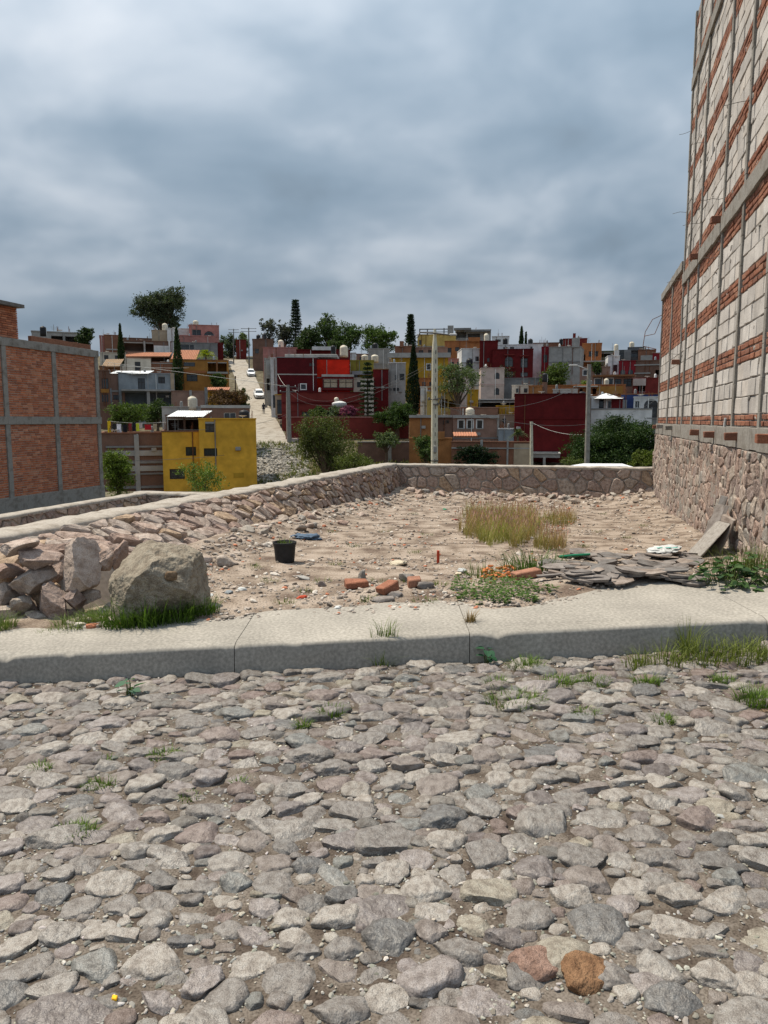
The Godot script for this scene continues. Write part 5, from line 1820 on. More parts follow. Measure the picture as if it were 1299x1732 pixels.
	house("house", "pinkish brick house with three dark square windows and grey cornice", [766, 706, 843, 760], 91, "farbrick_pale", {"deep": 6.0, "win": [[776, 711, 784.5, 724, "wFs"], [791, 711, 799.5, 724, "wFs"], [807, 711, 815.5, 724, "wFs"]], "add": [[766, 702, 844, 707, "grey", "cornice", 0.3], [840, 706, 844, 738, "grey", "post"]]})
	house("house", "brick parapet house behind the three-window house", [762, 690, 842, 715], 97, "farbrick_brown", {"deep": 5.0, "cap": "farbrick"})
	tank(794.5, 704, 93, 14, 15, false, "cream water tank on the three-window house")
	house("house", "orange brick house with a grey band beside the tall pole", [692, 706, 730, 775], 90, "farbrick_orange", {"deep": 5.0, "add": [[692, 702, 730, 706.5, "grey", "cornice", 0.3]]})
	house("house", "grey-pink block house with two slit windows behind the tall pole", [730, 706, 765, 775], 91.5, "farbrick_brown", {"deep": 5.0, "win": [[749, 711, 752, 718, "w"], [755, 710, 758, 716, "w"]], "add": [[730, 702, 765, 706, "grey", "cornice", 0.3]]})
	house("garden_wall", "orange brick yard wall stepping down beside the ivy", [692, 742, 764, 796], 83, "farbrick_orange", {"deep": 0.5, "cat": "wall", "add": [[740, 730, 752, 743, "farbrick_orange", "raised_pier", 0.2]]})
	house("garden_wall", "low red brick wall with grey posts and hanging ivy", [764, 748, 896, 800], 82, "farbrick", {"deep": 0.5, "cat": "wall", "add": [[812, 744, 817, 795, "grey", "post"], [856, 744, 860, 795, "grey", "post"], [868, 750, 896, 790, "tan", "pierced_block_panel", 0.1], [764, 757, 896, 759, "grey", "band"]]})
	tiles("tiled_canopy", "faded salmon tiled porch roof below the three windows", [768, 732, 808, 738], 87, "tile", 1.5)
	house("house", "low white-roofed shed beside the agave", [843, 726, 872, 760], 89, "bluegrey", {"deep": 4.0, "cap": "white"})
	house("garden_wall", "low mauve brick wall on the weedy slope", [605, 748, 700, 790], 88, "farbrick_brown", {"deep": 0.5, "cat": "wall", "cap": "coping", "add": [[655, 752, 662, 785, "grey", "post"]]})
	house("house", "large blank dark red house wall by the big tree", [870, 667, 992, 800], 88, "darkred", {"deep": 9.0, "cap": "maroon", "yaw": 0.05})
	house("carport", "concrete carport slab beside the dark red wall", [894, 768, 946, 774], 84, "grey", {"cat": "roof", "foot": true, "deep": 4.0, "add": [[918, 774, 923, 800, "grey", "column", 0.3]]})
	house("house", "row of orange houses above the dark red wall", [897, 652, 1052, 690], 104, "orange", {"deep": 6.0, "win": [[957, 657, 964, 666, "o"], [978, 658, 985, 667, "o"], [1000, 657, 1006, 667, "o"]], "add": [[970, 653, 1010, 655, "cream", "awning", 0.9], [1008, 654, 1050, 667, "ochre", "panel", 0.15]]})
	house("house", "orange gable stub beside the metal roof tank", [897, 654, 917, 668], 100, "farbrick_orange", {"deep": 3.0})
	house("tank_tower", "brick pier carrying a dark roof tank", [917, 641, 926, 668], 101, "farbrick_pale", {"deep": 1.2, "cat": "tower"})
	tank(921.5, 641, 100.5, 9, 10, true, "blue-black water tank on the brick pier")
	tank(984, 670, 92, 11, 8, true, "low black tank behind the white strip house")
	house("house", "low white house with small square windows above the big tree", [969, 672, 1012, 705], 93, "white", {"deep": 5.0, "win": [[973, 678, 978, 689, "w"], [984, 678, 989, 688, "w"], [992, 678, 995, 687, "w"]]})
	house("house", "dark grey house with a louvred window beside the pavilion", [1005, 672, 1024, 705], 94, "midgrey", {"deep": 5.0, "win": [[1008, 678, 1021, 690, "w"]]})
	house("pavilion", "pale pink and red pavilion walls", [1022, 673, 1053, 705], 92, "palepink", {"deep": 5.0, "win": [[1029, 677, 1034, 690, "w"]], "add": [[1034, 674, 1053, 692, "darkred", "panel", 0.1]]})
	var pv := MB.new()
	var pa = at(1009, 674, 91.5)
	var pb = at(1055, 664, 91.5)
	var hw = (pb.x - pa.x) * 0.5
	var hh = pb.y - pa.y
	var c4 = [Vector3(-hw, 0, 0), Vector3(hw, 0, 0), Vector3(hw, 0, -2 * hw), Vector3(-hw, 0, -2 * hw)]
	for k in 4:
		pv.tri(c4[k], c4[(k + 1) % 4], Vector3(0, hh, -hw))
	pv.quad(c4[3], c4[2], c4[1], c4[0])
	solo("pavilion_roof", pv, M.sheet_white, (pa + pb) * 0.5 - Vector3(0, hh * 0.5, 0), "white pyramid roof on the pavilion", "roof")
	house("house", "blue house behind the white arch", [1053, 667, 1118, 705], 95, "blue", {"deep": 5.0, "cap": "brown", "win": [[1057, 676, 1062, 690, "d"]], "add": [[1053, 676, 1062, 692, "bluegrey", "panel", 0.1]]})
	house("house", "white arcade with a wide arch and railing", [1073, 672, 1116, 710], 91, "white", {"deep": 3.0, "win": [[1076, 678, 1084, 690, "wW"], [1089, 675, 1112, 707, "a"]]})
	house("garden_wall", "long white terrace wall above the big tree", [1003, 692, 1098, 730], 89, "white", {"deep": 0.6, "cat": "wall", "cap": "midgrey"})
	house("house", "grey block house base below the white arcade", [1085, 708, 1118, 790], 88, "midgrey", {"deep": 4.0, "win": [[1108, 720, 1113, 730, "w"]]})
	house("house", "brown flat house with white-framed glazing below the red house", [1004, 636, 1072, 668], 116, "farbrick_pale", {"deep": 7.0, "win": [[1009, 640, 1020, 650, "wF"], [1027, 640, 1037, 650, "wF"], [1039, 641, 1050, 654, "w"], [1053, 641, 1066, 654, "w"]], "add": [[1004, 634, 1072, 637, "brown", "eave", 0.8], [1008, 650, 1038, 653, "cream", "sill_band"]]})
	tank(1025.5, 652, 113, 8, 12, false, "cream tank in front of the white-framed glazing")
	house("house", "crimson house with two arched windows", [1047, 611, 1074, 650], 128, "crimson", {"deep": 7.0, "win": [[1050, 625, 1058, 635, "a"], [1062, 625, 1070, 635, "a"]]})
	house("house", "bare brown brick house with tangled wires", [1074, 610, 1118, 655], 127, "farbrick_brown", {"deep": 7.0, "win": [[1107, 626, 1114, 634, "o"]], "add": [[1074, 616, 1118, 618, "grey", "band"], [1074, 630, 1100, 632, "grey", "band"]]})
	house("house", "dark maroon house with a recessed porch under the bare brick house", [1072, 640, 1118, 672], 112, "brickred", {"deep": 6.0, "win": [[1080, 650, 1092, 662, "o"]], "add": [[1072, 640, 1093, 652, "palepink", "panel", 0.2]]})
	house("house", "dark grey modern house with an angled roof on the ridge", [1046, 592, 1096, 630], 150, "darkgrey", {"deep": 7.0, "win": [[1049, 596, 1056, 602, "w"], [1067, 597, 1078, 604, "w"]], "add": [[1062, 587, 1092, 593, "darkgrey", "roof_block", 0.4], [1056, 592, 1068, 611, "midgrey", "bay", 0.5]]})
	tank(1068.5, 588, 152, 8, 10, false, "cream water tank on the dark grey house")
	house("house", "brick and crimson ridge house beside the concrete blocks", [1080, 592, 1108, 625], 146, "farbrick", {"deep": 6.0, "add": [[1084, 601, 1104, 611, "grey", "panel", 0.2], [1103, 597, 1116, 612, "crimson", "panel", 0.3]]})
	house("house", "whitewashed tower house with a dark doorway", [1028, 602, 1048, 640], 134, "white", {"deep": 5.0, "yaw": 0.1, "win": [[1037, 617, 1044, 630, "d"]], "add": [[1039, 593, 1047, 603, "white", "roof_room", 0.2]]})
	tank(1042, 592, 140, 7, 10, false, "cream tank above the whitewashed tower house")
	house("house", "dark green-roofed house between the rust and white houses", [1016, 594, 1042, 630], 148, "sage", {"deep": 6.0, "win": [[1018, 596, 1038, 604, "o"]]})
	house("house", "low brown houses along the ridge under the eucalyptus", [195, 572, 262, 590], 176, "farbrick_brown", {"deep": 6.0})
	house("house", "plum red house top at the crest of the street", [400, 575, 416, 616], 206, "brickred", {"deep": 6.0})
	house("house", "small grey houses lining the street near the crest", [428, 574, 462, 612], 178, "farbrick_brown", {"deep": 6.0, "win": [[432, 590, 438, 598, "w"], [446, 590, 452, 598, "w"]]})
	house("house", "grey house side along the street below the crest", [451, 607, 461, 690], 128, "grey", {"deep": 10.0, "win": [[448, 640, 456, 660, "o"]]})
	tank(437, 575, 180, 7, 9, true, "black water tank near the crest of the street")
	tank(447, 574, 181, 7, 10, true, "black water tank beside the sparse grey tree")
	# ---- smaller houses packed between the rest
	house("house", "small white house behind the scarlet storey roofs", [560, 597, 602, 618], 152, "white", {"deep": 5.0, "win": [[570, 602, 576, 608, "w"], [586, 602, 592, 608, "w"]]})
	house("house", "small brick house by the broad cisterns", [603, 599, 625, 622], 156, "farbrick_pale", {"deep": 5.0, "win": [[608, 604, 614, 610, "w"]]})
	house("house", "cream house with paired windows behind the tiered pine", [598, 640, 632, 668], 119, "cream", {"deep": 5.0, "win": [[604, 646, 610, 655, "w"], [620, 646, 626, 655, "w"]]})
	house("house", "pale pink low house behind the feathery tree", [758, 638, 792, 668], 119, "palepink", {"deep": 5.0, "win": [[765, 644, 771, 652, "w"], [778, 644, 784, 652, "w"]]})
	house("house", "cream house stepped between the white and pink houses", [776, 626, 816, 655], 131, "cream", {"deep": 5.0, "win": [[784, 633, 790, 641, "w"], [799, 633, 805, 641, "w"]]})
	house("house", "salmon house wedged beside the orange brick house", [757, 607, 783, 632], 147, "pink", {"deep": 5.0, "win": [[762, 612, 768, 619, "w"], [773, 612, 778, 619, "w"]]})
	house("house", "cream cottage behind the row of orange houses", [866, 652, 900, 672], 113, "cream", {"deep": 5.0, "win": [[873, 657, 879, 664, "w"], [886, 657, 892, 664, "w"]]})
	house("house", "pale brick house with two windows under the rust awning", [982, 621, 1030, 645], 126, "farbrick_pale", {"deep": 5.0, "win": [[988, 626, 995, 634, "wF"], [1008, 626, 1015, 634, "wF"]]})
	house("house", "grey cottage behind the black corner tank", [936, 659, 976, 675], 97, "grey", {"deep": 4.0, "win": [[943, 663, 948, 670, "w"], [960, 663, 966, 670, "w"]]})
	house("house", "tan cottage between the canopy and the agave", [843, 702, 872, 730], 95, "tan", {"deep": 4.0, "win": [[850, 708, 856, 716, "w"]]})
	house("house", "cream house under the red brick house on the slope", [172, 597, 210, 616], 141, "cream", {"deep": 5.0, "win": [[178, 601, 184, 608, "w"], [194, 601, 200, 608, "w"]]})
	house("house", "terracotta house stepped above the white strip wall", [708, 640, 738, 668], 114, "orange", {"deep": 5.0, "win": [[714, 646, 720, 654, "w"], [726, 646, 732, 654, "w"]]})
	# ---- poles and cables
	var pb0 = at(735, 800, 30)
	pb0.y = ground_y(0, -30)
	var pt = at(735.5, 556, 30)
	var po = pole("utility_pole", "tall pale concrete utility pole with stepping holes behind the back wall", pb0, pt, 0.148, 0.04, "concrete_pale")
	var hgt = pt.y - pb0.y
	for k in 15:
		var m := MB.new()
		var y = 1.4 + k * 0.36
		m.cbox(Vector3(0, y, 0.148 * (1.0 - 0.24 * y / hgt) - 0.012), Vector3(0.035, 0.16, 0.03), 0.004)
		put(po, "step_hole", m, M.concrete_dark)
	var arm := MB.new()
	var ah = hgt - 0.16
	arm.tube([Vector3(-0.72, ah - 0.18, 0.0), Vector3(-0.62, ah + 0.02, 0.0), Vector3(0.0, ah - 0.03, 0.12), Vector3(0.6, ah - 0.1, 0.1)], [0.03, 0.03, 0.03, 0.03], 8)
	put(po, "lamp_arm", arm, M.concrete_dark)
	var lh := MB.new()
	lh.cbox(Vector3(0.68, ah - 0.08, 0.1), Vector3(0.3, 0.09, 0.14), 0.03)
	put(po, "lamp_head", lh, M.alloy)
	for q in [1.35, 4.35, 4.55, 2.1]:
		var m := MB.new()
		var r = 0.148 * (1.0 - 0.24 * q / hgt) + 0.012
		m.lathe([[r - 0.03, q], [r, q], [r, q + 0.06], [r - 0.03, q + 0.06]], Vector3.ZERO, 12)
		put(po, "band", m, M.steel)
	for q in [[-0.25, 4.55], [0.2, 4.4], [0.28, 4.6]]:
		var m := MB.new()
		m.tube([Vector3(0, q[1], 0.05), Vector3(q[0], q[1] + 0.05, 0.1)], [0.02, 0.02], 6)
		m.lathe([[0.0, -0.06], [0.05, -0.05], [0.05, 0.06], [0.0, 0.07]], Vector3(q[0], q[1] + 0.05, 0.1), 8)
		put(po, "insulator", m, M.steel)
	var mbx := MB.new()
	mbx.cbox(Vector3(0, 2.6, 0.17), Vector3(0.14, 0.26, 0.08), 0.01)
	put(po, "meter_box", mbx, M.grey)
	var sb = at(993, 800, 45)
	sb.y = ground_y(0, -45)
	var s2 = at(996.5, 616, 45)
	var sp = pole("street_lamp", "grey concrete pole with a street lamp arm in front of the big tree", sb, s2, 0.17, 0.11, "concrete")
	var ar := MB.new()
	var tp = s2 - sb
	ar.tube([tp + Vector3(0, -0.35, 0), tp + Vector3(-0.6, -0.12, 0.05), tp + Vector3(-0.75, -0.1, 0.05)], [0.03, 0.03, 0.03], 6)
	put(sp, "lamp_arm", ar, M.alloy)
	var la := MB.new()
	la.cbox(tp + Vector3(-0.95, -0.07, 0.05), Vector3(0.5, 0.08, 0.2), 0.03)
	put(sp, "lamp_head", la, M.alloy)
	pole("utility_pole", "thin white post beside the carport", at(899, 800, 80), at(899, 713, 80), 0.2, 0.17, "concrete_pale")
	pole("utility_pole", "concrete pole with crossarms at the foot of the steep street", Vector3(at(489, 745, 99).x, ground_y(0, -99) - 0.3, -99), at(487, 651, 99), 0.34, 0.2, "concrete", 2.2)
	pole("utility_pole", "dark wooden post beside the steep street", Vector3(at(397.5, 668, 118).x, ground_y(0, -118) - 0.5, -118), at(398, 636, 118), 0.13, 0.12, "bark")
	pole("utility_pole", "pole with crossarms at the crest of the steep street", Vector3(at(421, 612, 176).x, ground_y(0, -176) - 0.3, -176), at(420.5, 554, 176), 0.17, 0.13, "concrete_dark", 3.6)
	pole("utility_pole", "thin pole with crossarm beyond the crest", Vector3(at(395, 612, 190).x, ground_y(0, -190) - 0.3, -190), at(395, 556, 190), 0.15, 0.11, "concrete_dark", 2.6)
	pole("utility_pole", "slim grey post along the red houses", Vector3(at(450, 690, 126).x, ground_y(0, -126) - 0.3, -126), at(448, 605, 126), 0.22, 0.17, "concrete")
	cable("upper pale cable slung across the gallery house", at(182, 613, 90), at(490, 654, 99), 0.0, 0.025, "pale_wire")
	cable("lower pale cable slung across the ochre house", at(182, 617, 90), at(420, 610, 170), 0.9, 0.025, "pale_wire")
	cable("dark cable crossing the yellow house", at(182, 779, 60), at(460, 757, 80), 0.4, 0.016)
	cable("dark cable across the parapet of the yellow house", at(300, 726, 66), at(487, 700, 98), 0.7, 0.018)
	cable("thin cable from the street pole to the maroon house", at(487, 656, 99), at(470, 633, 115), 0.3, 0.02, "pale_wire")
	cable("long cable from the street pole to the tall pale pole", at(492, 657, 99), at(733, 612, 30), 1.6, 0.007)
	cable("second cable from the street pole to the tall pale pole", at(484, 658, 99), at(733, 616, 30), 1.9, 0.007)
	cable("dark service cable from the tall pale pole to the lamp pole", at(738, 676, 30), at(994, 640, 45), 0.9, 0.009)
	cable("dark lower cable from the tall pale pole over the yard walls", at(738, 684, 30), at(1110, 676, 60), 1.4, 0.01)
	cable("beaded cable from the thin white post to the big tree", at(899, 714, 80), at(985, 735, 76), 0.4, 0.02, "pale_wire")
	var van = at(1045, 786, 33)
	car("van", "white van parked behind the back wall with only its roof showing", Vector3(van.x, van.y - 1.76, van.z), 1.62, 0.0, "van", 1.0)

# ---------------------------------------------------------------- plants
func clump_leaves(m: MB, c: Vector3, rad: Vector3, clumps: int, per: int, size: float, col: Color, cr := 0.26, flat := 0.0):
	for k in clumps:
		var dir = Vector3(rng.randfn(), rng.randfn(), rng.randfn()).normalized()
		var rr = sqrt(rng.randf())
		var cc = c + dir * rad * rr
		var tone = R(0.72, 1.25)
		var s = cr * (rad.x + rad.y + rad.z) / 3.0 * R(0.6, 1.2)
		for j in per:
			var p = cc + Vector3(rng.randfn(), rng.randfn() * 0.8, rng.randfn()) * s * 0.55
			var a = Vector3(rng.randfn(), rng.randfn() * (1.0 - flat), rng.randfn()).normalized() * size * R(0.6, 1.25)
			var b = a.cross(Vector3(rng.randfn(), rng.randfn(), rng.randfn())).normalized() * size * R(0.3, 0.5)
			m.col = col * (tone * R(0.75, 1.25))
			m.quad(p - a, p + b, p + a, p - b)

func tree(nm, label, rc: Array, d: float, col: Color, opt := {}):
	# rc: crown in frame pixels [x0, top, x1, bottom]
	var p0 = at(rc[0], rc[3], d)
	var p1 = at(rc[2], rc[1], d)
	var ctr = (p0 + p1) * 0.5
	var rad = Vector3((p1.x - p0.x) * 0.5, (p1.y - p0.y) * 0.5, (p1.x - p0.x) * 0.5)
	if opt.get("style", "round") == "round": rad *= 1.16
	rad.z = minf(rad.z, opt.get("zmax", 6.0))
	var foot = Vector3(ctr.x, ground_y(ctr.x, -d), -d)
	if opt.has("foot"):
		foot.y = at(0, opt.foot, d).y
	var o = thing(nm, foot, label, opt.get("cat", "tree"), opt.get("group", ""))
	var c = ctr - foot
	var style = opt.get("style", "round")
	var leaf = opt.get("leaf", clampf(d * 0.0016, 0.05, 0.34))
	var crown := MB.new()
	var trunk := MB.new()
	var r0 = opt.get("trunk", rad.x * 0.07 + 0.05)
	var top = c + Vector3(0, rad.y, 0)
	if style == "round":
		var nb = opt.get("blobs", 9)
		var dens = opt.get("dens", 1.0)
		trunk.tube([Vector3(0, -0.3, 0), c * Vector3(0.5, 0.35, 0.5), c + Vector3(0, -rad.y * 0.1, 0)], [r0 * 1.3, r0, r0 * 0.5], 8)
		for k in nb:
			var w = TAU * k / nb + R(-0.4, 0.4)
			var q = Vector3(cos(w) * rad.x * R(0.3, 0.66), R(-0.55, 0.62) * rad.y, sin(w) * rad.z * R(0.3, 0.66))
			if k == 0: q = Vector3(0, rad.y * 0.55, 0)
			var br = Vector3(rad.x, rad.y, rad.z) * R(0.34, 0.5)
			var start = c * 0.6 + Vector3(0, -rad.y * 0.2, 0) if opt.has("foot") or c.y > rad.y else Vector3(0, c.y * 0.4, 0)
			trunk.tube([start, (start + c + q) * 0.5 + Vector3(R(-1, 1), R(-0.5, 0.5), R(-1, 1)) * rad.x * 0.08, c + q], [r0 * 0.6, r0 * 0.35, r0 * 0.1], 5)
			clump_leaves(crown, c + q, br, int(26 * dens), int(14 * dens) + 4, leaf, col * R(0.85, 1.15), 0.3)
		clump_leaves(crown, c, rad * 0.75, int(110 * dens), 14, leaf, col, 0.2)
	elif style == "cypress":
		trunk.tube([Vector3(0, -0.3, 0), top * 0.9], [r0 * 1.2, r0 * 0.2], 6)
		var n = opt.get("n", 2600)
		for k in n:
			var t = rng.randf()
			var prof = pow(sin(PI * clampf(0.1 + 0.9 * t, 0, 1)), 0.6) * (1.0 - 0.62 * t)
			var w = R(0, TAU)
			var rr = rad.x * 1.25 * prof * pow(rng.randf(), 0.35) * (0.82 + 0.3 * N(w, t * 6.0, 0.5))
			var p = Vector3(cos(w) * rr, c.y - rad.y + 2 * rad.y * t, sin(w) * rr)
			var a = (Vector3(cos(w) * 0.5, 1.0, sin(w) * 0.5) + Vector3(rng.randfn(), rng.randfn(), rng.randfn()) * 0.4).normalized() * leaf * R(0.8, 1.5)
			var b = a.cross(Vector3(rng.randfn(), rng.randfn(), rng.randfn())).normalized() * leaf * 0.4
			crown.col = col * R(0.65, 1.3)
			crown.quad(p - a, p + b, p + a, p - b)
	elif style == "pine":
		trunk.tube([Vector3(0, -0.3, 0), top], [r0 * 1.2, r0 * 0.2], 7)
		var tiers = opt.get("tiers", 12)
		for k in tiers:
			var t = (k + 0.5) / tiers
			var y = c.y - rad.y + 2 * rad.y * t
			var rr = rad.x * (1.0 - 0.85 * t) * R(0.85, 1.1) + 0.1
			var nb = 7
			for j in nb:
				var w = TAU * j / nb + k * 0.7 + R(-0.2, 0.2)
				var tip = Vector3(cos(w) * rr, y + rr * opt.get("lift", 0.12), sin(w) * rr)
				trunk.tube([Vector3(0, y, 0), tip], [r0 * 0.25, r0 * 0.08], 4, false)
				for s in opt.get("needles", 26):
					var f = pow(rng.randf(), 0.6)
					var p = Vector3(0, y, 0).lerp(tip, f) + Vector3(R(-1, 1), R(-0.7, 0.7), R(-1, 1)) * leaf * 1.3
					var a = (Vector3(cos(w), 0.5, sin(w)) + Vector3(rng.randfn(), rng.randfn(), rng.randfn()) * 0.6).normalized() * leaf * R(0.7, 1.3)
					var b = a.cross(Vector3(rng.randfn(), rng.randfn(), rng.randfn())).normalized() * leaf * 0.36
					crown.col = col * R(0.65, 1.3)
					crown.quad(p - a, p + b, p + a, p - b)
	elif style == "palm":
		trunk.tube([Vector3(0, -0.3, 0), c * 0.9], [r0 * 1.3, r0 * 0.8], 7)
		for k in opt.get("fronds", 34):
			var w = R(0, TAU)
			var e = R(-0.35, 1.3)
			var dirv = Vector3(cos(w) * cos(e), sin(e), sin(w) * cos(e))
			var ln = rad.x * R(0.8, 1.15)
			for s in 9:
				var f = (s + 0.5) / 9.0
				var p = c - Vector3(0, rad.y * 0.3, 0) + dirv * ln * f - Vector3(0, 0.55 * ln * f * f, 0)
				for side in [-1, 1]:
					var sv = dirv.cross(Vector3.UP).normalized() * side
					var a = (sv + dirv * 0.6 - Vector3(0, 0.35, 0)).normalized() * ln * 0.26 * (1.1 - f * 0.7)
					crown.col = col * R(0.7, 1.3)
					crown.quad(p, p + a * 0.5 + dirv * ln * 0.04, p + a, p + a * 0.5 - dirv * ln * 0.04)
	put(o, "trunk", trunk, M.bark)
	put(o, "crown", crown, M.petal if opt.has("petal") else M.leaf)
	return o

func blade(m: MB, p: Vector3, w: float, lean: float, ln: float, wid: float, c: Color):
	var out = Vector3(cos(w), 0, sin(w))
	var side = Vector3(-sin(w), 0, cos(w)) * wid * 0.5
	var prev = p
	var n = 3
	for k in n:
		var f = (k + 1.0) / n
		var q = p + Vector3(0, ln * (f - 0.28 * lean * f * f), 0) + out * ln * lean * f * f * 0.75
		var s0 = side * (1.0 - k / float(n) * 0.8)
		var s1 = side * (1.0 - f * 0.92)
		m.col = c
		m.quad(prev - s0, prev + s0, q + s1, q - s1)
		prev = q

func tuft(px: float, py: float, f: Callable, label: String, grp: String, n: int, h: float, spread: float, c0: Color, c1: Color, nm := "grass_tuft", wid := 0.006):
	var p = on(px, py, f)
	var m := MB.new()
	for k in n:
		var w = R(0, TAU)
		var r = spread * sqrt(rng.randf())
		var b = Vector3(cos(w) * r, 0, sin(w) * r * 0.7)
		b.y = f.call(p.x + b.x, p.z + b.z) - p.y - 0.008
		var k1 = R(0.7, 1.25)
		blade(m, b, w + R(-0.9, 0.9), R(0.15, 1.25), h * R(0.3, 1.15), wid * R(0.7, 1.3), c0.lerp(c1, R(0.3, 1.0)) * k1)
	return solo(nm, m, M.grass, p, label, "grass", grp)

func leaf_shape(ln: float, wid: float, fold: float) -> MB:          # an oval leaf, tip along +x
	var m := MB.new()
	var n = 6
	var prev = null
	for k in n + 1:
		var f = k / float(n)
		var hw = wid * 0.5 * pow(sin(PI * pow(f, 0.75)), 0.8) if f > 0 and f < 1 else 0.0
		var mid = Vector3(ln * f, -0.12 * ln * f * f, 0)
		var row = [mid + Vector3(0, fold * hw, hw), mid, mid + Vector3(0, fold * hw, -hw)]
		if prev:
			m.quad(prev[0], row[0], row[1], prev[1])
			m.quad(prev[1], row[1], row[2], prev[2])
		prev = row
	return m

func leafy(nm, label, where: Vector3, n: int, spread: float, h: float, ln: float, f: Callable, cols: Array, rosette := false):
	var o = thing(nm, where, label, "plant")
	var forms = []
	for c in cols:
		for k in 2:
			var m = leaf_shape(1.0, R(0.7, 0.85), R(0.1, 0.35))
			for j in m.c.size(): m.c[j] = c
			forms.append(m.mesh())
	var stems := MB.new()
	stems.col = Color(0.12, 0.16, 0.05)
	for k in n:
		var w = TAU * k / n + R(-0.5, 0.5)
		var r = spread * sqrt(rng.randf()) if not rosette else spread * 0.25
		var b = Vector3(cos(w) * r, 0, sin(w) * r)
		var y = f.call(where.x + b.x, where.z + b.z) - where.y
		var top = Vector3(b.x, y + h * R(0.3, 1.0) * (1.0 - 0.4 * r / spread), b.z)
		if rosette: top.y = y + h * (0.5 + 0.5 * (k % 2))
		stems.tube([Vector3(b.x * 0.6, y - 0.01, b.z * 0.6), top], [0.003, 0.002], 4, false)
		var s = ln * R(0.6, 1.15)
		put(o, "leaf", forms[rng.randi() % forms.size()], M.leaf, top, Basis.from_euler(Vector3(R(-0.4, 0.4), -w + R(-0.7, 0.7), R(-0.5, 0.35))) * Basis.from_scale(Vector3.ONE * s))
	put(o, "stem", stems, M.leaf)
	return o

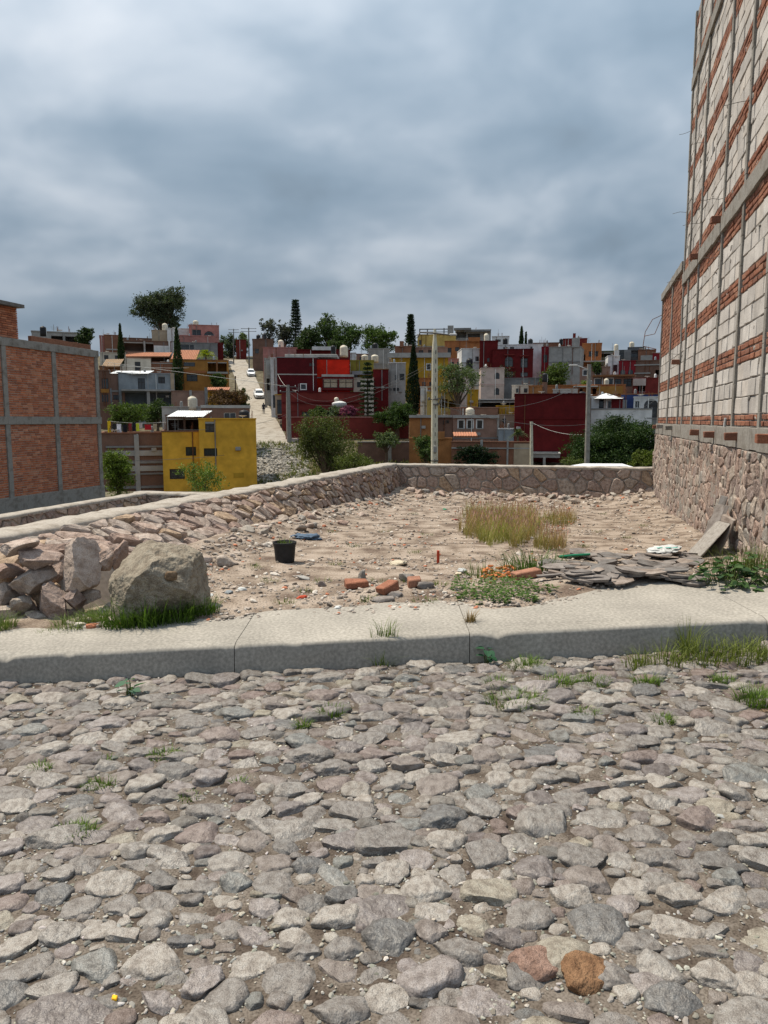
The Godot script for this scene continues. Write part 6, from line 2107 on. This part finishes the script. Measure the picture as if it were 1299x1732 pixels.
func make_trees():
	var dark = Color(0.035, 0.055, 0.022)
	var mid = Color(0.06, 0.09, 0.03)
	var pale = Color(0.1, 0.14, 0.05)
	var lime = Color(0.15, 0.19, 0.035)
	tree("eucalyptus_tree", "tall spreading eucalyptus on the ridge above the tan house", [228, 492, 318, 562], 202, Color(0.06, 0.075, 0.045), {"blobs": 14, "dens": 1.7, "trunk": 0.4, "zmax": 7.0})
	tree("cypress_tree", "slim dark cypress by the red brick house", [199, 548, 209, 618], 138, dark, {"style": "cypress", "n": 1500})
	tree("cypress_tree", "tall dark cypress in front of the white gable and ochre house", [291, 552, 309, 664], 119, dark, {"style": "cypress", "n": 2600})
	tree("palm_tree", "yellow-green palm beside the ochre house", [330, 577, 366, 612], 136, Color(0.24, 0.27, 0.03), {"style": "palm", "fronds": 40})
	tree("bush", "round dark bush seen over the brick house roof", [127, 555, 159, 588], 80, dark, {"cat": "bush", "foot": 600, "blobs": 7, "dens": 0.8})
	tree("tree", "spreading bright tree behind the washing line", [184, 684, 252, 722], 92, Color(0.09, 0.13, 0.03), {"blobs": 9, "dens": 1.0})
	tree("tree", "dim leafy tree under the gallery house beside the cream tank", [240, 678, 292, 715], 98, mid, {"blobs": 7, "dens": 0.8})
	tree("bush", "bright green bush at the corner of the brick house", [176, 768, 224, 850], 36, Color(0.13, 0.18, 0.035), {"cat": "bush", "blobs": 9, "dens": 1.3, "leaf": 0.06})
	tree("young_tree", "slender young tree in front of the yellow house", [308, 782, 386, 850], 58, Color(0.12, 0.17, 0.04), {"blobs": 8, "dens": 0.75, "leaf": 0.09, "trunk": 0.06})
	tree("bush", "russet flowering bush beside the steep street", [350, 660, 420, 692], 93, Color(0.1, 0.055, 0.03), {"cat": "bush", "blobs": 8, "dens": 0.9})
	tree("bush", "dark garden bush at the edge of the street", [395, 658, 424, 694], 95, mid, {"cat": "bush", "blobs": 6, "dens": 0.8})
	tree("bush", "creeper hanging on the ochre house balcony", [356, 632, 384, 660], 122, mid, {"cat": "bush", "foot": 664, "blobs": 6, "dens": 0.8})
	tree("ridge_tree", "grey-green trees closing the crest of the street", [374, 568, 404, 612], 212, Color(0.1, 0.13, 0.09), {"blobs": 7, "dens": 0.8})
	tree("ridge_tree", "round pale tree at the crest of the street", [398, 565, 424, 600], 214, Color(0.11, 0.14, 0.06), {"blobs": 6, "dens": 0.7})
	tree("sparse_tree", "thin grey tree with bare twigs on the ridge", [438, 541, 470, 590], 196, Color(0.07, 0.075, 0.06), {"blobs": 8, "dens": 0.55})
	tree("sparse_tree", "second thin grey tree beside the norfolk pine", [466, 547, 496, 592], 198, Color(0.075, 0.08, 0.065), {"blobs": 7, "dens": 0.55})
	tree("norfolk_pine", "tall tiered norfolk pine on the ridge", [484, 507, 516, 590], 198, Color(0.03, 0.045, 0.03), {"style": "pine", "tiers": 16, "needles": 24})
	tree("ridge_tree", "tall feathery green tree on the ridge", [530, 527, 580, 596], 196, Color(0.06, 0.09, 0.035), {"blobs": 11, "dens": 0.8})
	tree("ridge_tree", "dense dark tree in the middle of the ridge row", [498, 552, 545, 598], 190, Color(0.045, 0.07, 0.025), {"blobs": 9, "dens": 1.0})
	tree("ridge_tree", "broad leafy tree beside the feathery ridge tree", [555, 548, 612, 598], 188, Color(0.05, 0.08, 0.025), {"blobs": 10, "dens": 1.0})
	tree("ridge_tree", "wide bright tree at the end of the ridge row", [606, 554, 674, 596], 186, Color(0.07, 0.11, 0.03), {"blobs": 11, "dens": 1.0})
	tree("norfolk_pine", "narrow dark pine beside the railed yellow house", [683, 532, 706, 600], 180, Color(0.025, 0.04, 0.022), {"style": "pine", "tiers": 15, "needles": 30, "lift": 0.35})
	tree("cypress_tree", "broad black-green cypress in front of the mustard house", [684, 582, 714, 704], 108, Color(0.022, 0.035, 0.018), {"style": "cypress", "n": 4200})
	tree("norfolk_pine", "tiered dark pine in the red walled garden", [600, 612, 644, 716], 103.5, Color(0.025, 0.042, 0.02), {"style": "pine", "tiers": 14, "needles": 30, "lift": 0.05})
	tree("bush", "leafy dark tree spilling over the red garden wall", [632, 682, 712, 724], 99, Color(0.045, 0.075, 0.022), {"cat": "bush", "blobs": 10, "dens": 1.1, "zmax": 2.5})
	tree("bush", "green shrub on the low maroon house terrace", [524, 688, 556, 712], 103.5, mid, {"cat": "bush", "foot": 716, "blobs": 6, "dens": 0.8, "zmax": 1.6})
	tree("bush", "grey-green shrub beside the bougainvillea", [550, 686, 580, 710], 103, Color(0.09, 0.12, 0.07), {"cat": "bush", "foot": 716, "blobs": 6, "dens": 0.8, "zmax": 1.6})
	tree("bougainvillea", "magenta bougainvillea on the red garden wall", [570, 687, 606, 711], 102.5, Color(0.2, 0.07, 0.11), {"cat": "bush", "foot": 716, "blobs": 7, "dens": 0.9, "petal": true, "zmax": 1.6})
	tree("bush", "big olive bush at the bottom of the steep street", [502, 700, 602, 806], 72, Color(0.085, 0.1, 0.032), {"cat": "bush", "blobs": 14, "dens": 1.4, "leaf": 0.11})
	tree("bush", "low bright bush under the olive bush", [556, 768, 640, 812], 68, Color(0.1, 0.12, 0.035), {"cat": "bush", "blobs": 8, "dens": 1.0, "leaf": 0.1, "zmax": 2.0})
	tree("bush", "yellowish shrub beside the mauve brick wall", [632, 728, 676, 760], 86, Color(0.1, 0.13, 0.06), {"cat": "bush", "blobs": 6, "dens": 0.7, "zmax": 2.0})
	tree("bush", "creeper beside the tall pale pole", [700, 738, 742, 786], 80, mid, {"cat": "bush", "blobs": 7, "dens": 0.9, "zmax": 1.6})
	tree("feathery_tree", "feathery grey-green tree in the yellow courtyard", [738, 614, 812, 668], 101, Color(0.1, 0.13, 0.06), {"blobs": 10, "dens": 0.85})
	tree("tree", "leafy tree beside the big grey wall", [913, 616, 966, 662], 119, Color(0.07, 0.1, 0.025), {"blobs": 9, "dens": 1.0})
	tree("tree", "lone sapling top beside the grey wall", [830, 618, 876, 640], 132, Color(0.05, 0.05, 0.03), {"blobs": 4, "dens": 0.2})
	tree("ivy", "dark ivy hanging over the red brick wall", [762, 752, 852, 800], 80.5, Color(0.02, 0.035, 0.018), {"cat": "ivy", "foot": 800, "blobs": 9, "dens": 1.0, "zmax": 0.8, "leaf": 0.13})
	tree("agave_palm", "spiky grey palm beside the low shed", [858, 708, 894, 746], 84, Color(0.075, 0.09, 0.05), {"style": "palm", "fronds": 44})
	tree("tree", "big dense dark green tree behind the lamp pole", [966, 705, 1104, 812], 70, Color(0.035, 0.06, 0.02), {"blobs": 20, "dens": 2.3, "leaf": 0.13, "zmax": 5.0})
	tree("bush", "light green bush beside the block building", [1066, 762, 1114, 812], 52, Color(0.11, 0.14, 0.03), {"cat": "bush", "blobs": 9, "dens": 1.2, "leaf": 0.085})
	tree("bush", "low yellow-green bush at the foot of the lamp pole", [942, 775, 1008, 812], 60, Color(0.08, 0.1, 0.03), {"cat": "bush", "blobs": 7, "dens": 0.8, "leaf": 0.09, "zmax": 2.0})
	tree("cypress_tree", "small dark cypress rising behind the long white house", [877, 552, 887, 590], 172, dark, {"style": "cypress", "n": 900})
	tree("cypress_tree", "thinner cypress beside the small dark one on the ridge", [887, 562, 892, 590], 174, dark, {"style": "cypress", "n": 500})
	tree("bush", "small shrub on the terrace of the rust house", [1000, 612, 1020, 634], 126, mid, {"cat": "bush", "foot": 640, "blobs": 5, "dens": 0.7, "zmax": 1.5})
	tree("tree", "small bright shrub behind the lamp pole houses", [983, 644, 1004, 664], 108, lime, {"cat": "bush", "foot": 668, "blobs": 5, "dens": 0.7, "zmax": 1.5})
	# rubble slope below the street, with weeds
	var rub = []
	for k in 3400:
		var d = R(74, 98)
		var px = R(426, 520)
		var p = at(px, 700, d)
		p.y = ground_y(p.x, -d)
		var s = R(0.05, 0.2)
		var g = R(0.1, 0.33)
		rub.append([Transform3D(tumble(Vector3(s * 1.3, s * 0.8, s)), p + Vector3(0, s * 0.2, 0)), Color(g * 1.08, g, g * 0.86)])
	tag(multi(self, "rubble", PEBBLE_MESH, M.pebbles, rub), "rubble slope below the end of the steep street", "rubble")
	var wd := MB.new()
	for k in 5200:
		var d = R(66, 99)
		var px = R(420, 740)
		if px > 520 and rng.randf() < 0.35: continue
		var p = at(px, 700, d)
		p.y = ground_y(p.x, -d)
		if N(p.x, p.z, 0.13) < -0.05 and px < 520: continue
		var c = Color(0.16, 0.15, 0.05) * R(0.6, 1.3) if rng.randf() < 0.6 else Color(0.1, 0.13, 0.035) * R(0.7, 1.3)
		for j in 3:
			blade(wd, p + Vector3(R(-0.2, 0.2), 0, R(-0.2, 0.2)), R(0, TAU), R(0.2, 0.9), R(0.25, 0.7), 0.12, c)
	tag(put(self, "weeds", wd, M.grass), "dry weeds over the slope below the red wall", "grass", "", "stuff")

func make_lot_plants():
	var g0 = Color(0.06, 0.095, 0.02)
	var g1 = Color(0.15, 0.2, 0.05)
	var road = func(x, z): return road_y(x, z)
	var lot = func(x, z): return lot_y(x, z)
	var walk = func(x, z): return slope(x) + 0.195 if z < -4.7 else road_y(x, z)
	# the tall dry grass
	var m := MB.new()
	for k in 9000:
		var px = R(772, 985)
		var py = R(866, 934)
		var ok = pow((px - 845) / 72.0, 2) + pow((py - 893) / 34.0, 2) < 0.9 + 0.7 * N(px * 0.02, py * 0.04) or pow((px - 948) / 32.0, 2) + pow((py - 882) / 11.0, 2) < 0.8 or pow((px - 930) / 32.0, 2) + pow((py - 924) / 9.0, 2) < 0.8
		if not ok: continue
		var p = on_lot(px, py)
		var dry = clampf(0.38 + 1.1 * N(px * 0.012, py * 0.02) + R(-0.35, 0.35), 0, 1)
		var c0 = Color(0.15, 0.17, 0.035).lerp(Color(0.24, 0.17, 0.08), dry)
		var c1 = Color(0.36, 0.34, 0.12).lerp(Color(0.4, 0.27, 0.18), dry)
		var h = R(0.16, 0.36) * (0.8 if px > 915 else 1.0)
		var w = R(0, TAU)
		blade(m, p - Vector3(0, 0.01, 0), w, R(0.1, 0.8), h, 0.007, c0.lerp(c1, rng.randf()))
		if rng.randf() < 0.3:                    # seed heads
			var q = p + Vector3(cos(w) * h * 0.25, h * R(0.9, 1.15), sin(w) * h * 0.25)
			m.col = Color(0.36, 0.22, 0.18) * R(0.8, 1.3)
			var a = Vector3(cos(w) * 0.35, 1, sin(w) * 0.35).normalized() * R(0.03, 0.055)
			var b = Vector3(-sin(w), 0, cos(w)) * 0.006
			m.quad(q - a, q + b, q + a, q - b)
	tag(put(self, "dry_grass", m, M.grass), "patch of tall drying grass in the middle of the lot", "grass", "", "stuff")
	# grass round the boulder and along the wall end
	for q in [[205, 1062, 300, 0.22, 0.15, "thick grass at the boulder's lit flank"], [250, 1060, 380, 0.27, 0.18, "longest arching grass below the boulder's scar"], [300, 1050, 300, 0.23, 0.16, "thick grass at the boulder's shaded flank"], [345, 1035, 200, 0.16, 0.12, "short grass between the boulder and the bare earth"]]:
		tuft(q[0], q[1], lot, q[5], "grass at the foot of the big boulder", q[2], q[3], q[4], Color(0.035, 0.075, 0.014), Color(0.1, 0.17, 0.03), "grass_clump", 0.009)
	for q in [[125, 1060, 420, 0.11, 0.16, "fine pale grass patch below the broken wall end"], [165, 1050, 380, 0.12, 0.13, "fine pale grass where the wall end meets the boulder"], [5, 1062, 260, 0.15, 0.1, "dark grass in the joint under the large end stones"], [95, 1072, 120, 0.06, 0.14, "sparse short grass fringe on the pavement edge by the wall end"]]:
		tuft(q[0], q[1], lot, q[5], "grass below the broken wall end", q[2], q[3], q[4], Color(0.08, 0.11, 0.03), Color(0.19, 0.24, 0.08), "grass_clump", 0.005)
	tuft(900, 966, lot, "upright dark green grass behind the loose orange brick", "", 200, 0.26, 0.3, Color(0.04, 0.085, 0.02), Color(0.11, 0.18, 0.05), "grass_clump", 0.012)
	tuft(815, 975, lot, "thin seeding grass beside the weeds", "", 120, 0.2, 0.2, g0, g1, "grass_clump", 0.006)
	for q in [[640, 985], [790, 985], [455, 985], [430, 960], [600, 925], [650, 900], [720, 905], [560, 900], [1010, 900], [1060, 910], [985, 925], [620, 1015], [720, 1018], [480, 1020], [1020, 870], [700, 870], [570, 955], [545, 985], [1085, 890], [515, 1000], [700, 935], [690, 985], [740, 990]]:
		tuft(q[0], q[1], lot, "small green tuft on the bare lot earth", "small tufts on the bare lot earth", 50, 0.06, 0.1, g0, g1)
	# kerb and pavement tufts
	tuft(650, 1082, walk, "tuft with seed stalks growing in the pavement edge", "", 90, 0.13, 0.09, g0, g1)
	tuft(796, 1052, walk, "dry brown tuft in the pavement crack", "", 70, 0.1, 0.035, Color(0.14, 0.12, 0.05), Color(0.3, 0.2, 0.12))
	for q in [[1080, 1128, 110, 0.14, 0.1], [1130, 1124, 170, 0.16, 0.15], [1190, 1120, 240, 0.17, 0.2], [1250, 1116, 260, 0.17, 0.2], [1295, 1112, 220, 0.17, 0.18], [1165, 1108, 90, 0.26, 0.06]]:
		tuft(q[0], q[1], road, "long grass growing along the foot of the kerb", "long grass along the foot of the kerb", q[2], q[3], q[4], Color(0.06, 0.09, 0.02), Color(0.19, 0.22, 0.06), "grass_clump", 0.006)
	for q in [[872, 1190, 260, 0.055, 0.17], [945, 1158, 200, 0.05, 0.12], [1000, 1158, 200, 0.05, 0.11], [1095, 1158, 120, 0.06, 0.08], [1283, 1190, 260, 0.08, 0.13], [990, 1210, 110, 0.04, 0.07], [1125, 1224, 110, 0.045, 0.06], [1222, 1155, 90, 0.05, 0.07], [562, 1212, 120, 0.06, 0.07], [512, 1232, 70, 0.045, 0.04], [280, 1282, 120, 0.035, 0.09], [168, 1332, 110, 0.04, 0.08], [126, 1412, 150, 0.04, 0.09], [70, 1300, 60, 0.035, 0.05], [178, 1288, 50, 0.03, 0.05], [405, 1325, 40, 0.03, 0.04], [320, 1352, 40, 0.03, 0.05], [890, 1130, 120, 0.07, 0.12], [840, 1165, 70, 0.07, 0.06]]:
		tuft(q[0], q[1], road, "low grass tuft rooted between the cobbles", "low grass tufts between the cobbles", int(q[2] * 1.8), q[3] * 1.3, q[4], Color(0.055, 0.1, 0.018), Color(0.14, 0.21, 0.045))
	# broad-leaved plants
	var greens = [Color(0.045, 0.09, 0.03), Color(0.07, 0.12, 0.04), Color(0.035, 0.07, 0.028)]
	leafy("broadleaf_plant", "sprawling broad-leaved vine at the pavement end beside the slates", on_lot(1232, 992), 90, 0.3, 0.2, 0.085, lot, greens)
	leafy("broadleaf_plant", "second heap of the broad-leaved vine by the stone footing", on_lot(1285, 985), 60, 0.3, 0.22, 0.085, lot, greens)
	tuft(1270, 960, lot, "tangled green weeds against the stone footing", "", 300, 0.25, 0.35, Color(0.07, 0.1, 0.03), Color(0.17, 0.19, 0.07), "grass_clump", 0.007)
	leafy("seedling", "bluish seedling with round leaves at the kerb foot beside sandy earth", on(220, 1180, road), 9, 0.09, 0.1, 0.075, road, [Color(0.08, 0.16, 0.1), Color(0.12, 0.2, 0.14)], true)
	leafy("seedling", "dark seedling at the kerb foot below the pavement crack", on(824, 1122, road), 8, 0.08, 0.09, 0.07, road, [Color(0.035, 0.1, 0.05), Color(0.05, 0.12, 0.07)], true)
	var pw := MB.new()
	for k in 3600:
		var px = R(762, 945)
		var py = R(962, 1024)
		if pow((px - 845) / 88.0, 2) + pow((py - 998) / 26.0, 2) > 0.75 + 1.3 * N(px * 0.025, py * 0.05): continue
		var p = on_lot(px, py) + Vector3(0, R(0.0, 0.045), 0)
		var w = R(0, TAU)
		var a = Vector3(cos(w), R(-0.2, 0.5), sin(w)).normalized() * R(0.012, 0.026)
		var b = a.cross(Vector3(R(-0.4, 0.4), 1, R(-0.4, 0.4))).normalized() * R(0.006, 0.011)
		pw.col = Color(0.06, 0.115, 0.02) * R(0.6, 1.35)
		pw.quad(p - a, p + b, p + a, p - b)
	tag(put(self, "ground_cover", pw, M.leaf), "mat of small-leaved green weeds beside the slates", "weeds", "", "stuff")

func on_lot(px: float, py: float) -> Vector3:       # closed-form guess, refined: faster than marching
	var d = 8.0
	for k in 14:
		var p = at(px, py, d)
		var h = lot_y(p.x, p.z)
		var want = (EYE - h) / (EYE - p.y) * d
		d = clampf(lerpf(d, want, 0.8), 4.9, 22.0)
	var q = at(px, py, d)
	q.y = lot_y(q.x, q.z)
	return q

# ---------------------------------------------------------------- things on the lot
func slate_mesh(w: float, dpt: float, t: float) -> MB:
	var n = 6 + rng.randi() % 3
	var top = []
	var bot = []
	for k in n:
		var a = TAU * k / n + R(-0.25, 0.25)
		var q = Vector3(cos(a) * w * 0.5 * R(0.75, 1.15), t * 0.5 + R(-0.004, 0.004), -sin(a) * dpt * 0.5 * R(0.75, 1.15))
		top.append(q)
		bot.append(q * Vector3(R(0.9, 1.0), 0, R(0.9, 1.0)) - Vector3(0, t * 0.5, 0))
	var m := MB.new()
	var c = Vector3(0, t * 0.5 + 0.003, 0)
	for k in n:
		var j = (k + 1) % n
		m.tri(c, top[k], top[j])
		var mk = (top[k] + bot[k]) * 0.5 * Vector3(R(0.97, 1.05), 1, R(0.97, 1.05))
		m.quad(bot[k], bot[j], top[j], top[k])
		m.tri(Vector3(0, -t * 0.5, 0), bot[j], bot[k])
	return m

func make_lot_things():
	# the boulder
	var bp = on_lot(262, 1046)
	var base = ico(5)
	var vs := PackedVector3Array()
	var cuts = [[Vector3(-0.62, 0.72, 0.3), 0.66], [Vector3(0.25, 0.95, 0.12), 0.74], [Vector3(0.93, 0.25, 0.25), 0.74], [Vector3(0.1, -0.2, 1.0), 0.76], [Vector3(-0.75, 0.1, 0.6), 0.78], [Vector3(0.6, 0.55, 0.55), 0.8], [Vector3(0.45, -0.55, 0.7), 0.72]]
	for p in base[0]:
		var e = 2.6
		var q = p / pow(pow(absf(p.x), e) + pow(absf(p.y), e) + pow(absf(p.z), e), 1.0 / e)
		for c in cuts:
			var dd = q.dot(c[0].normalized()) - c[1]
			if dd > 0: q -= c[0].normalized() * dd * 0.82
		q *= 1.0 + 0.1 * nz.get_noise_3d(p.x * 90, p.y * 90, p.z * 90) + 0.04 * nz.get_noise_3d(p.x * 340, p.y * 340, p.z * 340) + 0.012 * nz.get_noise_3d(p.x * 1200, p.y * 1200, p.z * 1200)
		vs.append(q * Vector3(0.385, 0.36, 0.34))
	var bm := MB.new()
	bm.smooth(vs, base[1])
	var bo = thing("boulder", bp + Vector3(0.0, 0, -0.12), "big rounded grey-tan boulder beside the pavement with a brown scar", "boulder")
	put(bo, "rock", bm, M.boulder, Vector3(0, 0.22, 0), Basis(Vector3.UP, 0.1))
	var sp = at(283, 980, bp.z * -1.0 - 0.23) 
	var sc := rock(12, 2, 2.2, 3, 0.2)
	put(bo, "brown_scar", sc, M.boulder_scar, Vector3(sp.x, sp.y, bp.z + 0.13) - bo.position, Basis.from_scale(Vector3(0.05, 0.04, 0.02)))
	# the plant bucket
	var up = on_lot(482, 950)
	var bk = thing("bucket", up, "black plastic plant bucket standing on the bare earth", "bucket")
	var bb := MB.new()
	bb.lathe([[0.0, 0.0], [0.095, 0.0], [0.1, 0.012], [0.116, 0.185], [0.124, 0.187], [0.126, 0.212], [0.118, 0.214], [0.112, 0.19], [0.105, 0.165], [0.0, 0.16]], Vector3.ZERO, 28)
	put(bk, "pail", bb, M.bucket)
	var soil := MB.new()
	soil.lathe([[0.108, 0.166], [0.06, 0.178], [0.0, 0.18]], Vector3.ZERO, 20)
	put(bk, "soil", soil, M.leaf_litter)
	var lv := MB.new()
	for k in 22:
		blade(lv, Vector3(R(-0.07, 0.07), 0.17, R(-0.07, 0.07)), R(0, TAU), R(0.3, 1.0), R(0.04, 0.1), 0.014, Color(0.11, 0.16, 0.04) * R(0.8, 1.2))
	put(bk, "sprout", lv, M.grass)
	# blue rag behind it
	var rg := rock(33, 3, 2.0, 7, 0.5)
	solo("rag", rg, M.blue_cloth, on_lot(516, 913) + Vector3(0, 0.03, 0), "crumpled blue-grey rag behind the bucket", "cloth", "", Basis.from_scale(Vector3(0.19, 0.055, 0.12)))
	# orange bricks
	for q in [[603, 994, 0.16, 0.25, "whole orange brick lying flat on the earth behind two others", 0.0], [655, 1004, 0.12, 0.75, "broken orange brick tipped on a flat stone", 0.25], [890, 978, 0.22, 0.35, "orange brick at the edge of the slate heap", 0.12], [700, 992, 0.07, 0.1, "small dull brick fragment among grey stones", 0.1]]:
		var m := MB.new()
		m.cbox(Vector3.ZERO, Vector3(q[2] + 0.04, 0.065, 0.12), 0.008, 0.008, rng)
		solo("loose_brick", m, M["brick%d" % [0, 2, 0, 3][rng.randi() % 4]], on_lot(q[0], q[1]) + Vector3(0, 0.032 + absf(q[5]) * 0.08, 0), q[4], "brick", "", Basis.from_euler(Vector3(0.05, q[3], q[5])))
	var cr = []
	for k in 60:
		var s = R(0.008, 0.022)
		var p = on_lot(R(815, 872), R(965, 982))
		cr.append([Transform3D(tumble(Vector3(s * 1.4, s * 0.7, s)), p + Vector3(0, R(0.01, 0.05), 0)), Color(0.46, 0.16, 0.06) * R(0.7, 1.2)])
	tag(multi(self, "brick_crumbs", PEBBLE_MESH, M.pebbles, cr), "heap of crushed orange brick among the weeds", "rubble")
	# red stake
	var stake := MB.new()
	stake.cbox(Vector3(0, 0.05, 0), Vector3(0.028, 0.18, 0.028), 0.004)
	solo("marker_stake", stake, M.red_paint, on_lot(741, 953), "short red marker stake standing in the bare earth", "stake")
	# slates lying in a heap
	var n = 0
	for k in 92:
		var t = R(-1, 1)
		var px = 1050 + 128 * t
		var py = R(942, 992) - 14 * (1.0 - t * t) * 0.5 + (1.0 - absf(t)) * 8.0
		if px < 960: py = R(960, 984)
		var p = on_lot(px, py)
		var tilt = 0.14
		var m = slate_mesh(R(0.12, 0.42), R(0.1, 0.28), R(0.01, 0.026))
		solo("slate_slab", m, M["slate%d" % (rng.randi() % 4)], p + Vector3(0, 0.02 + 0.0005 * k + R(0, 0.015), 0), "flat dark slate in the heap behind the pavement", "slate", "slates in the heap behind the pavement", Basis.from_euler(Vector3(R(-tilt, tilt) + 0.06, R(0, TAU), R(-tilt, tilt))))
	# slates leaning on the footing
	for k in 5:
		var uu = 9.05 + [0.0, 0.17, 0.3, 0.44, 0.2][k]
		var vb = 1.24 + [0.0, 0.07, 0.15, 0.22, 0.27][k]
		var hh = [0.6, 0.56, 0.66, 0.74, 0.5][k]
		var p = uv(uu, vb)
		p.y = lot_y(p.x, p.z) - 0.03
		var m := MB.new()
		m.cbox(Vector3(0, hh * 0.5, 0), Vector3([0.26, 0.22, 0.2, 0.2, 0.3][k], hh, 0.024), 0.006, 0.012, rng)
		var zf = (-V * 0.96 - U * 0.28).normalized()
		var bs = Basis(Vector3.UP.cross(zf), Vector3.UP, zf) * Basis.from_euler(Vector3(-asin(clampf((1.66 - vb) / hh, 0.0, 0.8)), [0.1, -0.05, 0.12, -0.1, 0.0][k], [0.05, -0.06, 0.04, 0.0, -0.1][k]))
		solo("leaning_slate", m, [M.cobble3, M.slate0, M.slate1, M.slate3, M.slate2][k], p, ["pale outer slate of the leaning stack at the stone footing", "dark slate behind the pale one in the leaning stack", "grey middle slate of the leaning stack", "tallest dark slate of the leaning stack", "short brownish slate against the stone footing"][k], "slate", "slates leaning against the footing", bs)
	# litter
	var sh := rock(51, 3, 2.0, 6, 0.35)
	var shp = on_lot(1125, 945)
	var bag = thing("plastic_sack", shp + Vector3(0, 0.11, 0), "flattened white plastic sack with teal print on the slates", "sack")
	put(bag, "sheet", sh, M.white_plastic, Vector3.ZERO, Basis.from_euler(Vector3(0.1, 0.3, 0.05)) * Basis.from_scale(Vector3(0.24, 0.022, 0.13)))
	for q in [[-0.08, 0.3], [0.02, 0.26], [0.1, 0.34]]:
		var m := MB.new()
		m.cbox(Vector3(q[0], 0.024, 0.03), Vector3(0.07, 0.003, 0.025), 0.001, 0.0, null, Basis(Vector3.UP, q[1]))
		put(bag, "print", m, M.teal)
	var gp := MB.new()
	gp.tube([Vector3(-0.18, 0, 0.03), Vector3(0.0, 0.01, 0), Vector3(0.18, 0.015, -0.03)], [0.013, 0.013, 0.013], 10)
	solo("green_pipe", gp, M.green_pipe, on_lot(972, 948) + Vector3(0, 0.05, 0), "short green plastic pipe at the back of the slate heap", "pipe")
	for q in [[918, 838, 0.09, "white box scrap lying at the back of the lot", "white_plastic"], [780, 968, 0.09, "torn pale packaging near the thin grass", "white_plastic"], [775, 972, 0.06, "pale card scrap beside torn packaging", "cardboard"], [1085, 965, 0.06, "small white tile chip on the slates", "white_plastic"], [410, 998, 0.05, "crumpled white paper beside the boulder", "white_plastic"], [387, 1003, 0.05, "pale blue plastic scrap beside the boulder", "bluegrey"], [355, 1008, 0.04, "white chip at the foot of the boulder", "white_plastic"], [510, 1012, 0.05, "red and white wrapper near the pavement", "red_paint"], [513, 980, 0.07, "grey-white crumpled paper below the bucket", "grey"], [672, 955, 0.1, "flattened white paper in the middle of the lot", "cardboard"], [570, 1029, 0.04, "white scrap at the pavement edge", "white_plastic"], [752, 862, 0.08, "green bottle scrap near the back rubble", "green_pipe"], [772, 880, 0.05, "pink scrap beside the tall grass", "crimson"], [345, 958, 0.05, "white shard at the foot of the rubble wall", "white_plastic"]]:
		var m := rock(int(q[0]), 2, 2.2, 6, 0.4)
		solo("litter", m, M[q[4]], on_lot(q[0], q[1]) + Vector3(0, q[2] * 0.16, 0), q[3], "litter", "", Basis.from_euler(Vector3(R(-0.2, 0.2), R(0, 3), R(-0.2, 0.2))) * Basis.from_scale(Vector3(q[2], q[2] * 0.3, q[2] * 0.6)))
	var yb := MB.new()
	yb.cbox(Vector3.ZERO, Vector3(0.016, 0.012, 0.014), 0.002, 0.002, rng)
	solo("yellow_chip", yb, M.yellow_bit, on(194, 1694, func(x, z): return road_y(x, z)) + Vector3(0, 0.008, 0), "tiny yellow plastic chip among the pebbles", "litter")
	# loose rocks, the larger ones placed as seen
	var forms = []
	for k in 10: forms.append(rock(k + 60, 2, R(2.4, 3.4), 7, 0.15, 0.95).mesh())
	for q in [[378, 955, 0.13, 0.075, "angular tan rock at the foot of the rubble wall", "pink3"], [613, 978, 0.045, 0.06, "small upright grey stone behind the orange bricks", "cobble1"], [690, 983, 0.1, 0.05, "flat grey stone beside the tipped brick", "cobble1"], [668, 1009, 0.07, 0.03, "thin grey stone under the tipped brick", "slate1"], [720, 995, 0.07, 0.04, "dark chip beside the grey stones", "slate0"], [648, 1016, 0.09, 0.02, "flat slate chip near the pavement edge", "slate1"], [545, 992, 0.04, 0.035, "small brown stone between bucket and bricks", "cobble8"], [350, 950, 0.06, 0.04, "pale rock leaning on the wall foot", "pink7"]]:
		solo("loose_rock", forms[rng.randi() % 10], M[q[5]], on_lot(q[0], q[1]) + Vector3(0, q[3] * 0.5, 0), q[4], "rock", "", Basis.from_euler(Vector3(R(-0.2, 0.2), R(-0.4, 0.4), R(-0.2, 0.2))) * Basis.from_scale(Vector3(q[2], q[3], q[2] * 0.7)))
	for k in 150:                                  # fallen wall stones along the back and side
		var u
		var v
		if k < 90:
			u = 19.55 - absf(rng.randfn()) * 0.45
			v = R(-4.6, 1.5)
		else:
			u = R(7.2, 18.5)
			v = face_v(u) + 0.05 + absf(rng.randfn()) * 0.28
		var p = uv(u, v)
		p.y = lot_y(p.x, p.z)
		var s = R(0.035, 0.12)
		if k >= 90: s *= 0.7
		solo("fallen_stone", forms[rng.randi() % 10], M[["pink0", "pink1", "pink3", "pink4", "pink7", "cobble3", "coping"][rng.randi() % 7]], p + Vector3(0, s * 0.25, 0), "fallen stone at the back wall foot" if k < 90 else "fallen stone at the rubble wall foot", "rock", "stones fallen at the back wall" if k < 90 else "stones fallen along the rubble wall", tumble(Vector3(s * R(1, 1.5), s * R(0.5, 0.9), s), 0.5))

func _ready():
	rng.seed = 20240611
	nz.seed = 11
	nz.frequency = 0.01
	nz.fractal_octaves = 3
	make_light_and_camera()
	make_materials()
	make_ground()
	make_walls()
	make_block_building()
	make_brick_house()
	make_town()
	make_trees()
	make_lot_plants()
	make_lot_things()
